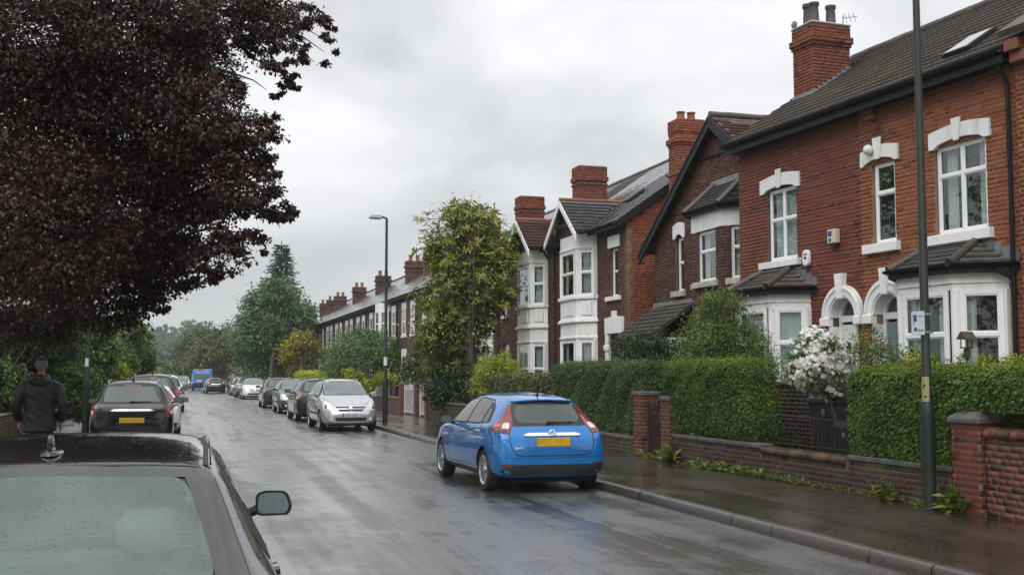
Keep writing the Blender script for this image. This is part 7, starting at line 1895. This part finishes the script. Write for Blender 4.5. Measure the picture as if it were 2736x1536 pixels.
# --- the near black saloon
def near_more(root, body, sh):
    p = sh.hit(VIEW['T'], 0, -.66)[0]; m = MB(); A = []; prof = [(-.11, 0, .052), (-.085, .012, .05), (-.045, .03, .036), (-.015, .05, .022), (.015, .085, .012), (.035, .098, .006)]
    pf = chaikin([(.115, -.006), (.06, .014), (.0, .040), (-.055, .078), (-.092, .084), (-.104, .040), (-.108, -.006)], 2)
    m.prism([(p.x - .010, p.y + a, p.z + b) for a, b in pf], (.020, 0, 0)); m.build('shark_fin_aerial', 'paint_near_black', body, bevel=.006, seg=2)
    k = MB(); rings(k, [(p.x, p.y, p.z - .008, .050, .125), (p.x, p.y, p.z + .006, .046, .118), (p.x, p.y - .01, p.z + .016, .026, .09)], p=2.0); k.build('aerial_base', 'paint_near_black', body, smooth=60)
    # roof ditches
    for s in (-1, 1):
        P = [sh.hit(VIEW['T'], s * (.640 + .012 * math.sin(t * 3)), -.86 + 1.45 * t) for t in np.linspace(0, 1, 22)]
        d = MB(); d.strip([q + nn * .0035 + Vector((-.012, 0, 0)) for q, nn in P], [q + nn * .0035 + Vector((.012, 0, 0)) for q, nn in P], (0, 0, .001)); d.build('roof_ditch', 'trim_black', body)
        d = MB(); d.tube([q + nn * .008 + Vector((s * .020, 0, 0)) for q, nn in P], .006, 6); d.build('ditch_moulding', 'paint_near_black', body, smooth=60)
    # cabin seen through the rear screen
    MB().box(-.70, .70, -1.62, -1.02, .90, .93).build('parcel_shelf', 'seat_grey', body)
    for x in (-.40, .42):
        k = MB(); rings(k, [(x, -.98, 1.02, .10, .05), (x, -.98, 1.06, .135, .06), (x, -.97, 1.14, .135, .06), (x, -.96, 1.19, .10, .05)]); k.build('headrest', 'seat_grey', body, smooth=60)
    k = MB(); rings(k, [(0, -.95, .5, .66, .08), (0, -.93, .95, .64, .09), (0, -.92, 1.02, .56, .07)]); k.build('rear_seat', 'seat_grey', body, smooth=60)
    for x in (-.36, .36):
        k = MB(); rings(k, [(x, -.05, .6, .24, .10), (x, -.08, 1.08, .22, .09), (x, -.10, 1.16, .14, .06), (x, -.10, 1.20, .13, .06), (x, -.10, 1.32, .11, .05)]); k.build('front_seat', 'seat_grey', body, smooth=60)
    k = MB(); k.tube([(-.5, -.96, 1.02), (.5, -.96, 1.02)], .012, 6); k.build('shelf_edge', 'seat_grey', body)
    # small auxiliary mirror on the front pillar
    q = sh.hit(VIEW['R'], .55, 1.17)[0]; m = MB(); A = chaikin([(0, 0), (0, .08), (.05, .11), (.15, .09), (.16, .02), (.08, -.02)], 2); n = len(A)
    return {}
near = hatch(1.44, 4.55, 1.95, flat=True, open_rear=True, paint='paint_near_black', lv=3, wheel=8, wkey='w8', mirmat='trim_black', mirglass='mirror_face', rglass='mist_glass', sealmat='frit_glass', glass='car_glass_dark', aerial=None, wiper=None, more=near_more)
w = .975
near['st'] = [(-2.28, .30, .56, .70, w * .80, w * .76, w * .60), (-2.22, .26, .74, .82, w * .93, w * .86, w * .66), (-2.02, .22, .86, .915, w * .97, w * .93, w * .80), (-1.72, .20, .92, .985, w * .99, w * .955, w * .80), (-1.30, .19, .94, 1.19, w, w * .955, w * .775),
     (-.96, .18, .945, 1.365, w, w * .96, w * .74), (-.86, .18, .945, 1.395, w, w * .96, w * .735), (-.35, .18, .94, 1.445, w, w * .965, w * .74), (.25, .18, .925, 1.462, w, w * .965, w * .74), (.80, .18, .915, 1.425, w, w * .965, w * .72), (.96, .18, .91, 1.375, w, w * .965, w * .71),
     (1.62, .18, .885, .985, w * .995, w * .95, w * .72), (1.74, .18, .88, .955, w * .99, w * .94, w * .72), (2.02, .19, .80, .86, w * .95, w * .87, w * .64), (2.18, .2, .68, .74, w * .86, w * .78, w * .56), (2.28, .26, .50, .58, w * .66, w * .60, w * .42)]
near['axles'] = (-1.38, 1.36); near['mirror'] = (.78, 1.0); near['mirw'] = .18
near['dlo'] = [(-1.15, .985), (-.6, .965), (1.18, .945), (.90, 1.16), (.62, 1.31), (.1, 1.365), (-.5, 1.36), (-.85, 1.30), (-1.1, 1.12)]
near['panes'] = [[(.02, .985), (.98, .965), (.80, 1.15), (.55, 1.29), (-.02, 1.34)], [(-.78, .995), (-.06, .985), (-.10, 1.34), (-.5, 1.335), (-.76, 1.27)]]
near['seams'] = [[(-.02, .98), (0, .35)], [(1.02, .96), (1.0, .36)], [(-.86, .98), (-.85, .75), (-.70, .5), (-.66, .36)]]
near['handles'] = [(.14, .85), (-.68, .87)]
near['rw_out'] = [(-.790, .995), (.790, .995), (.765, 1.06), (.715, 1.2), (.655, 1.345), (0, 1.372), (-.655, 1.345), (-.715, 1.2), (-.765, 1.06)]; near['rw_round'] = .03
near['rw'] = [(-.665, 1.01), (.665, 1.01), (.645, 1.08), (.605, 1.2), (.555, 1.318), (0, 1.334), (-.555, 1.318), (-.605, 1.2), (-.645, 1.08)]
near['ws_out'] = [(-.70, .99), (.70, .99), (.63, 1.38), (-.63, 1.38)]; near['ws'] = [(-.67, 1.0), (.67, 1.0), (.60, 1.36), (-.60, 1.36)]
near['tails'] = [([(.62, .84), (.98, .86), (1.0, .72), (.66, .70)], 28, 'light_red', 'tail_light')]
near['heads'] = [([(.42, .62), (.62, .60), (1.0, .72), (.95, .80), (.6, .72)], 32, 'light_clear', 'headlight')]
near['lines'] = [('boot_seam', [(-.74, -1.72), (-.76, -1.9), (-.70, -2.1)], 'T', .010, 'trim_black'), ('boot_seam', [(.74, -1.72), (.76, -1.9), (.70, -2.1)], 'T', .010, 'trim_black'), ('roof_seam', [(-.655, -.90), (0, -.925), (.655, -.90)], 'T', .012, 'trim_black'),
                 ('window_seam', [(.655, 1.345), (.715, 1.2), (.765, 1.06), (.790, .995)], 'B', .016, 'trim_black'), ('window_seam', [(-.655, 1.345), (-.715, 1.2), (-.765, 1.06), (-.790, .995)], 'B', .016, 'trim_black')]
near['extra'] = [q for q in near['extra'] if q[0] in ('rear_bumper_trim', 'front_grille', 'lower_grille')]
near['lines'] += [('heater_line', [(-.60, z), (.60, z)], 'B', .004, 'frit_glass') for z in (1.06, 1.10, 1.14)]
near['plates'] = [('B', (.52, .112, .60), 'plate_yellow'), ('F', (.52, .112, .45), 'plate_white')]
T_NEAR = make_car('near', near)
place(T_NEAR, -.51, 6.02, 0, 'black saloon beaded with rain filling the lower left corner')

# --- blue ice-cream style van far down the road
v = tag(empty('blue_van', (2.75, 132, 0), R(1)), 'sky-blue high-roofed van in the middle distance of the road', 'van')
b = MB(); b.add([(-1.0, -2.4, .45), (1.0, -2.4, .45), (1.0, 1.4, .45), (-1.0, 1.4, .45), (-.97, -2.4, 2.75), (.97, -2.4, 2.75), (.97, 1.0, 2.75), (-.97, 1.0, 2.75)], [(3, 2, 1, 0), (4, 5, 6, 7), (0, 1, 5, 4), (1, 2, 6, 5), (2, 3, 7, 6), (3, 0, 4, 7)])
bo = b.build('body', 'paint_sky', v, bevel=.08, seg=3)
MB().box(-1.01, 1.01, -2.43, 1.3, .30, 1.05).build('skirt', 'paint_navy', v, bevel=.05, seg=2)
MB().box(-.98, .98, 1.35, 2.3, .4, 1.25).build('bonnet', 'paint_navy', v, bevel=.12, seg=3)
MB().box(-.82, .82, -2.425, -2.40, 1.50, 2.10).build('rear_window', 'car_glass_light', v); MB().box(-.60, .60, -2.43, -2.401, 2.30, 2.52).build('roof_board', 'sign_white', v)
MB().box(-.5, .5, -2.436, -2.431, 2.36, 2.46).build('lettering', 'plate_blue', v)
MB().box(-.9, .9, -2.36, .9, 2.75, 2.84).build('roof_sign', 'paint_cream', v); MB().box(-.5, .1, -2.38, -2.2, 2.76, 2.86).build('roof_lamp', 'light_amber', v)
MB().box(-.55, .0, -2.44, -2.431, 1.12, 1.38).build('sticker', 'blossom', v)
for s in (-1, 1):
    MB().box(s * .78 - .1, s * .78 + .1, -2.445, -2.431, .85, 1.0).build('tail_light', 'light_red', v)
    MB().box(s * 1.1 - .1, s * 1.1 + .1, 1.2, 1.28, 1.5, 1.8).build('door_mirror', 'trim_black', v)
    MB().box(min(s * .97, s * 1.02), max(s * .97, s * 1.02), -1.4, .2, 1.4, 2.2).build('serving_window', 'paint_cream', v)
t, rm, dk = wheel_meshes(.35, 'cap')
for y in (-1.4, 1.5):
    for s in (-1, 1):
        w_ = t.build('wheel', 'rubber', v, smooth=35); rm.build('rim', 'alloy', w_, smooth=30); w_.location = (s * .88, y, .35); w_.rotation_euler = (0, 0, 0 if s > 0 else math.pi)
v.scale = (1.05, 1, .82)
# ------------------------------------------------------------------ people
def ellipsoid(m, c, r, n=20, k=12):
    V = []; F = []
    for i in range(k + 1):
        t = math.pi * i / k
        for j in range(n):
            a = 2 * math.pi * j / n; V.append((c[0] + r[0] * math.sin(t) * math.cos(a), c[1] + r[1] * math.sin(t) * math.sin(a), c[2] + r[2] * math.cos(t)))
    for i in range(k):
        for j in range(n): F.append((i * n + j, (i + 1) * n + j, (i + 1) * n + (j + 1) % n, i * n + (j + 1) % n))
    m.add(V, F)
def fused(name, m, voxel, mat, parent, smooth=4, wrinkle=0.):
    me = baked(m.mesh(name), [('REMESH', {'mode': 'VOXEL', 'voxel_size': voxel}), ('SMOOTH', {'iterations': smooth, 'factor': .5})])
    if wrinkle:
        me.update(); n = len(me.vertices); co = np.zeros(n * 3, np.float32); me.vertices.foreach_get('co', co); co = co.reshape(-1, 3); no = np.zeros(n * 3, np.float32); me.vertex_normals.foreach_get('vector', no); no = no.reshape(-1, 3)
        w = np.sin(co[:, 2] * 34 + 5 * np.sin(co[:, 0] * 9) + co[:, 1] * 14) * .5 + np.sin(co[:, 2] * 57 + co[:, 0] * 31) * .3 + np.sin(co[:, 0] * 44 + co[:, 2] * 12) * .4
        co += no * (w * wrinkle)[:, None]; me.vertices.foreach_set('co', co.ravel()); me.update()
    me.polygons.foreach_set('use_smooth', [True] * len(me.polygons)); me.materials.clear(); me.materials.append(MATS[mat])
    return add_obj(name, me, parent)
def person(loc, rz, label, jacket='jacket', hem=.76, scale=1.0):
    p = tag(empty('person', loc, rz), label, 'person'); p.scale = (scale,) * 3
    b = MB()
    rings(b, [(0, 0, .84, .155, .105), (0, 0, .95, .165, .11), (0, .0, 1.10, .145, .10), (0, .005, 1.28, .165, .11), (0, 0, 1.42, .185, .105), (0, -.005, 1.50, .13, .08), (0, -.005, 1.54, .062, .062), (0, .01, 1.63, .056, .06)])
    ellipsoid(b, (0, .012, 1.755), (.078, .098, .118)); ellipsoid(b, (0, .04, 1.69), (.058, .07, .07)); ellipsoid(b, (0, .112, 1.735), (.014, .022, .024), 10, 8)
    for s in (-1, 1):
        ellipsoid(b, (s * .08, .005, 1.74), (.013, .024, .034), 10, 8)
        step = .16 * s
        b.tube([(s * .09, 0, .92), (s * .10, step * .6 + .03, .52), (s * .10, step - .03, .10)], [.085, .062, .042], 14); b.tube([(s * .10, step - .06, .06), (s * .105, step + .14, .045)], [.042, .036], 10)
        W_ = np.array([s * .285, .09, .90])
        b.tube([(s * .17, 0, 1.45), (s * .30, -.04, 1.17), W_], [.055, .043, .028], 12)
        b.tube([W_, W_ + (0, .02, -.06), W_ + (0, .03, -.095)], [.030, .038, .034], 10)
        for k, (dx, L) in enumerate(((-.026, .066), (-.009, .078), (.009, .074), (.026, .058))):
            q = W_ + np.array([-s * .008 * 0 + dx * .25, .03 + dx, -.085]); b.tube([q, q + np.array([-s * .006, .012, -L * .5]), q + np.array([-s * .02, .018, -L])], [.0098, .0092, .008], 8)
        q = W_ + np.array([-s * .012, .05, -.03]); b.tube([q, q + np.array([-s * .012, .03, -.03]), q + np.array([-s * .016, .035, -.062])], [.012, .0105, .009], 8)
    fused('body', b, .0075, 'skin', p, 2)
    for s in (-1, 1): e = MB(); ellipsoid(e, (s * .03, .098, 1.765), (.012, .008, .007), 10, 8); e.build('eye', 'ink', p)
    MB().box(-.022, .022, .104, .108, 1.682, 1.688).build('mouth', 'terracotta', p)
    h = MB(); ellipsoid(h, (0, .008, 1.762), (.0835, .102, .121), 40, 28)
    def cut(fn, name, mat):
        m = MB(); keep = [f for f in h.f if fn(np.mean([h.v[i] for i in f], axis=0))]; m.v = h.v; m.f = keep; m.mi = [0] * len(keep); return m.build(name, mat, p, smooth=80)
    bald = lambda c: c[2] > 1.855 and abs(c[1] + .01) < .05 and abs(c[0]) < .045
    cut(lambda c: c[2] > 1.80 and c[1] < .085 - max(0, 1.83 - c[2]) and not bald(c), 'hair', 'hair')
    cut(lambda c: 1.690 < c[2] <= 1.80 and c[1] < .02 - .25 * max(0, 1.74 - c[2]), 'hair_sides', 'hair_grey')
    t = MB()
    for s in (-1, 1):
        step = .16 * s; t.tube([(s * .085, 0, .95), (s * .10, step * .6 + .03, .52), (s * .10, step - .03, .09)], [.108, .088, .070], 16)
    rings(t, [(0, 0, .84, .165, .12), (0, 0, 1.0, .168, .118)]); fused('trousers', t, .013, 'trousers', p, 5, .003)
    for s in (-1, 1):
        step = .16 * s; k = MB(); rings(k, [(s * .10, step + .03, .0, .05, .135), (s * .10, step + .03, .03, .052, .138), (s * .10, step + .015, .075, .046, .11), (s * .10, step - .03, .115, .048, .055)]); k.build('shoe', 'shoe', p, smooth=60)
    j = MB()
    rings(j, [(0, .0, hem, .235, .165), (0, 0, hem + .1, .232, .162), (0, 0, 1.08, .218, .150), (0, -.005, 1.28, .228, .152), (0, -.01, 1.40, .226, .140), (0, -.01, 1.47, .190, .115), (0, -.01, 1.53, .115, .092), (0, -.004, 1.59, .088, .086)], p=2.5)
    for s in (-1, 1):
        j.tube([(s * .15, -.01, 1.455), (s * .225, -.015, 1.42), (s * .285, -.03, 1.29), (s * .325, -.045, 1.15), (s * .315, .0, 1.03), (s * .288, .075, .915)], [.075, .088, .080, .074, .066, .052], 16)
    if jacket == 'jacket':
        rings(j, [(0, -.055, 1.41, .06, .06), (0, -.075, 1.44, .125, .085), (0, -.07, 1.50, .158, .10), (0, -.05, 1.545, .150, .105), (0, -.03, 1.575, .115, .095)], p=2.2)
        j.tube([(.10 * math.cos(a), -.012 + .105 * math.sin(a), 1.565 - .015 * math.sin(a)) for a in np.linspace(R(-190), R(10), 14)], .030, 10)
    jo = fused('jacket', j, .0125, jacket, p, 4, .0075)
    MB().tube([(0, -.168, hem + .015), (0, -.158, 1.08), (0, -.163, 1.30)], .003, 5).build('back_seam', jacket, jo)
    return p
person((-1.95, 18.5, .12), R(-2), 'man in a black hooded jacket walking away on the left pavement', scale=1.02)
person((.55, 170, 0), R(5), 'distant figure in a yellow high-visibility jacket beside the left row of cars', jacket='hi_vis')

# ------------------------------------------------------------------ damp air
hz = MB().box(-320, 320, -70, 790, -1.0, 46).build('haze', 'haze')
stuff(hz); tag(hz, 'thin damp grey haze filling the air of the whole street', 'haze')
